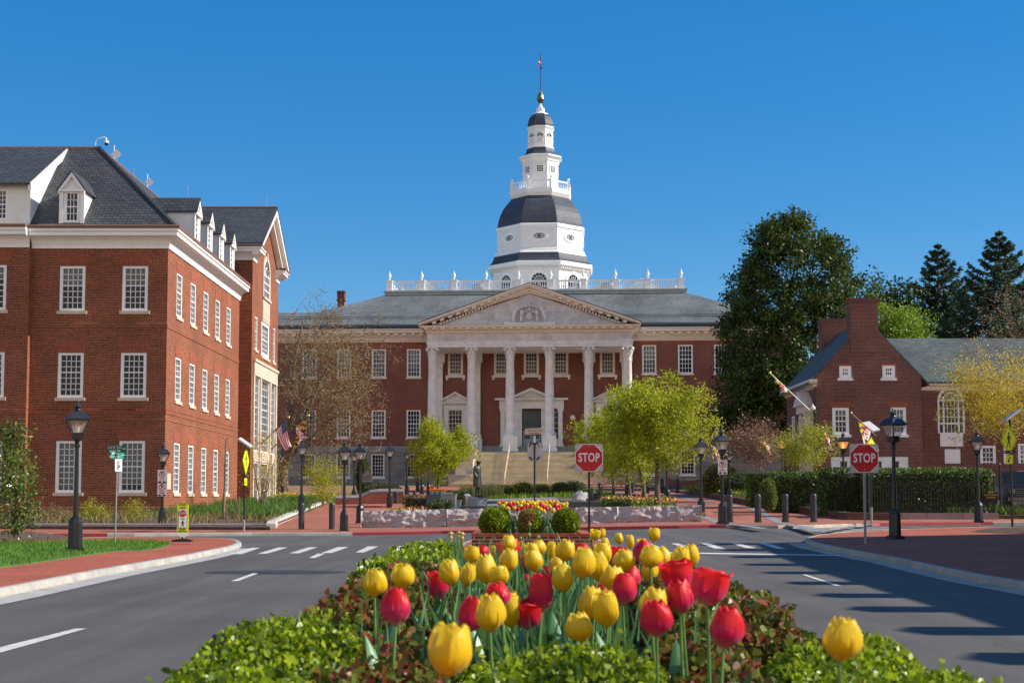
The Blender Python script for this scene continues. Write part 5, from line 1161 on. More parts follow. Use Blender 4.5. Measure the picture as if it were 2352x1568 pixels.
    mb = MB(); mb.poly([Pt(r2 * math.cos(math.pi * k / 10), zc2 + r2 * math.sin(math.pi * k / 10), ap + .02) for k in range(11)]); f = mb.build('fanlight', GLASS, tw)
    mb = MB(); A = [Pt((r2 + .16) * math.cos(math.pi * k / 10), zc2 + (r2 + .16) * math.sin(math.pi * k / 10), ap + .03) for k in range(11)]; mb.tube(A, .05, 5)
    for k in (3, 5, 7): mb.tube([Pt(0, zc2, ap + .03), Pt(r2 * math.cos(math.pi * k / 10), zc2 + r2 * math.sin(math.pi * k / 10), ap + .03)], .03, 4)
    for s in (-.36, 0, .36): mb.tube([Pt(s, zz0, ap + .03), Pt(s, zc2 - .25, ap + .03)], .045, 4)
    mb.tube([Pt(-.6, zc2 - .08, ap + .04), Pt(.6, zc2 - .08, ap + .04)], .06, 4); mb.tube([Pt(-.6, zz0, ap + .04), Pt(.6, zz0, ap + .04)], .05, 4); mb.build('arch_trim', WHITE, f)
    mb = MB(); mb.quad(Pt(-.36, zz0, ap + .015), Pt(.36, zz0, ap + .015), Pt(.36, zc2 - .25, ap + .015), Pt(-.36, zc2 - .25, ap + .015)); mb.build('louvre', CREAM, f)
# ------------------------------------------------------------------ gabled brick house on the right
YH = 95.0; XH0, XH1 = at(1874, 950, YH).x, at(2117.6, 950, YH).x; hz_ = lambda v, Y=YH: at(1996, v, Y).z
rh = thing('brick_house', 'dark red brick gabled house with two chimneys and a lower wing on the right', 'house', (XH0, YH, gz(XH0, YH))); RO = rh.location
ZG, ZE = 1.2, hz_(866); XM = (XH0 + XH1) / 2; ZA = hz_(735); YB = 105.0; WH = XH1 - XH0
WG = Plane2((XH0, YH), (1, 0)); ga = lambda u, v=950: at(u, v, YH).x - XH0
wins = [(ga(1911.5), ga(1950), hz_(998), hz_(936)), (ga(2046), ga(2081.5), hz_(998), hz_(935))]
att = [(ga(1929), ga(1956), hz_(868), hz_(841)), (ga(2028), ga(2056.5), hz_(868), hz_(840))]
gar = (ga(1907), ga(2085), ZG + .3, hz_(1048))
mb = MB(RO); wall(mb, WG, 0, WH, ZG, ZE, wins + [gar], depth=.14)
mb.poly([WG.P(0, ZE), WG.P(WH, ZE), WG.P(WH / 2, ZA)])
WL = Plane2((XH0, YB), (0, -1)); lwin = [(YB - 103.3, YB - 102.1, hz_(1000), hz_(940)), (YB - 100.8, YB - 99.6, hz_(1000), hz_(930))]
wall(mb, WL, 0, YB - YH, ZG, ZE, lwin, depth=.14)
mb.quad((XH1, YH, ZG), (XH1, YB, ZG), (XH1, YB, ZE), (XH1, YH, ZE)); mb.poly([(XH0, YB, ZG), (XH0, YB, ZE), (XM, YB, ZA), (XH1, YB, ZE), (XH1, YB, ZG)])
mb.build('wall', BR_RH, rh)
for h in wins: window(rh, RO, WG, h, 3, 4, depth=.14, casing=.22, mun=.045, lintel=.4, sillmat=WHITE)
for h in att: window(rh, RO, WG, h, 3, 2, depth=0, casing=.24, mun=.045, lintel=.16, proud=.1, sillmat=WHITE)
for h in lwin: window(rh, RO, WL, h, 3, 4, depth=.14, casing=.2, mun=.045, sillmat=WHITE)
mb = MB(RO); a0, a1, z0, z1 = gar; pbox(mb, WG, a0, a1, z0, z1, -.14, -.08)
for i in range(1, 9): x = a0 + (a1 - a0) * i / 9; pbox(mb, WG, x - .03, x + .03, z0, z1, -.08, -.05)
for z in (z1 - .2, z1 - .9, z1 - 1.6, z1 - 2.3): pbox(mb, WG, a0, a1, z - .05, z + .05, -.08, -.045)
gd = mb.build('garage_door', WHITE, rh); mb = MB(RO)
for i in range(9):
    x = a0 + (a1 - a0) * (i + .5) / 9
    if i % 2 == 1: mb.quad(*[WG.P(x + p, z, -.07) for p, z in ((-.22, z1 - .75), (.22, z1 - .75), (.22, z1 - .32), (-.22, z1 - .32))])
mb.build('pane', GLASS, gd)
# roof with the left slope in view, bargeless brick gable
mb = MB(RO); sl = (ZA - ZE) / (WH / 2); o = .55
for s in (-1, 1):
    x1 = XM + s * (WH / 2 + o); z1 = ZE - o * sl * .9 + .12
    q = [(XM, YH + .06, ZA + .12), (x1, YH + .06, z1), (x1, YB + .2, z1), (XM, YB + .2, ZA + .12)]; mb.add(q + [(p[0], p[1], p[2] - .14) for p in q], [(0, 1, 2, 3), (4, 7, 6, 5), (0, 4, 5, 1), (1, 5, 6, 2), (2, 6, 7, 3)])
mb.build('roof', SLATE_RH, rh, fix=True)
mb = MB(RO); profile_run(mb, [(XH0, YB), (XH0, YH - .05), (XH0 + .02, YH - .05)], [(.0, ZE - .75), (.12, ZE - .7), (.2, ZE - .5), (.42, ZE - .42), (.5, ZE - .28), (.5, ZE - .18), (0, ZE - .15)]); mb.build('cornice', CREAM, rh, fix=True)
def chim(x0, x1, y0, y1, z0, z1, par):
    mb = MB(RO); mb.box(x0, x1, y0, y1, z0, z1 - .25); mb.box(x0 - .05, x1 + .05, y0 - .05, y1 + .05, z1 - .25, z1 - .08); mb.box(x0 - .08, x1 + .08, y0 - .08, y1 + .08, z1 - .08, z1); return mb.build('chimney', BR_RH, par)
cx0, cx1 = at(1953.5, 800, YH).x, at(2018, 800, YH).x
chim(cx0, cx1, YH - .04, YH + 1.1, ZA - 2.2, at(1985, 685, YH).z, rh)
y2 = 103.2; c2 = chim(at(1888, 760, y2).x, at(1946, 760, y2).x, y2, y2 + 1.3, ZE, at(1915, 732.5, y2).z, rh)
mb = MB(RO); x = at(1917, 730, y2 + .5).x; z = at(1917, 732, y2 + .5).z; mb.box(x - .5, x + .4, y2 + .3, y2 + 1, z + .2, z + .25); mb.box(x - .3, x - .25, y2 + .5, y2 + .6, z, z + .2); mb.box(x + .2, x + .25, y2 + .5, y2 + .6, z, z + .2); mb.build('chimney_cap', BLACK, c2)
# side door with a pedimented surround on the left wall
dy = 97.2; w2 = Plane2((XH0, dy + 1.3), (0, -1)); mb = MB(RO); zt = hz_(945)
for a in (0, .45, 1.75, 2.2): pbox(mb, w2, a, a + .36, ZG, zt, 0, .45)
pbox(mb, w2, -.1, 2.65, zt, zt + .5, 0, .6)
mb.prism([w2.P(-.25, zt + .5, 0), w2.P(2.8, zt + .5, 0), w2.P(1.27, zt + 1.5, 0)], (-.8, 0, 0)); fdr = mb.build('door_surround', CREAM, rh, fix=True)
mb = MB(RO); pbox(mb, w2, .83, 1.73, ZG + .5, zt - .2, -.02, .05); mb.build('door', GREYDOOR, fdr)
mb = MB(RO); mb.tube([(XH0 - .05, YH - .12, ZE - .6), (XH0 - .05, YH - .12, ZG)], .09, 7); mb.build('downpipe', IRON, rh)
mb = MB(RO); p = at(1867.5, 937, YH - .4); mb.ball(p, .16); mb.tube([p, p + Vector((.05, .3, .3))], .05, 5); mb.build('security_camera', WHITE, rh, smooth=60)
mb = MB(RO); p = at(1839, 956, 99.0); mb.lathe([(.02, p.z + .5), (.28, p.z + .22), (.2, p.z - .3)], 4, p.x, p.y); mb.tube([p + Vector((0, 0, .4)), (XH0, 99.0, p.z + .55)], .03, 4); mb.build('wall_lantern', IRON, rh)
# wing set back on the right
YW_ = 98.2; XR = 52.0; WR = Plane2((XH1, YW_), (1, 0)); wa = lambda u, v=950: at(u, v, YW_).x - XH1; wz = lambda v, Y=YW_: at(2200, v, Y).z
zwe, zwr = wz(876), wz(777, YW_ + 5.2)
shut = (wa(2168), wa(2204), wz(1064), wz(1031)); gw = (wa(2249), wa(2285.5), wz(1098), wz(1023)); gw2 = (wa(2336), wa(2368), wz(1080), wz(1018)); gw3 = (wa(2303), wa(2322), wz(1100), wz(1020))
mb = MB(RO); wall(mb, WR, 0, XR - XH1, ZG, zwe, [shut, gw, gw2, gw3], depth=.14); mb.quad((XR, YW_, ZG), (XR, YW_ + 10, ZG), (XR, YW_ + 10, zwe), (XR, YW_, zwe)); mb.build('wing_wall', BR_RH, rh)
window(rh, RO, WR, gw, 3, 6, depth=.14, casing=.2, mun=.05, sill=False); window(rh, RO, WR, gw2, 3, 5, depth=.14, casing=.2, mun=.05); window(rh, RO, WR, gw3, 2, 5, depth=.14, casing=.2, mun=.05)
mb = MB(RO); a0, a1, z0, z1 = shut; pbox(mb, WR, a0, a1, z0, z1, -.14, -.02)
for i in (0, 1):
    for q0, q1 in ((.12, .55), (.65, .9)): b = a0 + .14 + i * (a1 - a0 - .14) / 2; pbox(mb, WR, b, b + (a1 - a0) / 2 - .24, z0 + (z1 - z0) * q0, z0 + (z1 - z0) * q1, -.02, .005)
mb.build('shutter', WHITE, rh)
mb = MB(RO); pbox(mb, WR, .01, XR - XH1, ZG, wz(1064), -.05, .06); mb.build('water_table', BR_RH, rh)
mb = MB(RO)
for (ya, za, yb, zb) in ((YW_ - .45, zwe - .05, YW_ + 5.2, zwr), (YW_ + 10.8, zwe - .05, YW_ + 5.2, zwr)):
    q = [(XM + 1, ya, za), (XR + .3, ya, za), (XR + .3, yb, zb), (XM + 1, yb, zb)]; mb.add(q + [(x, y, z - .12) for x, y, z in q], [(0, 1, 2, 3), (4, 7, 6, 5), (0, 4, 5, 1), (1, 5, 6, 2), (3, 2, 6, 7)])
mb.build('wing_roof', SLATE_RH, rh, fix=True)
mb = MB(RO); profile_run(mb, [(XH1 + .05, YW_), (XR, YW_)], [(0, zwe - .65), (.12, zwe - .6), (.18, zwe - .35), (.38, zwe - .28), (.42, zwe - .1), (0, zwe - .08)]); mb.build('cornice', CREAM, rh, fix=True)
ac = (wa(2154) + wa(2214)) / 2; ar = (wa(2214) - wa(2154)) / 2 - .12; zc = wz(889) - ar - .12; zb = wz(995); N = 18
mb = MB(RO); A = lambda r, o: [WR.P(ac + r * math.cos(math.pi * k / N), zc + r * math.sin(math.pi * k / N), o) for k in range(N + 1)]
for r0, r1, o in ((ar - .04, ar + .13, .06), (ar * .62, ar * .70, .04)):
    p, q = A(r0, o), A(r1, o)
    for k in range(N): mb.quad(q[k], q[k + 1], p[k + 1], p[k])
for x in (-ar - .08, ar + .08, -ar * .66, ar * .66): pbox(mb, WR, ac + x - .06, ac + x + .06, zb, zc, .0, .06)
for z in (zb, zc, zb + (zc - zb) * .3): pbox(mb, WR, ac - ar, ac + ar, z - .06, z + .06, .0, .055)
for z in (.5, .75): pbox(mb, WR, ac - ar, ac + ar, zb + (zc - zb) * z - .025, zb + (zc - zb) * z + .025, .0, .04)
for x in (-.33, 0, .33): pbox(mb, WR, ac + x * ar - .02, ac + x * ar + .02, zb, zc, 0, .045)
for k in range(1, 8): mb.tube([WR.P(ac + ar * .7 * math.cos(math.pi * k / 8), zc + ar * .7 * math.sin(math.pi * k / 8), .03), WR.P(ac + ar * math.cos(math.pi * k / 8), zc + ar * math.sin(math.pi * k / 8), .03)], .018, 4)
for k in range(1, 6): mb.tube([WR.P(ac, zc, .03), WR.P(ac + ar * .6 * math.cos(math.pi * k / 6), zc + ar * .6 * math.sin(math.pi * k / 6), .03)], .016, 4)
pbox(mb, WR, ac - ar, ac + ar, zb - .9, zb, 0, .05); f = mb.build('arched_window', WHITE, rh); mb = MB(RO); mb.poly([WR.P(ac - ar, zb, .012), WR.P(ac + ar, zb, .012)] + A(ar, .012)); mb.build('pane', GLASS, f)
# ------------------------------------------------------------------ building on the right of the street, only its shadow reaches the picture
tl = math.tan(SUN_EL); hb_ = 7.0; D_ = hb_ / tl; q1, q2 = gr(1742, 1247.5), gr(2352, 1224.5, .12); sx0, sy0, sx1, sy1 = 4.55 + D_, 2.0, q1[0] - .35 + D_, q1[1]; e2 = (q2[0] + D_, q2[1])
br = thing('corner_building', 'long brick building with a pier topped parapet casting the toothed shadow over the right lane', 'building', (20, 20, 0)); BO = br.location
d = Vector((sx1 - sx0, sy1 - sy0)).normalized(); WK = Plane2((sx1, sy1), (-d.x, -d.y)); LK_ = (Vector((sx1, sy1)) - Vector((sx0, sy0))).length
bh = [(1.4 + 3.3 * i, 2.9 + 3.3 * i, z, z + 1.7) for i in range(11) for z in (1.0, 4.3)]
mb = MB(BO); wall(mb, WK, 0, LK_, 0, hb_, bh); A = [WK.P(0, 0), WK.P(LK_, 0), (sx0 + 26, sy0, 0), (e2[0], e2[1], 0)]
for i in (1, 2, 3): p, q = A[i], A[(i + 1) % 4]; mb.quad((p[0], p[1], 0), (q[0], q[1], 0), (q[0], q[1], hb_), (p[0], p[1], hb_))
mb.poly([(p[0], p[1], hb_ - .3) for p in A]); mb.build('wall', BR_OFF, br)
for h in bh: window(br, BO, WK, h, 3, 4)
for i in range(13):
    yv = [9.87, 12.25, 14.9, 17.9, 20.5, 23.6, 27.0, 30.3, 33.6, 36.8, 40.0, 6.6, 3.6][i]; a = (sy1 - yv) / (sy1 - sy0) * LK_
    mb = MB(BO); pbox(mb, WK, a - .45, a + .45, hb_, hb_ + .62, -.8, .02); mb.loft([[WK.P(a - .5, hb_ + .62, .06), WK.P(a + .5, hb_ + .62, .06), WK.P(a + .5, hb_ + .62, -.85), WK.P(a - .5, hb_ + .62, -.85)], [WK.P(a - .06, hb_ + 1.0, -.3), WK.P(a + .06, hb_ + 1.0, -.3), WK.P(a + .06, hb_ + 1.0, -.5), WK.P(a - .06, hb_ + 1.0, -.5)]]); mb.build('parapet_pier', BR_OFF, br)
# ------------------------------------------------------------------ trees
def crown_tree(name, label, u, Y, vbase, vtop, u0, u1, vlow, seed, n, leaf, mat, bark, r0=.1, nl=26, lr=.55, per=14, cat='tree', group=None, dz=.2, spread=.32, shell=.5, forks=None, tw=.5):
    g = np.random.default_rng(seed); top = at((u0 + u1) / 2, vtop, Y); lowz = at(u, vlow, Y).z; x0, x1 = at(u0, vlow, Y).x, at(u1, vlow, Y).x
    bx = at(u, 1150, Y).x; bz = gz(bx, Y) + dz; c = ((x0 + x1) / 2, Y, (top.z + lowz) / 2); r = ((x1 - x0) / 2, (x1 - x0) / 2, (top.z - lowz) / 2)
    L, T = lumps(c, [q * .9 for q in r], nl, lr, per, g, shell)
    kp = vnoise(L * 1.1, seed * 1.7) > -.20; f_ = 1 + .22 * vnoise(L * 1.9, seed); T = (T.reshape(len(L), per, 3) - np.array(c)) * f_[:, None, None] + np.array(c); L, T = L[kp], T[kp].reshape(-1, 3)
    hT = lowz + (top.z - lowz) * .12 - bz
    trunk = [(bx, Y, bz), (bx + g.normal() * .05, Y, bz + hT * .5), (bx + (c[0] - bx) * .25 + g.normal() * .06, Y, bz + hT), (bx + (c[0] - bx) * .5, Y, bz + hT + (top.z - lowz) * tw * .5)]
    return tree(name, label, (bx, Y, bz), trunk, L, T, n, leaf, mat, bark, r0, seed, cat, group, spread, rmin=.01)
GL = 'young lime green trees in the mall beds'
crown_tree('lime_tree', 'small rounded lime green tree left of the capitol steps', 1006, 108, 1122, 960, 940, 1082, 1100, 3, 15000, .17, LIME, BARK, .09, 80, .34, 7, group=GL, spread=.2)
crown_tree('lime_tree', 'largest lime green tree, foremost of the row right of the octagonal stop sign', 1511, 72, 1158, 858, 1385, 1642, 1075, 5, 19000, .15, LIME, BARK, .15, 120, .34, 7, group=GL, spread=.2, shell=.35)
crown_tree('lime_tree', 'second lime green tree in the row, trunk just left of the foremost one', 1479, 79, 1153, 930, 1362, 1520, 1085, 6, 11000, .14, LIME, BARK, .13, 64, .34, 7, group=GL, spread=.2)
crown_tree('lime_tree', 'thin trunked lime green tree in the middle of the mall row', 1447, 88, 1144, 960, 1345, 1490, 1085, 8, 9000, .15, LIME, BARK, .10, 64, .34, 7, group=GL, spread=.2)
crown_tree('lime_tree', 'lime green tree farthest back in the row, beside the steps', 1408, 101, 1134, 950, 1318, 1450, 1090, 9, 9000, .16, LIME, BARK, .10, 64, .34, 7, group=GL, spread=.2)
# the great bare budding tree between the two buildings
def bare_tree(name, label, base, trunk, c, r, nl, lr, per, seed, buds, bl, mat, bark, r0, up=.1, flat=1, rmin=.012, spread=.25, cat='tree', kr=.5, stems=None):
    g = np.random.default_rng(seed); L, T = lumps(c, r, nl, lr, per, g, .25, flat)
    return tree(name, label, base, trunk, L, T, buds, bl, mat, bark, r0, seed, cat, None, spread, wig=.11, rmin=rmin, up=up, kr=kr, stems=stems)
Yb = 116; b = at(648, 1120, Yb); b.z = gz(b.x, b.y); c = at(735, 872, Yb); zz = b.z
st = [([(b.x + .1, Yb, zz + 2), (b.x + 1.2, Yb - .5, zz + 5), (b.x + 2.6, Yb - .8, zz + 8), (b.x + 4.2, Yb - 1, zz + 11.5)], [.26, .2, .14, .06]), ([(b.x + .1, Yb, zz + 2.5), (b.x + 1.8, Yb + .3, zz + 4.4), (b.x + 3.8, Yb + .5, zz + 6.2), (b.x + 6, Yb, zz + 7.5)], [.22, .17, .12, .05]), ([(b.x, Yb, zz + 3), (b.x + .6, Yb, zz + 7), (b.x + .9, Yb, zz + 11), (b.x + 1.6, Yb, zz + 14.5)], [.24, .17, .11, .05])]
bare_tree('budding_tree', 'big spreading tree with bare limbs and brown buds left of the capitol', b, [tuple(b), (b.x + .1, Yb, zz + 2.5), (b.x + .9, Yb - .3, zz + 5), (b.x + 2.0, Yb, zz + 8)], tuple(c), (5.0, 4.6, 6.3), 170, .75, 15, 21, 20000, .125, BUD, BARK_P, .42, rmin=.042, spread=.3, kr=.7, stems=st)
# southern magnolia, big and dark
Ym = 128; x0, x1 = at(1640, 900, Ym).x, at(1985, 700, Ym).x; zt = at(1800, 510, Ym).z; zb_ = gz(24, Ym) + 1
g = np.random.default_rng(31); L = []; prof = [(1000, 1650, 1930), (900, 1640, 1935), (800, 1655, 1960), (700, 1668, 1982), (640, 1680, 1975), (580, 1700, 1935), (545, 1735, 1915), (515, 1765, 1860)]
while len(L) < 520:
    v = 505 + 500 * g.random() ** .9; i = max(k for k in range(len(prof)) if prof[k][0] >= min(v, 1000)); a_ = prof[i]; b_ = prof[min(i + 1, 7)]; f = 0 if a_ is b_ else (a_[0] - v) / (a_[0] - b_[0]); f = min(1, max(0, f))
    ul, ur = a_[1] + (b_[1] - a_[1]) * f, a_[2] + (b_[2] - a_[2]) * f; hw = (ur - ul) / 2 * .93; a = g.random() * 6.283; rr = (.45 + .55 * g.random() ** .45) * (1 + .10 * math.sin(v * .11 + a * 3) + .05 * g.normal())
    c_ = at((ul + ur) / 2 + math.cos(a) * rr * hw, v, Ym); L.append((c_.x, Ym + math.sin(a) * rr * hw * .036, c_.z))
L = np.array(L); T = np.concatenate([l + g.normal(size=(4, 3)) * .33 for l in L]); xb = at(1815, 1100, Ym).x
tree('magnolia_tree', 'tall dark evergreen magnolia with glossy leaves between capitol and brick house', (xb, Ym, zb_ - 1), [(xb, Ym, zb_ - 1), (xb, Ym, zb_ + 4), (xb + .4, Ym, zb_ + 10), (xb, Ym, zt - 6)], L, T, 66000, .35, MAGN, BARK, .5, 31, spread_r=.36, rmin=.03, aspect=.5, bias=(0, -.1, .3))
Ym2 = 140; g = np.random.default_rng(33); c = at(2050, 740, Ym2); L, T = lumps(tuple(c), (3.6, 3.0, 3.6), 42, .5, 4, g, .4); bb = (c.x, Ym2, gz(c.x, Ym2))
tree('magnolia_tree', 'smaller dark evergreen tree seen over the brick house roof beside the tall chimney', bb, [bb, (c.x, Ym2, 8), (c.x, Ym2, c.z)], L, T, 5500, .36, MAGN, BARK, .3, 33, spread_r=.55, rmin=.03)
Yl = 126; g = np.random.default_rng(35); c = at(2058, 770, Yl); L, T = lumps(tuple(c), (3.0, 2.5, 2.4), 34, .6, 8, g, .4); bb = (c.x, Yl, gz(c.x, Yl))
tree('spring_tree', 'bright green leafing tree behind the house roof right of the tall chimney', bb, [bb, (c.x, Yl, 7), (c.x, Yl, c.z)], L, T, 9000, .24, leafmat('fresh_green_leaves', [(.10, .19, .015), (.22, .34, .03), (.33, .42, .04)], .4), BARK, .2, 35, spread_r=.4)
p = at(2165, 1100, 140); spruce('spruce_tree', 'dark conical spruce standing free above the slate wing roof', (p.x, 140, 3), at(2165, 556, 140).z - 3, 9.8, 41, 34, 'spruces behind the brick house')
p = at(2308, 1100, 132); spruce('spruce_tree', 'taller spruce at the right edge of the photo', (p.x, 132, 3), at(2308, 526, 132).z - 3, 10.5, 43, 36, 'spruces behind the brick house')
Yr = 70; p = at(2470, 1150, Yr); b = Vector((p.x, Yr, gz(p.x, Yr))); c = at(2318, 908, Yr)
bare_tree('budding_tree', 'yellow budded low branching tree reaching in from the right edge', b, [tuple(b), (b.x - .2, Yr, b.z + 1.6), (b.x - .6, Yr, b.z + 3), (b.x - 1.2, Yr, b.z + 4.2)], tuple(c), (3.75, 2.8, 2.2), 70, .40, 12, 51, 15000, .105, BUDY, BARK, .2, rmin=.008, spread=.22)
Yr = 84; p = at(2455, 1150, Yr); b = Vector((p.x, Yr, gz(p.x, Yr))); c = at(2372, 790, Yr)
bare_tree('bare_tree', 'leafless reddish twigged tree at the right edge in front of the wing roof', b, [tuple(b), (b.x - .2, Yr, b.z + 3), (b.x - .6, Yr, b.z + 6)], tuple(c), (3.9, 2.8, 4.0), 60, .5, 13, 53, 3500, .08, BUD, TWIG, .22, rmin=.018, spread=.2)
Y_ = 76; p = at(1845, 1085, Y_); b = Vector((p.x, Y_, gz(p.x, Y_) + .2)); c = at(1838, 1026, Y_)
bare_tree('flowering_shrub', 'yellow green leafing shrub behind the hedge in front of the brick house', b, [tuple(b), tuple(b + Vector((0, 0, .5))), tuple(b + Vector((0, 0, .9)))], tuple(c), (1.85, 1.5, 1.15), 40, .28, 10, 55, 6500, .10, SHRUBY, BARK_P, .06, rmin=.006, spread=.17, cat='shrub')
Y_ = 86; p = at(1745, 1085, Y_); b = Vector((p.x, Y_, gz(p.x, Y_) + .2)); c = at(1735, 1022, Y_)
bare_tree('twiggy_shrub', 'rounded leafless red brown shrub in front of the dark magnolia', b, [tuple(b), tuple(b + Vector((-.2, 0, .9))), tuple(b + Vector((-.4, 0, 1.4)))], tuple(c), (1.75, 1.5, 1.25), 60, .26, 16, 57, 9000, .10, leafmat('red_brown_twigs', [(.17, .08, .055), (.28, .15, .10), (.35, .2, .13)], .1), TWIG, .08, rmin=.008, spread=.2, cat='shrub')
# left: young magnolia, bare sapling, multi stemmed serviceberry, spring shrub
Y_ = 41.5; p = at(38, 1150, Y_); b = Vector((p.x, Y_, .3)); g = np.random.default_rng(61); c = at(28, 1110, Y_); L, T = lumps((c.x, Y_, c.z - .15), (.68, .6, 1.35), 40, .16, 5, g, .5); L2, T2 = lumps((c.x - .05, Y_, at(28, 1000, Y_).z), (.28, .25, .5), 12, .1, 4, g, .3)
tree('magnolia_tree', 'young glossy leaved magnolia on the lawn at the left edge', b, [tuple(b), (b.x, Y_, 1.2), (b.x - .1, Y_, 2.6), (b.x - .12, Y_, at(28, 970, Y_).z)], np.concatenate([L, L2]), np.concatenate([T, T2]), 2600, .14, leafmat('young_magnolia_leaves', [(.03, .06, .01), (.08, .14, .02), (.20, .23, .03), (.34, .33, .08)], .25, .3, .6), BARK, .06, 61, spread_r=.14, rmin=.008, aspect=.42)
Y_ = 71; p = at(513, 1185, Y_); b = Vector((p.x, Y_, gz(p.x, Y_) + .24)); c = at(516, 1040, Y_)
bare_tree('bare_sapling', 'slim leafless sapling in front of the side wall of the office building', b, [tuple(b), (b.x + .05, Y_, b.z + 1.4), (b.x + .05, Y_, b.z + 2.6), (b.x + .1, Y_, b.z + 3.8)], tuple(c), (.75, .7, 1.7), 26, .2, 5, 63, 0, .1, BUD, BARK_P, .07, up=-.3, rmin=.006)
Y_ = 80; p = at(603, 1150, Y_); b = Vector((p.x, Y_, gz(p.x, Y_) + .24)); c = at(607, 1070, Y_); g = np.random.default_rng(65)
st = [([tuple(b), (b.x + math.cos(a) * .3, Y_ + math.sin(a) * .3, b.z + 1.2), (b.x + math.cos(a) * .75, Y_ + math.sin(a) * .6, b.z + 3.2)], [.04, .03, .012]) for a in np.linspace(0, 5.5, 7)]
L, T = lumps(tuple(c), (1.25, 1.1, 1.9), 34, .3, 7, g, .4)
tree('multistem_tree', 'many stemmed small tree with sparse yellow buds by the office entrance', b, [tuple(b), (b.x, Y_, b.z + .8), (b.x + .05, Y_, b.z + 1.8)], L, T, 1800, .09, BUDY, BARK_P, .05, 65, spread_r=.2, rmin=.006, stems=st)
Y_ = 88; p = at(742, 1140, Y_); b = Vector((p.x, Y_, gz(p.x, Y_) + .24)); c = at(742, 1100, Y_)
bare_tree('spring_shrub', 'broad yellow green shrub behind the street lamps on the left', b, [tuple(b), tuple(b + Vector((0, 0, .4))), tuple(b + Vector((0, 0, .8)))], tuple(c), (1.15, 1.0, 1.15), 34, .25, 10, 67, 3800, .10, SHRUBY, BARK, .06, rmin=.007, spread=.16, cat='shrub')
Y_ = 92; p = at(786, 1140, Y_); b = Vector((p.x, Y_, gz(p.x, Y_) + .24)); c = at(786, 1075, Y_)
bare_tree('bare_sapling', 'pale leafless sapling with upright twigs beside the broad spring shrub', b, [tuple(b), (b.x, Y_, b.z + 1.2), (b.x, Y_, b.z + 2.6)], tuple(c), (.5, .4, 1.3), 14, .2, 5, 69, 200, .08, BUDY, BARK_P, .05, up=-.3, rmin=.007)
# ------------------------------------------------------------------ hedges and shrubs
def hedge_px(label, u0, u1, vt, vb, Y, depth, n, leaf, mat, seed, name='hedge', group=None, z0=None, lump=.06):
    x0, x1 = at(u0, 1150, Y).x, at(u1, 1150, Y).x; zt_ = at((u0 + u1) / 2, vt, Y).z; z0 = gz((x0 + x1) / 2, Y) + .18 if z0 is None else z0
    return hedge_box(name, label, x0, x1, Y, Y + depth, z0, zt_, n, leaf, mat, seed, group=group, lump=lump)
hedge_px('long dark hedge behind the iron fence at the right', 1996, 2288, 1074, 1190, 62.6, 1.6, 9000, .13, HEDGEL, 71)
hedge_px('dark upright hedge block left of the fenced hedge, behind the second stop sign', 1893, 2000, 1075, 1180, 64, 1.5, 4500, .12, BOXD, 72)
hedge_px('glossy hedge block with pale new tips beside the bollards', 1772, 1893, 1083, 1160, 69, 1.6, 5000, .13, HEDGEL, 73)
hedge_px('farther clipped hedge block right of the no parking sign', 1722, 1774, 1086, 1150, 76, 1.4, 2500, .13, HEDGEL, 74)
b = at(1764, 1150, 67.5); hedge_ball('cone_shrub', 'small yellow green conical shrub between two hedge blocks', (b.x, 67.5, gz(b.x, 67.5) + .2), .45, .85, 1500, .08, leafmat('bright_cone_leaves', [(.10, .16, .01), (.2, .28, .02)], .3), 75, squash=.1)
b = at(1655, 1110, 96); hedge_ball('clipped_shrub', 'rounded shrub with golden top at the walkway edge', (b.x, 96, gz(b.x, 96) + .1), 1.25, 1.25, 2600, .15, leafmat('golden_yew', [(.06, .07, .012), (.22, .19, .02), (.42, .32, .03)], .3), 76)
b = at(1700, 1110, 92); hedge_ball('clipped_shrub', 'dark rounded shrub right of the golden topped one', (b.x, 92, gz(b.x, 92)), 1.3, 1.0, 2200, .15, BOXD, 77)
b = at(881, 1130, 88); hedge_ball('clipped_shrub', 'wide flat topped clipped yew above the curved brick wall', (b.x, 88, gz(b.x, 88) + .55), 1.32, .55, 4200, .10, YEWL, 78, squash=.2)
GH = 'low clipped hedges of the mall'
for lab, u0, u1, vt, Y, dp, sd in (('long low hedge nearest the round clipped yew', 923, 996, 1136, 76, 1.0, 81), ('low hedge block in front of the grey granite plinth', 995, 1040, 1147, 68, .9, 82), ('smallest low hedge block right above the rough wall', 981.5, 1019, 1153.5, 63.5, .8, 83),
        ('low hedge left of the statue, behind the plinth', 1040, 1076, 1127.5, 96, 1.0, 84), ('low hedge block close beside the statue pedestal', 1047, 1068, 1137.5, 84, .9, 85), ('dark low hedge right of the stop sign pole, below the tulip bed', 1384, 1453, 1145.5, 69, .9, 86),
        ('dark hedge behind the seated bronze figures', 1330, 1386, 1124, 97, 1.0, 87), ('low hedge behind the seated figures, next to the rough boulder', 1345, 1382, 1134, 84, .8, 88)):
    hedge_px(lab, u0, u1, vt, 0, Y, dp, 1500, .09, YEWL if sd < 86 else BOXD, sd, group=GH, lump=.03)
b = at(800, 1140, 108); hedge_ball('columnar_evergreen', 'dark narrow evergreen against the stone basement beside the marker sign', (at(833, 1100, 112).x, 112, gz(-11, 112)), .55, 1.8, 1800, .14, BOXD, 89)
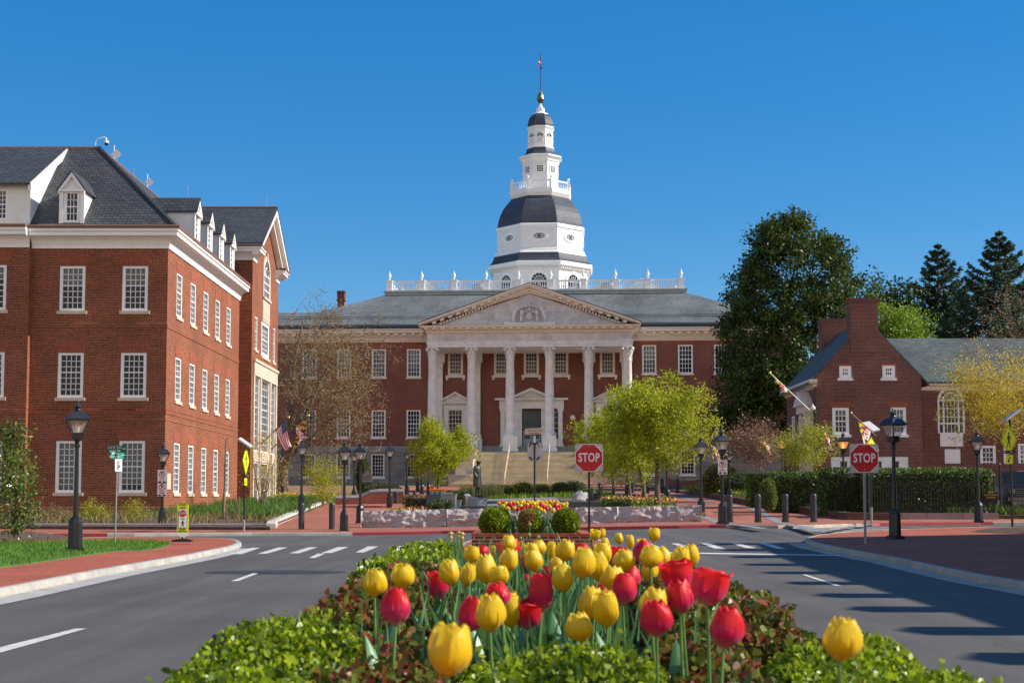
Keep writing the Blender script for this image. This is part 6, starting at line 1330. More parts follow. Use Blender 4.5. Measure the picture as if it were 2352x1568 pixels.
for i, (u, rr, sd, mt) in enumerate(((1165, .5, 1, LIME), (1200, .62, 2, SHRUBY), (1245, .5, 3, SHRUBY), (1128, .45, 4, YEWL), (1290, .55, 5, YEWL), (1318, .6, 6, BOXD))):
    p = at(u, 1140, 101 + i % 3); hedge_ball('low_shrub', ['lime green low shrub just right of the statue grass, below the steps', 'yellow green low shrub below the left handrail', 'yellow green low shrub under the avenue sign', 'dull green low shrub behind the statue grass', 'dull green low shrub below the right handrail', 'dark low shrub behind the rough boulder'][i], (p.x, p.y, gz(p.x, p.y) + .15), rr * 1.5, rr, 900, .12, mt, 500 + sd)
# spring shrubs along the office front
for i, (u, rr) in enumerate(((130, .5), (197, .62), (232, .45), (305, .62), (340, .5), (75, .5))):
    Y_ = 63.5 + .4 * (i % 3); p = at(u, 1180, Y_); b = Vector((p.x, Y_, gz(p.x, Y_) + .24))
    bare_tree('border_shrub', ['straw coloured grassy shrub nearest the left magnolia', 'low yellow green shrub behind the thin sign post', 'thin leafy shrub between the sign post and the first low window', 'yellow green shrub under the second ground floor window', 'bare twiggy shrub next to the lamp with parking signs', 'dry shrub half hidden by the young magnolia'][i], b, [tuple(b), tuple(b + Vector((0, 0, .2))), tuple(b + Vector((0, 0, .3)))], (b.x, Y_, b.z + rr * .8), (rr, rr * .7, rr * .75), 14, .12, 7, 90 + i, [900, 900, 500, 900, 60, 500][i], .075, [STRAW, SHRUBY, SHRUBY, SHRUBY, STRAW, STRAW][i], BARK_P, .025, rmin=.006, spread=.1, cat='shrub')
# ground cover (nobody could count it)
def cover(name, poly, n, h, wd, mat, dz, lean=.5, cl=0):
    C = scatter(poly, n, dz=dz)
    if cl: C = np.repeat(C[: n // cl], cl, axis=0); C[:, :2] += rng.normal(size=(len(C), 2)) * h * .38
    tag(blade_mesh(name, C, h, wd, mat, lean=lean), kind='stuff')
x1 = -10.6
cover('green_tufts', [(-18, 68), (x1 - .2, 67), (x1 - 1.0, 90), (-17.5, 90)], 4600, .42, .04, TUFT, .24, .8, 22)
cover('dry_stems', [(-40, 61.2), (x1, 61), (x1 - .2, 67), (-18, 68), (-18, 71), (-40, 71)], 5200, .34, .028, STRAW, .24, 1.1, 16)
cover('green_tufts', [(-30, 62), (-19, 62), (-19, 66), (-30, 66)], 260, .25, .05, TUFT, .24)
cover('green_tufts', [(-16, 92), (-12, 92), (-10.5, 98), (-16, 98)], 1500, .4, .05, TUFT, .2)
cover('low_planting', [(-6.0, 62), (7.6, 60.5), (8.2, 64), (-6.2, 65)], 2600, .16, .035, STRAW, .2, .9)
cover('low_planting', [(3.2, 61.8), (8.2, 61), (8.8, 70), (3.2, 70)], 3000, .26, .05, leafmat('olive_cover', [(.16, .17, .02), (.30, .30, .03), (.40, .34, .05)], .3), .2, .7)
cover('low_planting', [(-2.5, 97.5), (7, 97.5), (6.4, 117), (-5, 117)], 5200, .30, .07, leafmat('fresh_cover', [(.05, .14, .015), (.16, .30, .02), (.30, .36, .03)], .3), .2, .6)
cover('ornamental_grass', [(-3.6, 98), (-.6, 98), (-.6, 103), (-3.6, 103)], 1500, .8, .035, leafmat('blue_green_grass', [(.08, .10, .03), (.16, .18, .05)], .3), .2, .3)
cover('garden_plants', [(14.2, 63), (33, 63), (33, 72), (14.2, 76)], 2600, .3, .05, HEDGEL, .26, .8)
cover('garden_plants', [(14.2, 76), (20, 76), (16, 110), (13.2, 110)], 4200, .5, .06, HEDGEL, .26, .8)
cover('ivy', [(19, 62.0), (27.2, 62.2), (27.2, 62.7), (19, 62.6)], 900, .3, .06, HEDGEL, .3, .8)
def flowers(name, poly, n, h, sz, mat, leafm, dz):
    C = scatter(poly, n, dz=dz); o = blade_mesh('flower_leaves', scatter(poly, n * 2, dz=dz), h, .05, leafm); tag(o, kind='stuff')
    C[:, 2] += h * (.8 + .5 * rng.random(n)); tag(leaf_mesh(name, C, sz, mat, bias=(0, 0, 1), spread=.5, aspect=.8), kind='stuff')
flowers('tulip_bed', [(4.4, 72), (8.3, 71), (8.6, 80), (4.8, 80)], 480, .42, .11, MIXF, TUFT, .2)
flowers('tulip_bed', [(-6.2, 69), (-4.2, 69), (-4.2, 74), (-6.2, 74)], 170, .35, .10, MIXF, TUFT, .2)
flowers('pansy_bed', [(5.5, 65.5), (8.4, 65), (8.7, 70), (5.5, 70.5)], 330, .18, .10, PANSY, TUFT, .2)
flowers('pansy_bed', [(13.9, 88), (15.2, 88), (14.4, 108), (13.3, 108)], 300, .3, .14, PANSY, TUFT, .26)
flowers('pansy_bed', [(14.2, 72), (15.6, 72), (15.2, 84), (14.1, 84)], 160, .22, .10, MIXF, TUFT, .26)
flowers('pansy_bed', [(-20, 100), (-12.5, 100), (-9.8, 112), (-20, 112)], 420, .2, .12, PANSY, SHRUBY, .2)
# ------------------------------------------------------------------ street lamps
def make_lamp(lit=False):
    root = thing('street_lamp', 'x', 'street lamp', group='black lantern street lamps'); N4 = R(45)
    mb = MB(); mb.lathe([(.27, 0), (.27, .07), (.21, .1)], 4, rot=N4); mb.lathe([(.185, .1), (.175, .7), (.14, .80), (.075, .86)], 8, rot=R(22.5)); mb.build('base', IRON, root)
    mb = MB(); mb.lathe([(.07, .84), (.058, 1.6), (.05, 2.5), (.05, 2.58), (.075, 2.6), (.075, 2.66), (.05, 2.68), (.06, 2.74), (.10, 2.80)], 14); mb.build('post', IRON, root, smooth=30)
    mb = MB(); q = math.sqrt(2)
    mb.lathe([(.115 * q, 2.78), (.125 * q, 2.94), (.11 * q, 2.96)], 4, rot=N4)
    for a in range(4):
        b = N4 + a * math.pi / 2; c = b + math.pi / 2; mb.tube([(.125 * q * math.cos(b), .125 * q * math.sin(b), 2.94), (.255 * q * math.cos(b), .255 * q * math.sin(b), 3.29)], .014, 4)
        mb.tube([(.25 * q * math.cos(b), .25 * q * math.sin(b), 3.28), (.25 * q * math.cos(c), .25 * q * math.sin(c), 3.28)], .016, 4)
    mb.build('lantern_frame', IRON, root)
    mb = MB(); mb.lathe([(.118 * q, 2.95), (.238 * q, 3.28)], 4, rot=N4, cap=False); mb.build('lantern_glass', AMBER if lit else LAMPGLASS, root)
    mb = MB(); mb.lathe([(.03, 2.95), (.03, 3.0), (.05, 3.05), (.062, 3.12), (.045, 3.19), (.01, 3.25)], 10); mb.build('bulb', LIT if lit else BULB, root, smooth=60)
    mb = MB(); mb.lathe([(.285 * q, 3.285), (.285 * q, 3.30), (.19 * q, 3.43), (.09 * q, 3.50)], 4, rot=N4); mb.lathe([(.06, 3.49), (.09, 3.52), (.075, 3.55), (.055, 3.56), (.10, 3.60), (.10, 3.63), (.03, 3.68), (.02, 3.72), (.028, 3.74), (.004, 3.80)], 12); mb.build('lantern_roof', plain('lantern_roof_paint', (.022, .026, .03), .4, .2, 6, spec=.5), root, smooth=35)
    return root
LAMP, LAMPL = make_lamp(), make_lamp(True); used = {}
def place_lamp(label, u, vt, vb, Y, lit=False, rz=0.0):
    src = LAMPL if lit else LAMP
    o = copy_tree(src) if used.get(lit) else src
    used[lit] = 1; o['label'] = label; b = at(u, vb, Y); t = at(u, vt, Y); s = (t.z - b.z) / 3.78
    o.location = b; o.scale = (s, s, s); o.rotation_euler = (0, 0, rz); return o, b, s
place_lamp('tall black lantern lamp on the lawn at the left, nearest to the viewer', 172, 918, 1265, 35.0, rz=R(25))
lb, pb, sb_ = place_lamp('black lantern lamp with two no parking signs by the corner of the office building', 372, 1016, 1212, 61.6, rz=R(20))
place_lamp('black lantern lamp behind the leftmost bollard, under the striped flag', 692, 1006, 1172, 74, rz=R(20))
place_lamp('black lantern lamp at the red kerb just left of the rough granite wall', 790, 1010, 1220.5, 58.6, rz=R(10))
place_lamp('black lantern lamp standing right behind the left end of the rough granite wall', 827, 1013, 1201, 64.5, rz=R(-5))
place_lamp('black lantern lamp with a small camera arm in front of the round clipped yew', 894.6, 1015, 1165, 80, rz=R(10))
place_lamp('black lantern lamp close beside the historic marker', 812.6, 1031, 1150.5, 100, rz=R(15))
place_lamp('black lantern lamp just left of the small lime green tree', 934.4, 1029, 1135, 112, rz=R(10))
place_lamp('small far lantern lamp close to the office building edge, the upper one', 648, 1034, 1130, 112, rz=R(15))
place_lamp('small far lantern lamp close to the office building edge, the lower one', 655, 1056, 1142, 118, rz=R(30))
place_lamp('lamp post with lantern lost in the small lime green tree, left of three', 959, 1030, 1127, 126); place_lamp('lamp post with lantern lost in the small lime green tree, middle of three', 969, 1036, 1134, 118); place_lamp('lamp post with lantern lost in the small lime green tree, right of three', 984, 1036, 1134, 117)
lj, pj, sj = place_lamp('black lantern lamp with one no parking sign right of the rough wall', 1660, 984, 1203, 55.4, rz=R(15))
lk, pk, sk = place_lamp('black lantern lamp standing behind the right end of the rough granite wall', 1611, 1001, 1188, 65, rz=R(10))
place_lamp('black lamp post seen behind the no parking lamp by the flower border', 1676, 1030, 1148, 84)
lm, pm, sm_ = place_lamp('lit amber lantern lamp in front of the yellow green shrub', 1797, 1000, 1132, 82, True, rz=R(10))
ln, pn, sn = place_lamp('lit amber lantern lamp just left of the second stop sign', 1939, 990, 1172, 66, True, rz=R(-5))
lo_, po_, so_ = place_lamp('tall black lantern lamp on the shaded brick island, with a flag bracket', 2056, 936, 1237, 40.3, rz=R(30))
place_lamp('black lantern lamp in front of the fenced hedge near the gate', 2248, 986, 1199.5, 57.6, rz=R(-15))
place_lamp('black lamp post whose lantern hides in the largest lime green tree', 1532, 1000, 1158, 78)
place_lamp('thin far lamp post among the middle trunks of the lime green row', 1440, 1030, 1134, 100)
# ------------------------------------------------------------------ bollards
def bollard(label, u, vt, vb, Y, o=[None]):
    b = at(u, vb, Y); h = at(u, vt, Y).z - b.z
    if o[0] is None:
        r = thing('bollard', label, 'bollard', group='dark grey bollards across the walks'); mb = MB()
        mb.lathe([(.125, 0), (.125, .86), (.118, .87), (.118, .885), (.132, .89), (.132, .93), (.11, .975), (.06, .998), (.002, 1.0)], 20); mb.build('post', BOLL, r, smooth=30)
        mb = MB(); mb.lathe([(.15, -.05), (.15, .012), (.127, .02)], 20); mb.build('base_ring', BOLL, r); o[0] = r
    else: r = copy_tree(o[0])
    r['label'] = label; r.location = b; r.scale = (1, 1, h)
    return r
for lab, u, vt, vb, Y in (('leftmost grey bollard on the left walk, hiding a lamp foot', 692, 1154, 1216, 60), ('grey bollard on the left walk, second from the left', 762, 1154, 1216, 60), ('grey bollard tucked behind the no parking lamp on the right', 1676, 1135, 1196, 56.8), ('grey bollard in the middle of the right walk, first clear of the lamp', 1741, 1134, 1196, 56.8),
        ('grey bollard in the right walk, between two others', 1804, 1133.5, 1195.5, 56.8), ('rightmost grey bollard on the right walk', 1869, 1133, 1195, 56.8), ('far dark bollard by the curved brick wall', 910, 1128, 1154, 86), ('short dark bollard in front of the capitol basement', 952, 1127, 1138, 112), ('far bollard between the trunks of the two foremost lime trees', 1487, 1098, 1131, 104), ('far bollard right of the foremost lime tree trunk', 1521, 1098, 1131, 104), ('far bollard by the stone mound near the right walk', 1556, 1097.5, 1130.5, 104), ('far bollard beside a thin lime tree trunk', 1452.5, 1100, 1130, 106)):
    bollard(lab, u, vt, vb, Y)
# ------------------------------------------------------------------ writing and signs
def text(name, s, size, loc, mat, par, sx=1.0, bold=.0, align='CENTER', spacing=1.0, ext=.001):
    cu = bpy.data.curves.new(name, 'FONT'); cu.body = s; cu.size = size; cu.align_x = align; cu.align_y = 'CENTER'; cu.offset = bold; cu.extrude = ext; cu.space_character = spacing; cu.resolution_u = 3
    tmp = bpy.data.objects.new('tmp', cu); col.objects.link(tmp); bpy.context.view_layer.update()
    me = bpy.data.meshes.new_from_object(tmp.evaluated_get(bpy.context.evaluated_depsgraph_get())); bpy.data.objects.remove(tmp); bpy.data.curves.remove(cu)
    me.materials.clear(); me.materials.append(mat); o = link(name, me, par); o.location = loc; o.rotation_euler = (math.pi / 2, 0, 0); o.scale = (sx, 1, 1); return o
def plate(pts, y0, y1, mat, par, name): mb = MB(); mb.prism([(x, y1, z) for x, z in pts], (0, y0 - y1, 0)); return mb.build(name, mat, par, fix=True)
def rrect(w, h, r, cx=0, cz=0, n=5):
    out = []
    for sx, sz, a0 in ((1, 1, 0), (-1, 1, 90), (-1, -1, 180), (1, -1, 270)):
        for k in range(n + 1): a = R(a0 + 90 * k / n); out.append((cx + sx * (w / 2 - r) + r * math.cos(a), cz + sz * (h / 2 - r) + r * math.sin(a)))
    return out[::1]
def octo(r, cz=0): return [(r / math.cos(R(22.5)) * math.cos(R(22.5 + 45 * i)), cz + r / math.cos(R(22.5)) * math.sin(R(22.5 + 45 * i))) for i in range(8)]
def disc(r, cx, cz, n=20): return [(cx + r * math.cos(6.2832 * i / n), cz + r * math.sin(6.2832 * i / n)) for i in range(n)]
def ped(par, s, cx, cz, y, mat=BLACK, flip=1):
    mb = MB(); P = lambda L: [(cx + flip * x * s, y, cz + z * s) for x, z in L]
    for L in (disc(.085, .02, .42, 12), [(-.09, .32), (.10, .32), (.13, .02), (-.07, .0)], [(-.09, .31), (-.06, .2), (-.20, .02), (-.25, .06)], [(.09, .31), (.07, .2), (.2, .1), (.27, .02), (.30, .06), (.22, .17)],
              [(-.07, .03), (.06, .02), (-.10, -.28), (-.24, -.48), (-.30, -.44), (-.16, -.22)], [(.0, .02), (.13, .04), (.13, -.18), (.24, -.46), (.16, -.48), (.02, -.17)]): mb.poly(P(L[::-1] if flip < 0 else L))
    return mb.build('pedestrian_symbol', mat, par)
def arrow(par, s, cx, cz, y, ang, mat=BLACK):
    mb = MB(); c, q = math.cos(ang), math.sin(ang); L = [(-.5, -.09), (.1, -.09), (.1, -.26), (.5, 0), (.1, .26), (.1, .09), (-.5, .09)]
    mb.poly([(cx + (x * c - z * q) * s, y, cz + (x * q + z * c) * s) for x, z in L]); return mb.build('arrow', mat, par)
def bars(par, rows, y, mat, name='small_print'):
    mb = MB()
    for cx, cz, w, h in rows:
        n = max(2, int(w / h / .9)); x = cx - w / 2; dw = w / n
        for i in range(n):
            if i % 5 != 4: mb.quad((x + dw * i, y, cz - h / 2), (x + dw * (i + .72), y, cz - h / 2), (x + dw * (i + .72), y, cz + h / 2), (x + dw * i, y, cz + h / 2))
    return mb.build(name, mat, par)
def stop_sign(label, u, vb, vc, Y, postmat, rz=0, groundz=None):
    b = at(u, vb, Y); c = at(u, vc, Y); r = thing('stop_sign', label, 'traffic sign', b, rz); h = c.z - b.z
    mb = MB(); mb.box(-.03, .03, .012, .062, -.3, h + .36); p = mb.build('post', postmat, r)
    mb = MB(); [mb.quad((-.008, .0115, z), (.008, .0115, z), (.008, .0115, z + .016), (-.008, .0115, z + .016)) for z in np.arange(.1, h - .42, .05)]; mb.build('bolt_holes', BLACK, p)
    s_ = plate(rrect(.765, .765, .05, 0, h), .004, .010, SIGNBACK, r, 'backing_plate')
    plate(octo(.378, h), -.002, .003, SIGNWHITE, r, 'octagon_border'); q = plate(octo(.360, h), -.006, -.0025, SIGNRED, r, 'octagon_face')
    text('stop_lettering', 'STOP', .335, (0, -.008, h), SIGNWHITE, q, .70, .006, spacing=1.06)
    mb = MB(); [mb.ball((0, -.007, h + dz), .012, .004, .012, 8, 5) for dz in (.30, -.30)]; mb.build('bolt', GALV, q); return r
stop_sign('octagonal stop sign on a dark post behind the brick tulip planter', 1353.5, 1240, 1051, 38.9, plain('rusty_post', (.045, .03, .025), .6, .3, 12))
stop_sign('octagonal stop sign on a grey steel post on the right brick island', 1988.5, 1250, 1052.3, 37.7, GALV)
def noparking(par, h, wd, cz, cy=-.12, second=False):
    f = plate(rrect(wd, h, .03, 0, cz), cy - .004, cy, SIGNWHITE, par, 'no_parking_sign'); y = cy - .006; R0_ = wd * .36; zc = cz + h / 2 - wd * .47
    t = text('letter', 'P', wd * .62, (0, y, zc), BLACK, f, .95, .004)
    mb = MB(); n = 24
    A = disc(R0_, 0, zc, n); B = disc(R0_ * .80, 0, zc, n)
    for i in range(n): j = (i + 1) % n; mb.quad((A[i][0], y - .002, A[i][1]), (A[j][0], y - .002, A[j][1]), (B[j][0], y - .002, B[j][1]), (B[i][0], y - .002, B[i][1]))
    c = math.cos(R(45)) * R0_ * .82; e = R0_ * .075; mb.quad((-c - e, y - .003, zc + c - e), (-c + e, y - .003, zc + c + e), (c + e, y - .003, zc - c + e), (c - e, y - .003, zc - c - e)); mb.build('prohibition_ring', SIGNRED, f)
    return f, y
lampsc = lambda z: z
s1 = thing('parking_sign_pair', 'pair of white no parking signs stacked on a lamp post by the office corner', 'sign', pb); z = at(368, 1079, 61.6).z - pb.z
f1, y1 = noparking(s1, .72, .40, at(368, 1096 - 17.5 * 0 - 0, 61.6).z - pb.z + .0) if False else noparking(s1, .58, .39, at(368, 1094, 61.6).z - pb.z)
text('buses_only_text', 'BUSES\nONLY', .095, (0, y1, at(368, 1101, 61.6).z - pb.z), SIGNRED, f1, .9); 
f2, y2_ = noparking(s1, .58, .39, at(368, 1123.5, 61.6).z - pb.z); bars(f2, [(0, at(368, 1127, 61.6).z - pb.z, .26, .045)], y2_, SIGNRED); mb = MB()
for f_, vv in ((f1, 1107), (f2, 1136.5)):
    zz = at(368, vv, 61.6).z - pb.z; mb = MB(); [mb.add([(x + a, y1 - .001, zz + c) for a, c in ((-.07, -.03), (.07, -.03), (.07, .005), (.03, .035), (-.03, .035), (-.07, .005))], [(0, 1, 2, 3, 4, 5)]) for x in (-.1, .1)]; mb.build('tow_symbol', BLACK, f_)
arrow(f2, .22, 0, at(368, 1131.5, 61.6).z - pb.z, y2_, 0, SIGNRED)
s2 = thing('parking_sign', 'single white no parking sign on the lamp post at the red kerb end', 'sign', pj); zc = at(1662, 1073, 55.4).z - pj.z
f1, y1 = noparking(s2, .56, .36, zc); bars(f1, [(0, zc - .06, .08, .035), (0, zc - .11, .22, .04)], y1, SIGNRED); arrow(f1, .13, .07, zc - .175, y1, 0, SIGNRED); arrow(f1, .13, -.07, zc - .175, y1, math.pi, SIGNRED)
mb = MB(); [mb.add([(x + a, y1 - .001, zc - .235 + c) for a, c in ((-.06, -.025), (.06, -.025), (.06, .005), (.02, .03), (-.03, .03), (-.06, .005))], [(0, 1, 2, 3, 4, 5)]) for x in (-.09, .09)]; mb.build('tow_symbol', BLACK, f1)
# pedestrian crossing signs
def crossing_sign(label, u, vb, Y, vc, half, rz, v2, postmat, flip, solar=None, low=True):
    b = at(u, vb, Y); h = at(u, vc, Y).z - b.z; r = thing('crossing_sign', label, 'traffic sign', b, rz); h2 = at(u, v2, Y).z - b.z
    top = at(u, solar, Y).z - b.z if solar else h + half
    mb = MB(); mb.lathe([(.04, -.3), (.04, top)], 10); mb.build('post', postmat, r, smooth=30)
    if low: mb = MB(); mb.lathe([(.046, -.2), (.046, .55)], 10); mb.build('post_sleeve', GALV, r, smooth=30)
    d = half; f = plate([(0, h + d), (-d, h), (0, h - d), (d, h)], -.055, -.048, SIGNYEL, r, 'diamond_plate'); ped(f, d * 1.0, 0, h, -.058, BLACK, flip); mb = MB(); e = d * .93
    for p, q in (((0, e), (-e, 0)), ((-e, 0), (0, -e)), ((0, -e), (e, 0)), ((e, 0), (0, e))): mb.tube([(p[0], -.057, h + p[1]), (q[0], -.057, h + q[1])], .008, 4)
    mb.build('border_line', BLACK, f); plate([(0, h + d + .01), (-d - .01, h), (0, h - d - .01), (d + .01, h)], -.046, -.04, BLACK, r, 'diamond_back')
    f2 = plate(rrect(.5, .3, .03, 0, h2), -.055, -.048, SIGNYEL, r, 'arrow_plate'); arrow(f2, .28, 0, h2, -.058, R(225) if flip > 0 else R(225)); plate(rrect(.52, .32, .03, 0, h2), -.046, -.04, BLACK, r, 'arrow_plate_back')
    mb = MB(); zb_ = h2 + .26; mb.box(-.3, .3, -.08, .0, zb_ - .05, zb_ + .05); q = mb.build('beacon_bar', BLACK, r); mb = MB(); [mb.box(x - .06, x + .06, -.09, -.08, zb_ - .03, zb_ + .03) for x in (-.2, .2)]; mb.build('beacon_lens', GALV, q)
    if solar: mb = MB(); mb.obox((.05, 0, top + .1), .5, .62, .07, (1, 0, .15), (0, .8, .55)); mb.build('solar_panel', SIGNBACK, r)
    return r
crossing_sign('yellow pedestrian crossing sign turned nearly edge on under a solar panel', 560, 1224, 58.2, 1058, .62, R(88), 1106, IRON, 1, 1022)
crossing_sign('yellow pedestrian crossing sign with arrow plate at the right edge', 2325.5, 1216, 48.5, 1011, .55, R(-80), 1055, IRON, 1, 962, False)
crossing_sign('yellow pedestrian crossing sign mostly hidden behind the second stop sign', 2002, 1196, 57, 1032, .50, R(40), 1060, IRON, -1, 985)
# roadside paddle sign with the state law text
b = at(419, 1243.5, 41.5); r = thing('yield_paddle_sign', 'yellow state law stop for pedestrians paddle sign on the left island tip', 'traffic sign', b, R(8)); z = lambda v: at(419, v, 41.5).z - b.z
mb = MB(); mb.loft([rrect(.75, .34, .08), rrect(.70, .30, .08)]); q = [(x, y, 0 if i < 24 else .07) for i, (x, y, *_) in enumerate([])]
mb = MB(); mb.loft([[(x, y, zz) for x, y in rrect(w_, d_, .06)] for w_, d_, zz in ((.62, .34, 0), (.60, .32, .05), (.2, .2, .09))]); mb.build('rubber_base', BLACK, r)
mb = MB(); mb.lathe([(.03, .06), (.03, z(1232))], 8); mb.build('spring_post', IRON, r)
wd = .165; p = plate([(-.03, z(1236)), (.03, z(1236)), (wd, z(1223)), (-wd, z(1223))], -.012, .012, SIGNWHITE, r, 'tapered_foot')
p = plate([(-wd, z(1223)), (wd, z(1223)), (wd, z(1158)), (wd - .03, z(1156)), (-wd + .03, z(1156)), (-wd, z(1158))], -.012, .012, SIGNYEL, r, 'paddle'); w2_ = .125
f = plate([(-w2_, z(1212)), (w2_, z(1212)), (w2_, z(1168)), (-w2_, z(1168))], -.018, -.013, SIGNWHITE, p, 'white_panel'); bw = MB()
for x0_, x1_, a_, b__ in ((-w2_, w2_, 1212, 1211.2), (-w2_, w2_, 1168.8, 1168)): bw.quad((x0_, -.0185, z(a_)), (x1_, -.0185, z(a_)), (x1_, -.0185, z(b__)), (x0_, -.0185, z(b__)))
for x0_ in (-w2_, w2_ - .01): bw.quad((x0_, -.0185, z(1212)), (x0_ + .01, -.0185, z(1212)), (x0_ + .01, -.0185, z(1168)), (x0_, -.0185, z(1168)))
bw.build('border_line', BLACK, p)
q = plate(octo(.098, z(1178.5)), -.022, -.019, SIGNRED, p, 'octagon_face'); text('stop_lettering', 'STOP', .085, (0, -.024, z(1178.5)), SIGNWHITE, p, .8)
text('state_law_text', 'STATE\nLAW', .085, (0, -.016, z(1162)), BLACK, p, .95, .002); text('for_text', 'FOR', .065, (0, -.02, z(1191)), BLACK, p); text('crosswalk_text', 'WITHIN\nCROSSWALK', .058, (0, -.016, z(1217)), BLACK, p, .85, .001); ped(p, .20, 0, z(1202), -.02)
# green street name signs on a thin post
b = at(264, 1243, 41.5); r = thing('street_name_sign', 'thin grey post with green street name blades and a white parking plate', 'sign', b); z = lambda v: at(266, v, 41.5).z - b.z
mb = MB(); mb.tube([(0, 0, -.2), (.03, 0, z(1025))], .024, 8); mb.build('post', GALV, r)
def blade(name, w, h, zc, cx, mat, yaw, lines, par):
    e = bpy.data.objects.new(name, None); m_ = MB(); m_.box(-w / 2, w / 2, -.006, .006, -h / 2, h / 2); o = m_.build(name, mat, par); o.location = (cx, 0, zc); o.rotation_euler = (0, R(-2), yaw); bpy.data.objects.remove(e)
    for s_, sz, dz in lines: text('street_lettering', s_, sz, (-.06, -.009, dz), SIGNWHITE, o, .9)
    return o
o = blade('street_name_blade', .62, .21, z(1031), .0, SIGNGRN, R(-12), [('STATE TAX', .10, .045)], r); bars(o, [(-.05, -.05, .36, .05)], -.009, SIGNWHITE); arrow(o, .1, .24, 0, -.009, 0, SIGNWHITE)
o = blade('street_name_blade', .40, .21, z(1044.5), .02, SIGNTEAL, R(38), [('OFFICE BLDG.', .065, -.05)], r); bars(o, [(-.03, .05, .26, .055)], -.009, SIGNWHITE); arrow(o, .08, .16, .0, -.009, 0, SIGNWHITE)
o = blade('parking_plate', .24, .36, z(1068), .06, SIGNWHITE, R(50), [], r); text('letter', 'P', .2, (0, -.009, -.07), BLUE, o, 1, .006); bars(o, [(0, .1, .16, .03), (0, .05, .14, .03)], -.009, BLACK)
# avenue name plate above the backs of two signs
b = at(1228, 1172, 60); r = thing('avenue_sign', 'tan avenue name plate on a black post in front of the capitol steps', 'sign', b); z = lambda v: at(1228, v, 60).z - b.z; m_ = lambda u: (u - 1228) * 60 / 3240
mb = MB(); mb.tube([(0, .04, -.2), (0, .04, z(998))], .038, 8); mb.build('post', IRON, r)
p = plate([(m_(1206), z(998)), (m_(1250), z(996)), (m_(1250), z(982)), (m_(1206), z(984))], -.03, -.01, SIGNTAN, r, 'name_plate'); text('avenue_lettering', 'COLLEGE AVE', .135, (0, -.034, z(988.5)), BLACK, p, .82); bars(p, [(0, z(994.3), .5, .03)], -.034, BLACK)
mb = MB(); mb.box(m_(1217), m_(1240), -.02, .03, z(999), z(996.5)); mb.build('bracket', IRON, r)
for k, (u0, u1) in enumerate(((1212, 1227), (1230, 1245))):
    q = plate([(m_(u0), z(1057)), (m_(u1), z(1057)), (m_(u1), z(1017)), (m_(u0), z(1017))], .06, .07, SIGNBACK, r, 'sign_back'); c = -1 if k == 0 else 1
    mb = MB(); mb.tube([(0, .04, z(1020)), (c * .14, .03, z(1016)), (c * .22, .03, z(1025))], .03, 5); mb.tube([(c * .1, .05, z(1056)), (c * .22, .05, z(1048))], .035, 5); mb.build('clamp', BLACK, q)
mb = MB(); mb.box(-.04, .04, -.03, .03, z(1016), z(1000)); mb.build('label_sticker', SIGNWHITE, r)
# historic marker, plaque on the fence, cones, stakes, yellow posts
b = at(843.5, 1137, 104); r = thing('historic_marker', 'grey cast historic marker with a crest on top in front of the stone basement', 'sign', b); z = lambda v: at(843, v, 104).z - b.z; m_ = lambda u: (u - 843.5) * 104 / 3240
mb = MB(); mb.tube([(0, 0, -.3), (0, 0, z(1106))], .045, 6); mb.build('post', IRON, r)
p = plate([(m_(832), z(1106.5)), (m_(855), z(1106.5)), (m_(855), z(1088.5)), (m_(848), z(1086.5)), (m_(844), z(1080)), (m_(839), z(1086.5)), (m_(832), z(1088.5))], -.03, .03, plain('cast_marker_grey', (.25, .23, .24), .5, .2, 5), r, 'marker_plate')
bars(p, [(0, z(1091 + 1.7 * i), .62, .028) for i in range(8)], -.034, BLACK)
def cone(label, u, vt, vb, Y):
    b = at(u, vb, Y); h = at(u, vt, Y).z - b.z; r = thing('traffic_cone', label, 'traffic cone', b); mb = MB(); mb.box(-h * .24, h * .24, -h * .24, h * .24, -.01, h * .05); mb.lathe([(h * .19, h * .05), (h * .03, h)], 12); mb.build('cone', ORANGE, r)
    mb = MB(); [mb.lathe([(h * (.19 - .16 * (a - .05) / .95) + .008, h * a), (h * (.19 - .16 * (c - .05) / .95) + .008, h * c)], 12, cap=False) for a, c in ((.42, .56), (.66, .78))]; mb.build('reflective_band', SIGNWHITE, r)
cone('orange traffic cone with white bands at the foot of the capitol left of the steps', 993, 1106, 1123, 126); cone('orange traffic cone behind the seated bronze figures', 1383, 1104, 1122, 126)
b = at(1427, 1120, 126); r = thing('channelizer_post', 'slim orange plastic barrier post far back in the lime tree row', 'traffic post', b); mb = MB(); mb.lathe([(.16, 0), (.15, .05), (.09, .06), (.08, at(1427, 1103, 126).z - b.z)], 10); mb.build('post', ORANGE, r)
for i, (u, vt, vb, Y, lab) in enumerate(((548, 1139, 1200, 64, 'thin wooden stake in the dry bed left of the edge on crossing sign'), (520, 1152, 1196, 66, 'thin wooden stake beside the leafless sapling'))):
    b = at(u, vb, Y); r = thing('wooden_stake', lab, 'stake', b); mb = MB(); mb.box(-.025, .025, -.025, .025, -.2, at(u, vt, Y).z - b.z); mb.build('shaft', WOOD, r)
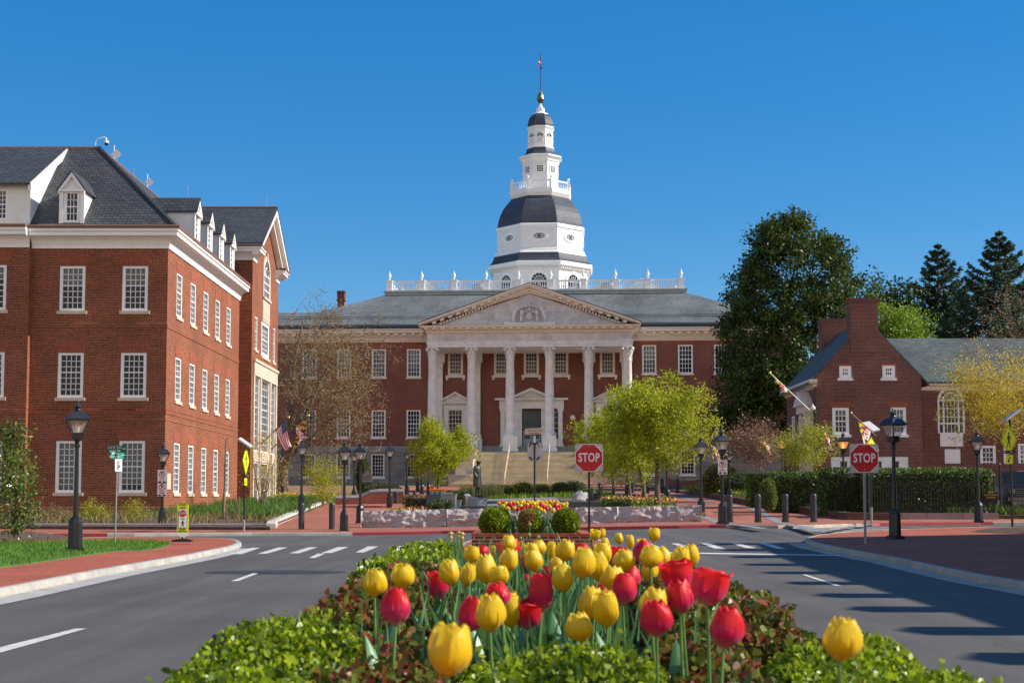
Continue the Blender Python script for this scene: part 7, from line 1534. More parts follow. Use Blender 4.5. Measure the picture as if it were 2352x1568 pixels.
for i, (u, vt, Y, lab) in enumerate(((1034.5, 1220, 20, 'olive yellow knobbed pipe post standing alone left of the brick planter'), (1053.5, 1219, 20.3, 'olive yellow pipe post, left one of the close pair beside the brick planter'), (1060.5, 1221, 19.8, 'olive yellow pipe post, right one of the close pair beside the brick planter'))):
    b = at(u, vt, Y); r = thing('pipe_post', lab, 'post', (b.x, Y, .12), group='olive pipe posts by the planter'); h = b.z - .12; mb = MB(); mb.lathe([(.022, 0), (.02, h - .09)], 10); mb.tube([(-.012, -.022, 0), (-.012, -.022, h - .1)], .006, 4); mb.tube([(.012, -.022, 0), (.012, -.022, h - .1)], .006, 4); mb.build('pipe', OLIVE, r, smooth=40)
    mb = MB(); mb.lathe([(.03, h - .10), (.036, h - .08), (.022, h - .06), (.034, h - .035), (.036, h - .02), (.02, h)], 10); mb.ball((.03, 0, h - .03), .018); mb.build('knob_cap', plain('tan_cap', (.42, .33, .10), .5, .2, 10), r, smooth=50)
# ------------------------------------------------------------------ flags
def md(u, v):
    top, left = v < .5, u < .5; x, y = (u % .5) / .5, (v % .5) / .5
    if top == left:
        k = int(x * 6) % 2; d = abs(y - (.12 + x * .76)) < .2; return (2, 3)[(k + (1 if d else 0)) % 2]
    X, Yq = x * 2 - 1, y * 2 - 1; q = (X < 0) == (Yq < 0)
    cr = (abs(X) < .15 and abs(Yq) < .72) or (abs(Yq) < .15 and abs(X) < .72) or any(math.hypot(X - a, Yq - b_) < .17 for a, b_ in ((.72, 0), (-.72, 0), (0, .72), (0, -.72), (.62, .2), (.62, -.2), (-.62, .2), (-.62, -.2), (.2, .62), (-.2, .62), (.2, -.62), (-.2, -.62)))
    return (0, 1)[(0 if q else 1) ^ (1 if cr else 0)] if True else 0
def us(u, v): return 3 if (u < .4 and v < 7 / 13) else (0 if int(v * 13) % 2 == 0 else 1)
def flag(label, base, tip, Y0, Y1, fn, hoist, fly, polemat, start=.05, fold=.35, nn=(26, 26), swing=(0, 0), mats=None, r=.022, stars=False, poleobj=True, finial=True):
    a, b = at(*base, Y0), at(*tip, Y1); d = (a - b).normalized(); L = (a - b).length
    root = thing('flag', label, 'flag', a); mb = MB(a)
    mb.tube([a, b], [r, r * .8], 8)
    p = mb.build('pole', polemat, root, smooth=40)
    if finial: mb = MB(a); mb.ball(b, r * 2.4, n=8, m=6); mb.build('finial', GOLD, p, smooth=60)
    mb = MB(a); ni, nj = nn; P = []; side = d.cross(Vector((0, 0, 1))).normalized()
    for i in range(ni + 1):
        v = i / ni; row = []; h = b + d * (L * start + v * hoist)
        for j in range(nj + 1):
            u = j / nj; amp = fold * u * .5
            down = Vector((swing[0] * u, 0, -1)).normalized() * (u * fly)
            pull = d * (-(v - .35) * hoist * .55 * u)        # cloth gathers as it hangs
            row.append(h + down + pull + side * (math.sin(v * 9.4 + u * 1.5) * amp * .45 + math.sin(v * 17 + 1) * amp * .12) + Vector((math.sin(v * 9.4 + 1.2) * amp * .22, 0, 0)))
        P.append(row)
    mb.grid(P, lambda i, j: fn((j + .5) / nj, (i + .5) / ni)); c = mb.build('cloth', mats or [FRED, FWHITE, FGOLD, FBLACK], root, smooth=80)
    if stars:
        mb = MB(a)
        for i in range(7):
            for j in range(5 + (i % 2)):
                u, v = (.05 + .065 * j + (.0 if i % 2 else .03)), (.04 + i * .075); q = P[int(v * ni)][int(u * nj)] - side * 0
                for sg in (-1, 1): mb.obox(q + side * (.012 * sg), .03, .004, .03, (1, 0, 0), side)
        mb.build('stars', FWHITE, c)
    return root
mbk = [FRED, FWHITE, FGOLD, BLUE]
flag('striped flag with starred blue canton on a dark pole at the office entrance', (583, 1034), (663, 958), 97, 96, us, 1.15, 1.75, plain('dark_pole', (.05, .035, .03), .5, .2, 8), .04, .30, (26, 24), (.25, 0), mbk, .04, True)
flag('quartered gold black red and white flag on the farther dark pole at the office entrance', (622, 1032), (709, 954), 103, 101, md, 1.2, 1.75, plain('dark_pole_far', (.05, .035, .03), .5, .2, 8), .06, .45, (26, 24), (-.15, 0), None, .04)
WPOLE = plain('white_pole', (.72, .70, .68), .4, .06, 8); APOLE = plain('aluminium_pole', (.42, .38, .36), .35, .1, 8, metal=.5)
flag('furled flag slung under the long white pole on the brick house corner', (1862, 944), (1768, 856), 94.6, 91.5, md, 1.7, .75, WPOLE, .10, .5, (22, 10), (.55, 0), None, .045)
flag('large quartered flag with red and white crosses hanging from the island lamp', (2046, 1032), (1955, 948), 40.2, 39.2, md, .62, .78, APOLE, .17, .16, (34, 34), (.12, 0), None, .014)
flag('quartered flag hanging from the lit lamp beside the second stop sign', (1933, 1052), (1889, 982), 66, 65, md, .66, .86, APOLE, .06, .35, (22, 22), (.3, 0), None, .02)
flag('quartered flag on the lit lamp in front of the yellow green shrub', (1791, 1050), (1748, 1005), 81.5, 80.5, md, .7, .8, APOLE, .1, .4, (20, 20), (.35, 0), None, .022)
flag('small quartered flag left of the no parking lamp, near the rough wall end', (1680, 1050), (1633, 1023), 84, 83, md, .7, .85, APOLE, .05, .4, (20, 20), (.3, 0), None, .022)
from mathutils import noise as mnoise
# ------------------------------------------------------------------ walls of the mall
def rough_block(par, x0, x1, y0, y1, z0, z1, sd, mat=GRANITE, amp=.10, cells=.055, off=(0, 0, 0)):
    bm = bmesh.new(); L, D, Hh = x1 - x0, y1 - y0, z1 - z0; nx, nz, ny = max(6, int(L / cells)), max(5, int(Hh / cells)), 5
    mb = MB(off)
    def disp(x, z, y):
        p = Vector((x * 1.3 + sd * 7.7, z * 2.6, sd * 3.1)); f = mnoise.fractal(p, .9, 2.1, 5); rdg = abs(mnoise.noise(Vector((x * 2.2, z * 4, sd))))
        h = (z - z0) / Hh; q = max(0, h - .42 + .3 * mnoise.noise(Vector((x * .9, sd, 1)))); return amp * (f * .9 + rdg * 1.1) + amp * 2.6 * q + amp * 1.3 * q * mnoise.fractal(Vector((x * 2.4, z * 3, sd)), .8, 2.2, 5)
    front = [[(x0 + L * i / nx, y0 + (disp(x0 + L * i / nx, z0 + Hh * k / nz, 0) if 0 < i < nx else amp * .6 * (k / nz)), z0 + Hh * k / nz + (amp * .25 * mnoise.noise(Vector((i * .3, sd, 2))) if k == nz else 0)) for i in range(nx + 1)] for k in range(nz + 1)]
    top = front[-1]; back = [(p[0], y1, p[2]) for p in top]
    mid = [(p[0], (p[1] + y1) / 2, p[2] + amp * .2 * mnoise.noise(Vector((p[0] * 3, sd, 5)))) for p in top]
    G_ = front + [mid, back, [(p[0], y1, z0) for p in top]]; mb.grid(G_)
    for e in (0, -1): mb.poly([r_[e] for r_ in G_])
    return mb.build('stone_block', mat, par, fix=True)
def rough_wall(label, ends, h, dep, splits, sd, amp=.10, dz=.1):
    a, b = Vector(ends[0]), Vector(ends[1]); d = b - a; L = d.length; ang = math.atan2(d.y, d.x); z0 = gz(*a) + dz; z1 = gz(*b) + dz
    root = thing('granite_wall', label, 'wall', (a.x, a.y, z0), 0); root.rotation_euler = (0, -math.atan2(z1 - z0, L), ang); s = [0] + splits + [1]
    for i in range(len(s) - 1): rough_block(root, L * s[i] + .01, L * s[i + 1] - .01, 0, dep, -.05, h, sd + i, amp=amp)
g0, g1, g2, g3 = gr(828, 1211.5, .12), gr(1218, 1204.5, .12), gr(1238, 1204, .12), gr(1614, 1197.3, .12)
rough_wall('long rough hewn pink granite wall left of the brick planter', (g0, g1), .74, .6, [.51], 3, .13); rough_wall('long rough hewn pink granite wall right of the stop sign post', (g2, g3), .70, .6, [.48], 9, .13)
a_, b_ = at(867, 1176, 67.5), at(1046, 1176, 67.5); rough_wall('low rough stone border behind the left granite wall', ((a_.x, 67.5), (b_.x, 67.5)), .30, .4, [.5], 21, .05, .2)
# curved brick wall below the yew
Yw = 86; px_ = lambda u, v: tuple(at(u, v, Yw)); r = thing('curved_brick_wall', 'low brick wall with a curved sweeping top below the round clipped yew', 'wall', at(880, 1153, Yw)); mb = MB(r.location)
pts = [px_(u, v) for u, v in ((770, 1158), (927, 1156), (927, 1131.5), (868, 1131.5), (850, 1134), (838, 1140), (826, 1145.5), (770, 1147))]; mb.prism(pts, (0, .5, 0)); mb.build('brickwork', PAVE_FAR, r, fix=True)
mb = MB(r.location); mb.tube([Vector(px_(u, v)) + Vector((0, .25, .05)) for u, v in ((770, 1146.5), (826, 1145), (838, 1139.5), (850, 1133.5), (868, 1131), (927, 1131))], .2, 6); mb.build('coping', EDGE_P, r)
# plinth, benches, steps, boulders, flower boxes
def gblock(name, label, cat, u0, u1, vt, vb, Y, dep, mat, parts=(), rz=0):
    x0, x1 = at(u0, 1150, Y).x, at(u1, 1150, Y).x; zt, zb = at(u0, vt, Y).z, at(u0, vb, Y).z; r = thing(name, label, cat, ((x0 + x1) / 2, Y, zb)); mb = MB(r.location)
    mb.box(x0, x1, Y, Y + dep, zb - .3, zt - .06); o = mb.build('body', mat, r); mb = MB(r.location); mb.box(x0 - .04, x1 + .04, Y - .04, Y + dep + .04, zt - .06, zt); mb.build('cap', GRANITE_G, r); return r
gblock('granite_plinth', 'grey granite plinth with a light side behind the low hedges left of the statue', 'plinth', 1013, 1046, 1133, 1166, 71, 1.6, GRANITE_G); gblock('granite_plinth', 'dark low granite slab wall below the statue pedestal', 'plinth', 1057, 1142, 1161, 1176, 73, .7, GRANITE_D)
gblock('granite_plinth', 'small grey granite block left of the statue pedestal', 'plinth', 1047, 1058, 1147, 1165, 76, .6, GRANITE_G); gblock('granite_plinth', 'dark granite slab wall below the seated bronze figures', 'plinth', 1298, 1378, 1150, 1164, 70, .7, GRANITE_D)
r = thing('granite_steps', 'wide light grey granite steps behind the statue', 'steps', at(1230, 1172, 84)); mb = MB(r.location)
for i in range(4): x0, x1 = at(1085, 1150, 84 + i).x, at(1352, 1150, 84 + i).x; zt = at(1230, 1171 - 5.3 * (i + 1), 84 + i * 1.2).z; mb.box(x0, x1, 84 + i * 1.2, 90, .2, zt)
mb.build('treads', stained('slate_grey_granite', (.15, .16, .175), (.10, .11, .125), 1.2, .6, .1), r)
for lab, u, v, Y, rr, sd in (('pale rough boulder right of the granite steps', 1333, 1146, 83, .55, 1), ('rough pale boulder beside the left low hedges', 1072, 1150, 88, .5, 2)):
    c = at(u, v, Y); r = thing('boulder', lab, 'boulder', c); mb = MB(); mb.ball((0, 0, 0), rr, rr * .8, rr * .85, 16, 12); mb.v = [tuple(Vector(p) * (1 + .35 * mnoise.fractal(Vector(p) * 2.2 + Vector((sd, 0, 0)), .9, 2, 4))) for p in mb.v]; mb.build('stone', stained('pale_boulder', (.46, .44, .43), (.30, .29, .30), 1.5, .9, .6), r)
# right hand low stone wall along the walk, base wall and iron fence by the hedge, gate
WALLB = brick('brown_wall_stone', (.20, .10, .065), (.14, .07, .05), (.10, .06, .045), bw=.5, bh=.14, ms=.012, dirt=.3)
kerb('low_stone_wall', [(16.6, 61.2), (14.7, 61.6), (13.75, 80), (13.5, 104)], WALLB, wid=.4, z0=.05, z1=.42, kind=None, label='long low brown stone wall running back along the right walk', cat='wall')
x0, x1 = at(1968, 1185, 61.6).x, at(2294, 1185, 61.6).x; r = thing('stone_base_wall', 'low pinkish stone base wall under the iron fence', 'wall', (x0, 61.6, gz(x0, 61.6) + .1)); mb = MB(r.location)
for i in range(4): mb.box(x0 + (x1 - x0) * i / 4 + .006, x0 + (x1 - x0) * (i + 1) / 4 - .006, 61.6, 62.05, gz(18, 61.6), at(2100, 1177.5, 61.6).z)
mb.build('stonework', stained('pink_base_stone', (.34, .24, .22), (.22, .16, .15), 1.2, .85, .3), r)
def ironfence(name, label, cat, u0, u1, Y, vt, vb, n, dep=0, spear=True):
    x0, x1 = at(u0, 1150, Y).x, at(u1, 1150, Y).x; zt, zb = at(u0, vt, Y).z, at(u0, vb, Y).z; r = thing(name, label, cat, ((x0 + x1) / 2, Y, zb)); mb = MB(r.location)
    for i in range(n + 1):
        x = x0 + (x1 - x0) * i / n; y = Y + dep * i / n; mb.tube([(x, y, zb), (x, y, zt - .08)], .011, 5); mb.lathe([(.011, zt - .08), (.022, zt - .05), (.002, zt + .02)], 5, x, y)
        if i < n: xm_ = x + (x1 - x0) / n / 2; mb.tube([(xm_, y, zb), (xm_, y, zb + (zt - zb) * .3)], .009, 4)
    mb.build('picket_panel', IRON, r)
    mb = MB(r.location); [mb.obox(((x0 + x1) / 2, Y + dep / 2, z), math.hypot(x1 - x0, dep), .03, .035, (x1 - x0, dep, 0), (-dep, x1 - x0, 0)) for z in (zb + .12, zb + (zt - zb) * .3, zt - .18)]; mb.build('rails', IRON, r)
    for x, y in ((x0, Y), (x1, Y + dep)): mb = MB(r.location); mb.lathe([(.05, zb - .05), (.05, zt + .12), (.075, zt + .15), (.02, zt + .2), (.05, zt + .26), (.005, zt + .33)], 8, x, y); mb.build('post', IRON, r)
    return r
ironfence('iron_fence', 'black spear topped iron fence in front of the dark hedge', 'fence', 1996, 2284, 61.82, 1105, 1178, 44)
ironfence('iron_gate', 'tall black iron driveway gate at the right edge', 'gate', 2298, 2400, 63.0, 1080, 1181, 24)
b = at(2276, 1142, 61.5); r = thing('driveway_plaque', 'small black plaque with gold lettering asking not to block the driveway', 'sign', b); m_ = 61.5 / 3240
p = plate(rrect(31 * m_, 24 * m_, .05), -.02, .02, BLACK, r, 'plaque'); text('gold_lettering', 'Please\nDo Not Block\nDriveway', 5.6 * m_, (0, -.023, 6 * m_), FGOLD, p, .95)
# mound of rough brick by the far right walk
r = thing('stone_mound_wall', 'rough red brown sloping stone wall at the far end of the right walk', 'wall', at(1590, 1118, 122)); mb = MB(r.location); pts = [tuple(at(u, v, 122)) for u, v in ((1537, 1118), (1634, 1120), (1634, 1092), (1615, 1098), (1590, 1103), (1560, 1103), (1537, 1098))]; mb.prism(pts, (0, 1.2, 0)); mb.build('stonework', WALLB, r, fix=True)
# ------------------------------------------------------------------ bronze figures
def skin(verts, edges, rad, name, mat, par, extra=None, sub=2, smooth=True):
    me = bpy.data.meshes.new('tmp'); me.from_pydata(verts, edges, []); o = bpy.data.objects.new('tmp', me); col.objects.link(o)
    bm = bmesh.new(); bm.from_mesh(me); lay = bm.verts.layers.skin.verify(); bm.verts.ensure_lookup_table()
    for i, v in enumerate(bm.verts): q = rad[i]; v[lay].radius = (q, q) if not hasattr(q, '__len__') else q; v[lay].use_root = (i == 0)
    bm.to_mesh(me); bm.free(); o.modifiers.new('skin', 'SKIN').use_smooth_shade = True; m = o.modifiers.new('sub', 'SUBSURF'); m.levels = sub; m.render_levels = sub
    bpy.context.view_layer.update(); ev = bpy.data.meshes.new_from_object(o.evaluated_get(bpy.context.evaluated_depsgraph_get())); bpy.data.objects.remove(o)
    ev.materials.clear(); ev.materials.append(mat)
    if extra:
        bm = bmesh.new(); bm.from_mesh(ev)
        for c, s in extra: bmesh.ops.create_uvsphere(bm, u_segments=10, v_segments=7, radius=1, matrix=Matrix.Translation(c) @ Matrix.Diagonal((*s, 1)))
        bm.to_mesh(ev); bm.free()
    ev.polygons.foreach_set('use_smooth', [True] * len(ev.polygons)); ev.name = name; return link(name, ev, par)
c = at(1096, 1140, 80); hS = at(1096, 1056, 80).z - c.z; s = hS / 1.95
r = thing('bronze_statue', 'dark bronze statue of a standing man in a long coat', 'statue', c, R(-18)); sc3 = lambda p: tuple(Vector(p) * s)
V = [(0, 0, 1.02), (0, 0, 1.25), (0, 0, 1.45), (.03, 0, 1.62), (.05, 0, 1.72), (.055, 0, 1.84), (.06, 0, 1.93),
     (0, -.11, .95), (.02, -.12, .52), (0, -.12, .10), (.10, -.14, .05), (.20, -.15, .04), (0, .11, .95), (.04, .12, .52), (.05, .12, .10), (.15, .14, .05), (.25, .15, .04),
     (-.01, -.22, 1.55), (-.07, -.29, 1.28), (.06, -.26, 1.05), (.10, -.22, 1.0), (-.01, .22, 1.55), (-.07, .29, 1.28), (.08, .26, 1.06), (.12, .22, 1.0)]
E = [(0, 1), (1, 2), (2, 3), (3, 4), (4, 5), (5, 6), (0, 7), (7, 8), (8, 9), (9, 10), (10, 11), (0, 12), (12, 13), (13, 14), (14, 15), (15, 16), (2, 17), (17, 18), (18, 19), (19, 20), (2, 21), (21, 22), (22, 23), (23, 24)]
RD = [.17, .17, .19, .11, .075, .128, .105, .115, .095, .07, .05, .04, .115, .095, .07, .05, .04, .09, .075, .06, .05, .09, .075, .06, .05]
ex_ = [((.19, 0, 1.84), (.04, .03, .035)), ((.165, .045, 1.87), (.03, .03, .014)), ((.165, -.045, 1.87), (.03, .03, .014)), ((.05, .13, 1.84), (.03, .02, .045)), ((.05, -.13, 1.84), (.03, .02, .045)), ((.16, 0, 1.785), (.035, .05, .014)), ((.15, 0, 1.75), (.04, .05, .03))]
skin([sc3(p) for p in V], E, [q * s for q in RD], 'body', BRONZE, r, [(Vector(a) * s, [k * s for k in b_]) for a, b_ in ex_])
rings = []
for z, rx, ry, cx in ((.50, .235, .295, .02), (.60, .235, .285, .02), (.85, .225, .265, .01), (1.08, .205, .245, .0), (1.3, .205, .25, -.01), (1.5, .2, .26, -.01), (1.6, .15, .21, 0), (1.66, .105, .12, .02)):
    rings.append([(s * (cx + rx * (1 + .04 * math.sin(7 * a + z * 3) * (1.3 - z)) * math.cos(a)), s * (ry * (1 + .04 * math.sin(9 * a)) * math.sin(a)), s * z) for a in np.linspace(0, 6.283, 28, endpoint=False)])
mb = MB(); mb.loft(rings); mb.build('coat', BRONZE, r, smooth=50)
mb = MB(); mb.box(-.42 * s, .45 * s, -.4 * s, .4 * s, -.03, .03); mb.build('bronze_base', BRONZE, r)
pd = thing('statue_pedestal', 'round grey granite pedestal under the standing bronze statue', 'pedestal', (c.x, c.y, at(1096, 1176, 80).z)); h = c.z - .04 - pd.location.z; mb = MB(); mb.lathe([(.56, -.2), (.56, h - .10), (.545, h - .07), (.47, h)], 40); mb.build('drum', GRANITE_G, pd, smooth=30)
def seated(label, u, vb, Y, hpx, rz, sd, child=False):
    c = at(u, vb, Y); h = (at(u, vb - hpx, Y).z - c.z); s = h / 1.36; r = thing('seated_statue', label, 'statue', c, rz)
    V = [(0, 0, .52), (0, 0, .78), (.02, 0, 1.0), (.05, 0, 1.12), (.06, 0, 1.24), (.07, 0, 1.31), (.1, -.1, .52), (.45, -.12, .53), (.45, -.12, .10), (.58, -.12, .05), (.1, .1, .52), (.45, .12, .53), (.5, .12, .10), (.62, .12, .05), (.0, -.2, .98), (.1, -.27, .72), (.34, -.2, .60), (.0, .2, .98), (.1, .27, .72), (.36, .16, .62), (.42, .13, .60), (.42, -.16, .59)]
    E = [(0, 1), (1, 2), (2, 3), (3, 4), (4, 5), (0, 6), (6, 7), (7, 8), (8, 9), (0, 10), (10, 11), (11, 12), (12, 13), (2, 14), (14, 15), (15, 16), (2, 17), (17, 18), (18, 19), (19, 20), (16, 21)]
    RD = [.17, .16, .17, .075, .11, .085, .12, .09, .06, .04, .12, .09, .06, .04, .08, .065, .05, .08, .065, .05, .04, .04]
    skin([tuple(Vector(p) * s) for p in V], E, [q * s for q in RD], 'body', BRONZE, r, [(Vector((.18, 0, 1.23)) * s, (.03 * s, .025 * s, .03 * s)), (Vector((.03, 0, 1.3)) * s, (.115 * s, .1 * s, .08 * s))])
    mb = MB(); mb.box(-.3 * s, .25 * s, -.42 * s, .42 * s, -.2, .42 * s); mb.build('bench', GRANITE_D, r)
seated('seated bronze figure of an adult leaning forward near the stop sign post', 1379, 1160, 76, 52, R(190), 1); seated('smaller seated bronze figure left of the leaning one, beside the stop sign post', 1360, 1156, 77, 38, R(-70), 2)
# little coloured figures on the plinth wall
for i in range(9):
    u = 989 + 3.9 * i; c = at(u, 1134, 74); k = i % 3
    r = thing('garden_ornament', 'small yellow and orange garden ornament in a row on the plinth wall', 'ornament', c, group='row of bright ornaments on the plinth'); h = .27
    mb = MB(); mb.lathe([(.05, -.02), (.055, h * .35), (.035, h * .4)], 8); mb.build('foot', [plain('ornament_blue', (.03, .18, .5), .5), plain('ornament_cream', (.6, .5, .25), .5), plain('ornament_blue', (.03, .18, .5), .5)][k] if i < 3 else bpy.data.materials[['ornament_blue', 'ornament_cream', 'ornament_blue'][k]], r)
    mb = MB(); mb.lathe([(.035, h * .4), (.05, h * .6), (.04, h * .75)], 8); mb.build('middle', FGOLD, r); mb = MB(); mb.lathe([(.10, h * .75), (.11, h * .9), (.03, h)], 8); mb.build('top', ORANGE, r)
c = at(1003, 1142, 74); r = thing('granite_plinth', 'dark long plinth wall carrying the row of bright ornaments', 'plinth', c); mb = MB(c); mb.box(at(980, 1150, 74).x, at(1013, 1150, 74).x, 73.8, 74.4, c.z - .4, at(1003, 1134, 74).z); mb.build('body', GRANITE_D, r)
# ------------------------------------------------------------------ dark blue pickup behind the gate
Yt = 70; xc_ = at(2362, 1100, Yt).x; zb_ = gz(xc_, Yt) + .26; r = thing('pickup_truck', 'dark blue pickup truck parked behind the iron gate', 'truck', (xc_, Yt, zb_), R(-8)); CAR = plain('dark_blue_paint', (.008, .016, .04), .3, .1, 2, spec=.6)
S8 = lambda w_, d_, z0_, y_, zz: [(x, y_, z0_ + q * zz) for x, q in ((-w_, .15), (-w_ * .97, .75), (-w_ * .9, 1), (w_ * .9, 1), (w_ * .97, .75), (w_, .15), (w_ * .95, 0), (-w_ * .95, 0))]
mb = MB(); mb.loft([S8(.86, 0, .55, 0, .62), S8(.95, 0, .5, .12, .74), S8(1.0, 0, .45, .9, .80), S8(1.0, 0, .45, 1.5, .84), S8(1.0, 0, .45, 5.4, .82)]); body = mb.build('body', CAR, r, fix=True, smooth=40)
mb = MB(); mb.loft([[(x * k, y_, z_) for x in (-1, 1)] for k, y_, z_ in ()]) if False else None
mb.__init__(); mb.loft([[(-.93, 1.45, 1.25), (.93, 1.45, 1.25), (.93, 3.6, 1.25), (-.93, 3.6, 1.25)], [(-.78, 2.1, 1.88), (.78, 2.1, 1.88), (.78, 3.4, 1.88), (-.78, 3.4, 1.88)]]); mb.build('cab', CAR, r, fix=True)
mb = MB(); mb.quad((-.82, 1.44, 1.3), (.82, 1.44, 1.3), (.70, 2.04, 1.83), (-.70, 2.04, 1.83)); mb.v = [(x, y - .02, z + .01) for x, y, z in mb.v]; mb.build('windshield', plain('car_glass', (.006, .018, .03), .12, .2, 1, spec=.25), r)
mb = MB(); mb.box(-.62, .62, -.05, .03, .66, 1.0); g_ = mb.build('grille', BLACK, r); mb = MB(); [mb.box(-.64, .64, -.07, -.05, z, z + .025) for z in (.66, .76, .86, .98)]; mb.build('grille_bar', GALV, g_)
for sx in (-1, 1):
    mb = MB(); mb.box(min(sx * .64, sx * .9), max(sx * .64, sx * .9), -.06, .1, .78, .98); mb.build('headlight', GALV, r)
    for y_ in (.95, 4.3): mb = MB(); mb.lathe([(.38, -.13), (.40, -.1), (.40, .1), (.38, .13)], 20); q = mb.build('wheel', BLACK, r); q.rotation_euler = (0, math.pi / 2, 0); q.location = (sx * .86, y_, .40); mb = MB(); mb.lathe([(.22, .131), (.2, .14), (.05, .12)], 14); mb.build('rim', GALV, q)
mb = MB(); mb.box(-.98, .98, -.2, .1, .38, .58); mb.build('bumper', plain('bumper_chrome', (.3, .31, .33), .25, .1, 4, metal=.8), r); mb = MB(); mb.box(-.26, .26, -.215, -.2, .42, .55); mb.build('number_plate', SIGNWHITE, r)
# ------------------------------------------------------------------ the flower beds in the middle of the street
MED = smoothpl([(-1.5, -2), (-1.5, 40.5), (-1.3, 43.5), (-.4, 46), (.6, 46.6), (1.6, 46), (2.5, 43.5), (2.7, 40.5), (2.7, -2)], 2)
sheet('median_pavement', offset(MED, -.1), .116, PAVE, 2); kerb('kerb', MED[::-1], CONC_T)
def brickbed(name, label, x0, x1, y0, y1, z1, th=.2):
    r = thing(name, label, 'planter', ((x0 + x1) / 2, y0, .1)); mb = MB(r.location)
    for a in ((x0, x1, y0, y0 + th), (x0, x1, y1 - th, y1), (x0, x0 + th, y0 + th, y1 - th), (x1 - th, x1, y0 + th, y1 - th)): mb.box(a[0], a[1], a[2], a[3], .05, z1 - .045)
    mb.build('brick_wall', BR_PL, r); mb = MB(r.location)
    for a in ((x0 - .01, x1 + .01, y0 - .01, y0 + th), (x0 - .01, x1 + .01, y1 - th, y1 + .01), (x0 - .01, x0 + th, y0 + th, y1 - th), (x1 - th, x1 + .01, y0 + th, y1 - th)): mb.box(a[0], a[1], a[2], a[3], z1 - .045, z1)
    mb.build('coping', PAVE, r); mb = MB(r.location); n = 14
    P = [[(x0 + th + (x1 - x0 - 2 * th) * i / n, y0 + th + (y1 - y0 - 2 * th) * j / n, z1 - .06 + .03 * mnoise.noise(Vector((i * .7, j * .9, 3)))) for i in range(n + 1)] for j in range(n + 1)]; mb.grid(P); mb.build('soil', SOIL, r); return r
YPF = 27.0; p0, p1 = at(1083.5, 1225, YPF), at(1361, 1225, YPF); ZP = p0.z
brickbed('brick_planter', 'square red brick planter with three round box shrubs at the median tip', p0.x, p1.x, YPF, YPF + 3.4, ZP)
brickbed('brick_planter', 'long raised flower bed in the foreground filled with tulips and box hedges', -1.06, 1.12, 1.75, 13.6, .62)
for i, (u0, u1, v0, v1, lab, sd) in enumerate(((1099, 1165, 1166, 1224, 'left round box shrub in the brick planter', 3), (1189, 1244.5, 1167, 1223, 'middle round box shrub with a scorched brown patch in the brick planter', 4), (1267, 1332, 1167.5, 1224, 'right round box shrub, the greenest in the brick planter', 5), (1128, 1172, 1164, 1210, 'half hidden round box shrub behind the left one in the planter', 6))):
    Y = YPF + (.65 if i < 3 else 1.7); a, b = at(u0, v1, Y), at(u1, v0, Y); rr = (b.x - a.x) / 2
    hedge_ball('box_shrub', lab, ((a.x + b.x) / 2, Y, ZP - .06), rr, (b.z - ZP + .06) / 1.9, 5200, .042, BOXL, sd, squash=.1, patch=((-.35, -.9, .45), .72, DEADL) if i == 1 else None)
# ---- tulips
def tulmat(name, st, tr):
    m, t, b, l = nodes(name); tc = t.nodes.new('ShaderNodeTexCoord'); sp = t.nodes.new('ShaderNodeSeparateXYZ'); l.new(tc.outputs['Object'], sp.inputs[0])
    n = noise(t, 2.2, 3); mp = t.nodes.new('ShaderNodeMapping'); mp.inputs['Scale'].default_value = (6, 6, .6); l.new(tc.outputs['Object'], mp.inputs[0]); l.new(mp.outputs[0], n.inputs['Vector'])
    ad = t.nodes.new('ShaderNodeMath'); ad.operation = 'MULTIPLY_ADD'; ad.inputs[1].default_value = .45; l.new(n.outputs[0], ad.inputs[0]); sb = t.nodes.new('ShaderNodeMath'); sb.operation = 'SUBTRACT'; sb.inputs[1].default_value = .22; l.new(sp.outputs[2], sb.inputs[0]); l.new(sb.outputs[0], ad.inputs[2])
    r = ramp(t, ad.outputs[0], st); l.new(r.outputs[0], b.inputs['Base Color']); b.inputs['Roughness'].default_value = .38; b.inputs['Specular IOR Level'].default_value = .35; b.inputs['Sheen Weight'].default_value = .15
    bump(t, b, n.outputs[0], .15, .05); tl_ = t.nodes.new('ShaderNodeBsdfTranslucent'); l.new(r.outputs[0], tl_.inputs[0]); mx = t.nodes.new('ShaderNodeMixShader'); mx.inputs[0].default_value = tr
    l.new(b.outputs[0], mx.inputs[1]); l.new(tl_.outputs[0], mx.inputs[2]); l.new(mx.outputs[0], t.nodes['Material Output'].inputs[0]); return m
YEL = tulmat('yellow_petal', [(0, (.62, .42, .02)), (.2, (.82, .52, .004)), (.6, (.88, .62, .006)), (1.1, (.90, .68, .03))], .45)
REDP = tulmat('red_petal', [(0, (.62, .42, .30)), (.14, (.62, .12, .16)), (.42, (.72, .02, .15)), (.75, (.76, .006, .035)), (1.1, (.80, .014, .018))], .4)
STEM = plain('tulip_stem', (.13, .24, .06), .5, .15, 8); TLEAF = plain('tulip_leaf', (.085, .21, .085), .4, .2, 10, spec=.4)
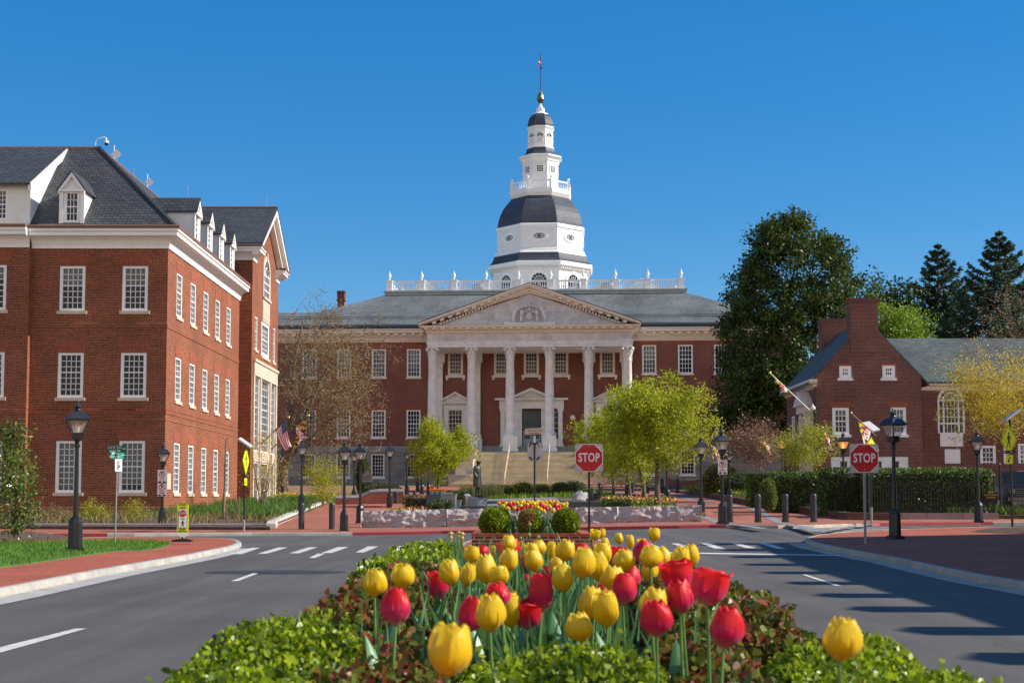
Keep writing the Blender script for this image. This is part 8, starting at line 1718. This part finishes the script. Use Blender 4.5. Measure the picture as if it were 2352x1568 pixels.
def petal_mesh(name, R_, open_, tip, mat, sd):
    g = np.random.default_rng(sd); ns, nt_ = 15, 8; P = []
    for i in range(ns + 1):
        s = 1 - (1 - i / ns) ** 1.7; r = .5 * R_ * ((.20 + .80 * math.sin(math.pi / 2 * s / .42) ** .8) if s < .42 else 1 - .40 * ((s - .42) / .58) ** 2.1) + open_ * s ** 3; hw_ = R(64) * min(1, (s / .22) ** .6 if s < .22 else 1) * max(0, 1 - max(0, (s - .5) / .5) ** (tip * 1.5)) ** .5
        row = []
        for j in range(nt_ + 1):
            t = j / nt_ * 2 - 1; a = hw_ * t; z = 1.34 * s * (1 - .09 * t * t * s) + (.02 * math.sin(5 * t + sd) * s); rr = r * (1 + .05 * t * t - .05 * math.cos(t * 3.0) * (s > .15)) + .012 * math.sin(7 * s + 3 * t + sd)
            row.append((rr * math.cos(a), rr * math.sin(a), z))
        P.append(row)
    mb = MB(); mb.grid(P); mb2 = mb
    me = bpy.data.meshes.new(name); me.from_pydata(mb.v, [], mb.f); me.materials.append(mat); me.polygons.foreach_set('use_smooth', [True] * len(me.polygons)); return me
PET = {}
for c_, m in (('y', YEL), ('r', REDP)):
    PET[c_] = [(petal_mesh('petal', 1.0 + .03 * k, [-.02, .03, -.05, .24][k], [3.6, 3.0, 4.2, 3.2][k], m, 3 * k + 1), petal_mesh('petal', .92, [-.05, .0, -.06, .16][k], 3.4, m, 3 * k + 2)) for k in range(4)]
mb = MB(); mb.lathe([(.02, -.02), (.10, 0), (.14, .06), (.05, .12)], 10); cup = {}
for c_, m in (('y', YEL), ('r', REDP)): o = mb.build('cup', m); cup[c_] = o.data; bpy.data.objects.remove(o)
def leafblade(sd, L, Wd):
    g = np.random.default_rng(sd); ns = 8; P = []; lean = .25 + .3 * g.random()
    for i in range(ns + 1):
        s = i / ns; w_ = Wd * (math.sin(math.pi * min(1, .12 + .88 * s)) ** .8) * (1 if s < 1 else .02); x = lean * L * s ** 1.8; z = L * s * (1 - .16 * s * s)
        P.append([(x - .25 * abs(t) * w_ * 0 + .2 * w_ * (t * t), w_ * t, z) for t in (-1, -.4, 0, .4, 1)])
    mb = MB(); mb.grid(P); o = mb.build('leaf', TLEAF, smooth=80); me = o.data; bpy.data.objects.remove(o); return me
LEAF = [leafblade(i, .30 + .05 * i, .022 + .003 * i) for i in range(4)]
def stem_mesh(h): 
    mb = MB(); b_ = .02 * math.sin(h * 90); mb.tube([(0, 0, 0), (b_, .01, h * .5), (0, 0, h)], [.0040, .0037, .0034], 6); o = mb.build('stem', STEM, smooth=60); me = o.data; bpy.data.objects.remove(o); return me
def tulip(label, c, u, v, wpx, hpx, k, soil, group, petals=True, width=.060, Y=None, nleaf=4, sd=0):
    g = np.random.default_rng(sd + 1000); Y = Y or F * width / wpx; top = at(u, v - hpx / 2, Y); w_ = wpx * Y / F; hh = hpx * Y / F; zb = top.z - hh
    root = thing('tulip', label, 'tulip', (top.x, Y, soil), group=group)
    def put(name, me, par, loc=(0, 0, 0), rot=(0, 0, 0), sc_=(1, 1, 1)): o = link(name, me, par); o.location = loc; o.rotation_euler = rot; o.scale = sc_; return o
    put('stem', stem_mesh(zb - soil), root)
    fl = put('flower', cup[c], root, (0, 0, zb - soil), (g.normal() * .13, g.normal() * .13, g.random() * 6.28), (w_ * 1.07, w_ * 1.07, hh * 1.03 / 1.34))
    a0 = 0
    for q in range(3):
        put('petal', PET[c][k][0], fl, rot=(0, 0, a0 + q * 2.0944 + g.normal() * .08)); put('petal', PET[c][k][1], fl, rot=(0, 0, a0 + 1.047 + q * 2.0944 + g.normal() * .08))
    for q in range(nleaf): a = g.random() * 6.28; put('leaf', LEAF[g.integers(4)], root, (0, 0, 0), (0, 0, a), (1, 1, .8 + .4 * g.random()))
    return root
T5 = '''y350,525,415,628 y568,735,368,562 r505,710,565,862 r425,560,500,700 r880,1015,430,655 y972,1122,332,540 y1105,1225,358,548 y1145,1262,225,358 r1262,1355,222,310 y1350,1410,220,318 r1410,1480,205,320 y1465,1570,138,275 r1508,1605,165,322 y1210,1300,325,520 y1262,1405,292,525 y1425,1565,245,435 y1375,1525,385,545 r1365,1550,515,720 y1250,1470,610,905 y1450,1620,592,875 r1570,1745,655,890 r1080,1280,628,912 y862,1180,850,1265 y1600,1650,180,320 y1640,1760,200,350 y1662,1795,258,430 y1715,1810,178,300 r1612,1690,300,445 r1690,1865,445,748 r1610,1690,450,560 r1755,1860,380,520 y1812,1885,188,335 y1880,2020,175,345 y1880,2005,305,470 y1875,2030,380,592 y2010,2180,240,485 y2140,2295,270,498 r2045,2150,205,340 y2168,2235,95,180 y2230,2280,85,165 y2200,2340,205,380 y2250,2315,160,260 y2060,2240,545,805 y2212,2400,588,868 y2005,2200,758,990 r2165,2300,525,690 y2240,2345,385,580 r1550,1598,330,465'''
T6 = '''y258,328,133,232 y355,417,150,275 r398,532,190,390 y450,515,188,290 y542,637,88,207 y470,648,245,440 y475,612,362,555 r560,685,350,595 y640,760,250,445 y738,890,252,440 y870,988,235,430 r700,925,380,640 r728,955,535,840 r930,1190,450,770 r490,742,725,1040 y458,680,615,900 r218,415,490,765 r330,470,415,640 y240,418,282,470 r200,320,255,440 r1070,1335,780,1145 y2060,2370,880,1250 y1030,1215,1280,1560 y115,300,425,640 r40,175,575,740'''
LIST = []
for txt, ox, kx_, oy in ((T5, 735, .28645, 1188.2), (T6, 1347.5, .2604, 1188.2)):
    for it in txt.split():
        x0, x1, y0, y1 = map(float, it[1:].split(',')); LIST.append([it[0], ox + kx_ * (x0 + x1) / 2, oy + kx_ * (y0 + y1) / 2, kx_ * (x1 - x0), kx_ * (y1 - y0)])
rows = ['largest', 'large', 'mid-sized', 'small', 'smallest']; edges = [66, 52, 38, 29, 0]; ordn = 'first second third fourth fifth sixth seventh eighth ninth tenth eleventh twelfth thirteenth fourteenth fifteenth sixteenth seventeenth eighteenth nineteenth twentieth'.split()
bins = {}
for t in LIST: b = next(i for i, e in enumerate(edges) if t[3] >= e); bins.setdefault((b, t[0]), []).append(t)
OPEN = {4: 3, 61: 3}
for (b, c_), L_ in bins.items():
    L_.sort(key=lambda t: t[1])
    for i, t in enumerate(L_):
        cn = 'yellow' if c_ == 'y' else 'red'; idx = LIST.index(t)
        lab = f'{ordn[i]} from the left of the {rows[b]} {cn} tulips in the foreground bed' if len(L_) > 1 else f'the only {rows[b]} {cn} tulip in the foreground bed'
        tulip(lab, c_, t[1], t[2], t[3], t[4], 3 if (t[4] / t[3] < 1.18 and t[3] > 60) or idx in (4, 10, 20, 38, 51, 59, 61, 67) else idx % 3, .58, 'tulips of the foreground bed', sd=idx, width=.060 if c_ == 'y' else .062)
PY = '617,203 675,245 757,288 712,208 735,205 803,205 865,287 845,185 920,197 970,187 962,248 1012,165 1030,215 1062,222 1105,180 1130,210 1160,190 1185,215 1205,270 1225,200 1242,272 1255,175 1300,190 1330,212 1295,300 1345,330 1375,185 1365,245 1420,250 1452,268 1447,172 1490,215 1497,180 1500,322 1555,240 1565,190 1632,225 1662,227 1720,210 1712,255'
PR = '688,210 770,222 805,235 847,212 832,275 922,300 985,285 1015,285 1080,258 1135,262 1300,230 1312,265 1395,290 1533,215 1540,242 1600,262 1612,290 1565,300 1340,265 660,190'
for c_, txt in (('y', PY), ('r', PR)):
    for i, it in enumerate(txt.split()):
        x, y = map(float, it.split(',')); Y = YPF + 2.6 - (y - 170) / 160 * 1.3
        tulip(f"small {'yellow' if c_ == 'y' else 'red'} tulip above the round shrubs in the square brick planter", c_, 1060 + .1406 * x, 1127 + .1406 * y, 8.6, 10.2, i % 3, ZP - .07, f"{'yellow' if c_ == 'y' else 'red'} tulips of the square planter", Y=Y, nleaf=2, sd=200 + i)
# ---- hedges and red leaved shrubs of the foreground bed
def fg(label, x0, x1, y0, y1, zt, n, leaf, mat, sd, name='box_hedge', lump=.09, rd=.5):
    r = hedge_box(name, label, x0, x1, y0, y1, .56, zt, n, leaf, mat, sd, cat='hedge', round_=rd, lump=lump); hx, hy = (x1 - x0) / 2 - .11, (y1 - y0) / 2 - .12
    sprigs(r, -hx, hx, -hy, hy, zt - .56 - .05, int(260 * (x1 - x0) * (y1 - y0)) + 40, leaf, mat, sd, .08 if name == 'box_hedge' else .085); return r
fg('bright green box hedge in the left foreground', -.765, -.36, 2.2, 4.5, .995, 36000, .0185, BOXL, 301)
fg('bright green box hedge in the centre foreground, in front of the tulips', -.16, .40, 2.3, 3.75, .975, 27000, .018, BOXL, 302)
fg('bright green box hedge in the right foreground beside the lone yellow tulip', .60, 1.03, 2.1, 3.75, .975, 24000, .018, BOXL, 303)
fg('box hedge at the far left end of the foreground bed', -.98, -.42, 8.2, 12.9, .955, 12000, .034, BOXL, 304)
fg('box hedge half hidden behind the right side tulips', .62, 1.06, 8.0, 12.5, .90, 7000, .034, BOXL, 305)
fg('red and green leaved nandina shrub on the left of the tulips', -.70, -.30, 4.3, 7.4, 1.0, 15000, .033, REDL, 306, 'nandina_shrub', .13, .6)
fg('red brown nandina shrub in front of the left tulips', -.50, -.14, 2.6, 4.4, .94, 11000, .027, REDL, 307, 'nandina_shrub', .10, .6)
fg('red leaved nandina shrub on the right of the tulips', .42, .95, 4.0, 7.2, 1.0, 16000, .033, REDL, 308, 'nandina_shrub', .13, .6)
fg('red brown nandina shrub low between the centre and right box hedges', .32, .64, 2.6, 4.2, .94, 11000, .027, REDL, 309, 'nandina_shrub', .10, .6)
o = blade_mesh('tulip_foliage', np.array([(x, y, .57) for x, y in zip(-.40 + .95 * rng.random(1500), 3.6 + 8 * rng.random(1500))]), .40, .035, leafmat('tulip_blades', [(.05, .13, .05), (.09, .22, .08), (.17, .31, .09)], .3), lean=.45); tag(o, kind='stuff')
for i, (u, v, h) in enumerate(((1196, 1236, .1), (1215, 1228, .14), (1218, 1251, .08), (1236, 1233, .1), (1288, 1248, .08), (1216, 1204, .2))):
    Y = 12; p = at(u, v, Y); r = thing('seed_head', 'round green budding seed head on a thin stalk behind the tulips', 'flower', (p.x, Y, .6), group='green seed heads in the foreground bed'); mb = MB(); mb.ball((0, 0, p.z - .6), .018, n=9, m=7); mb.build('head', plain('green_bud', (.20, .28, .06), .7, .3, 60), r); mb = MB(); mb.tube([(0, 0, 0), (.01, 0, (p.z - .6) * .5), (0, 0, p.z - .6)], .004, 4); mb.build('stalk', STEM, r)
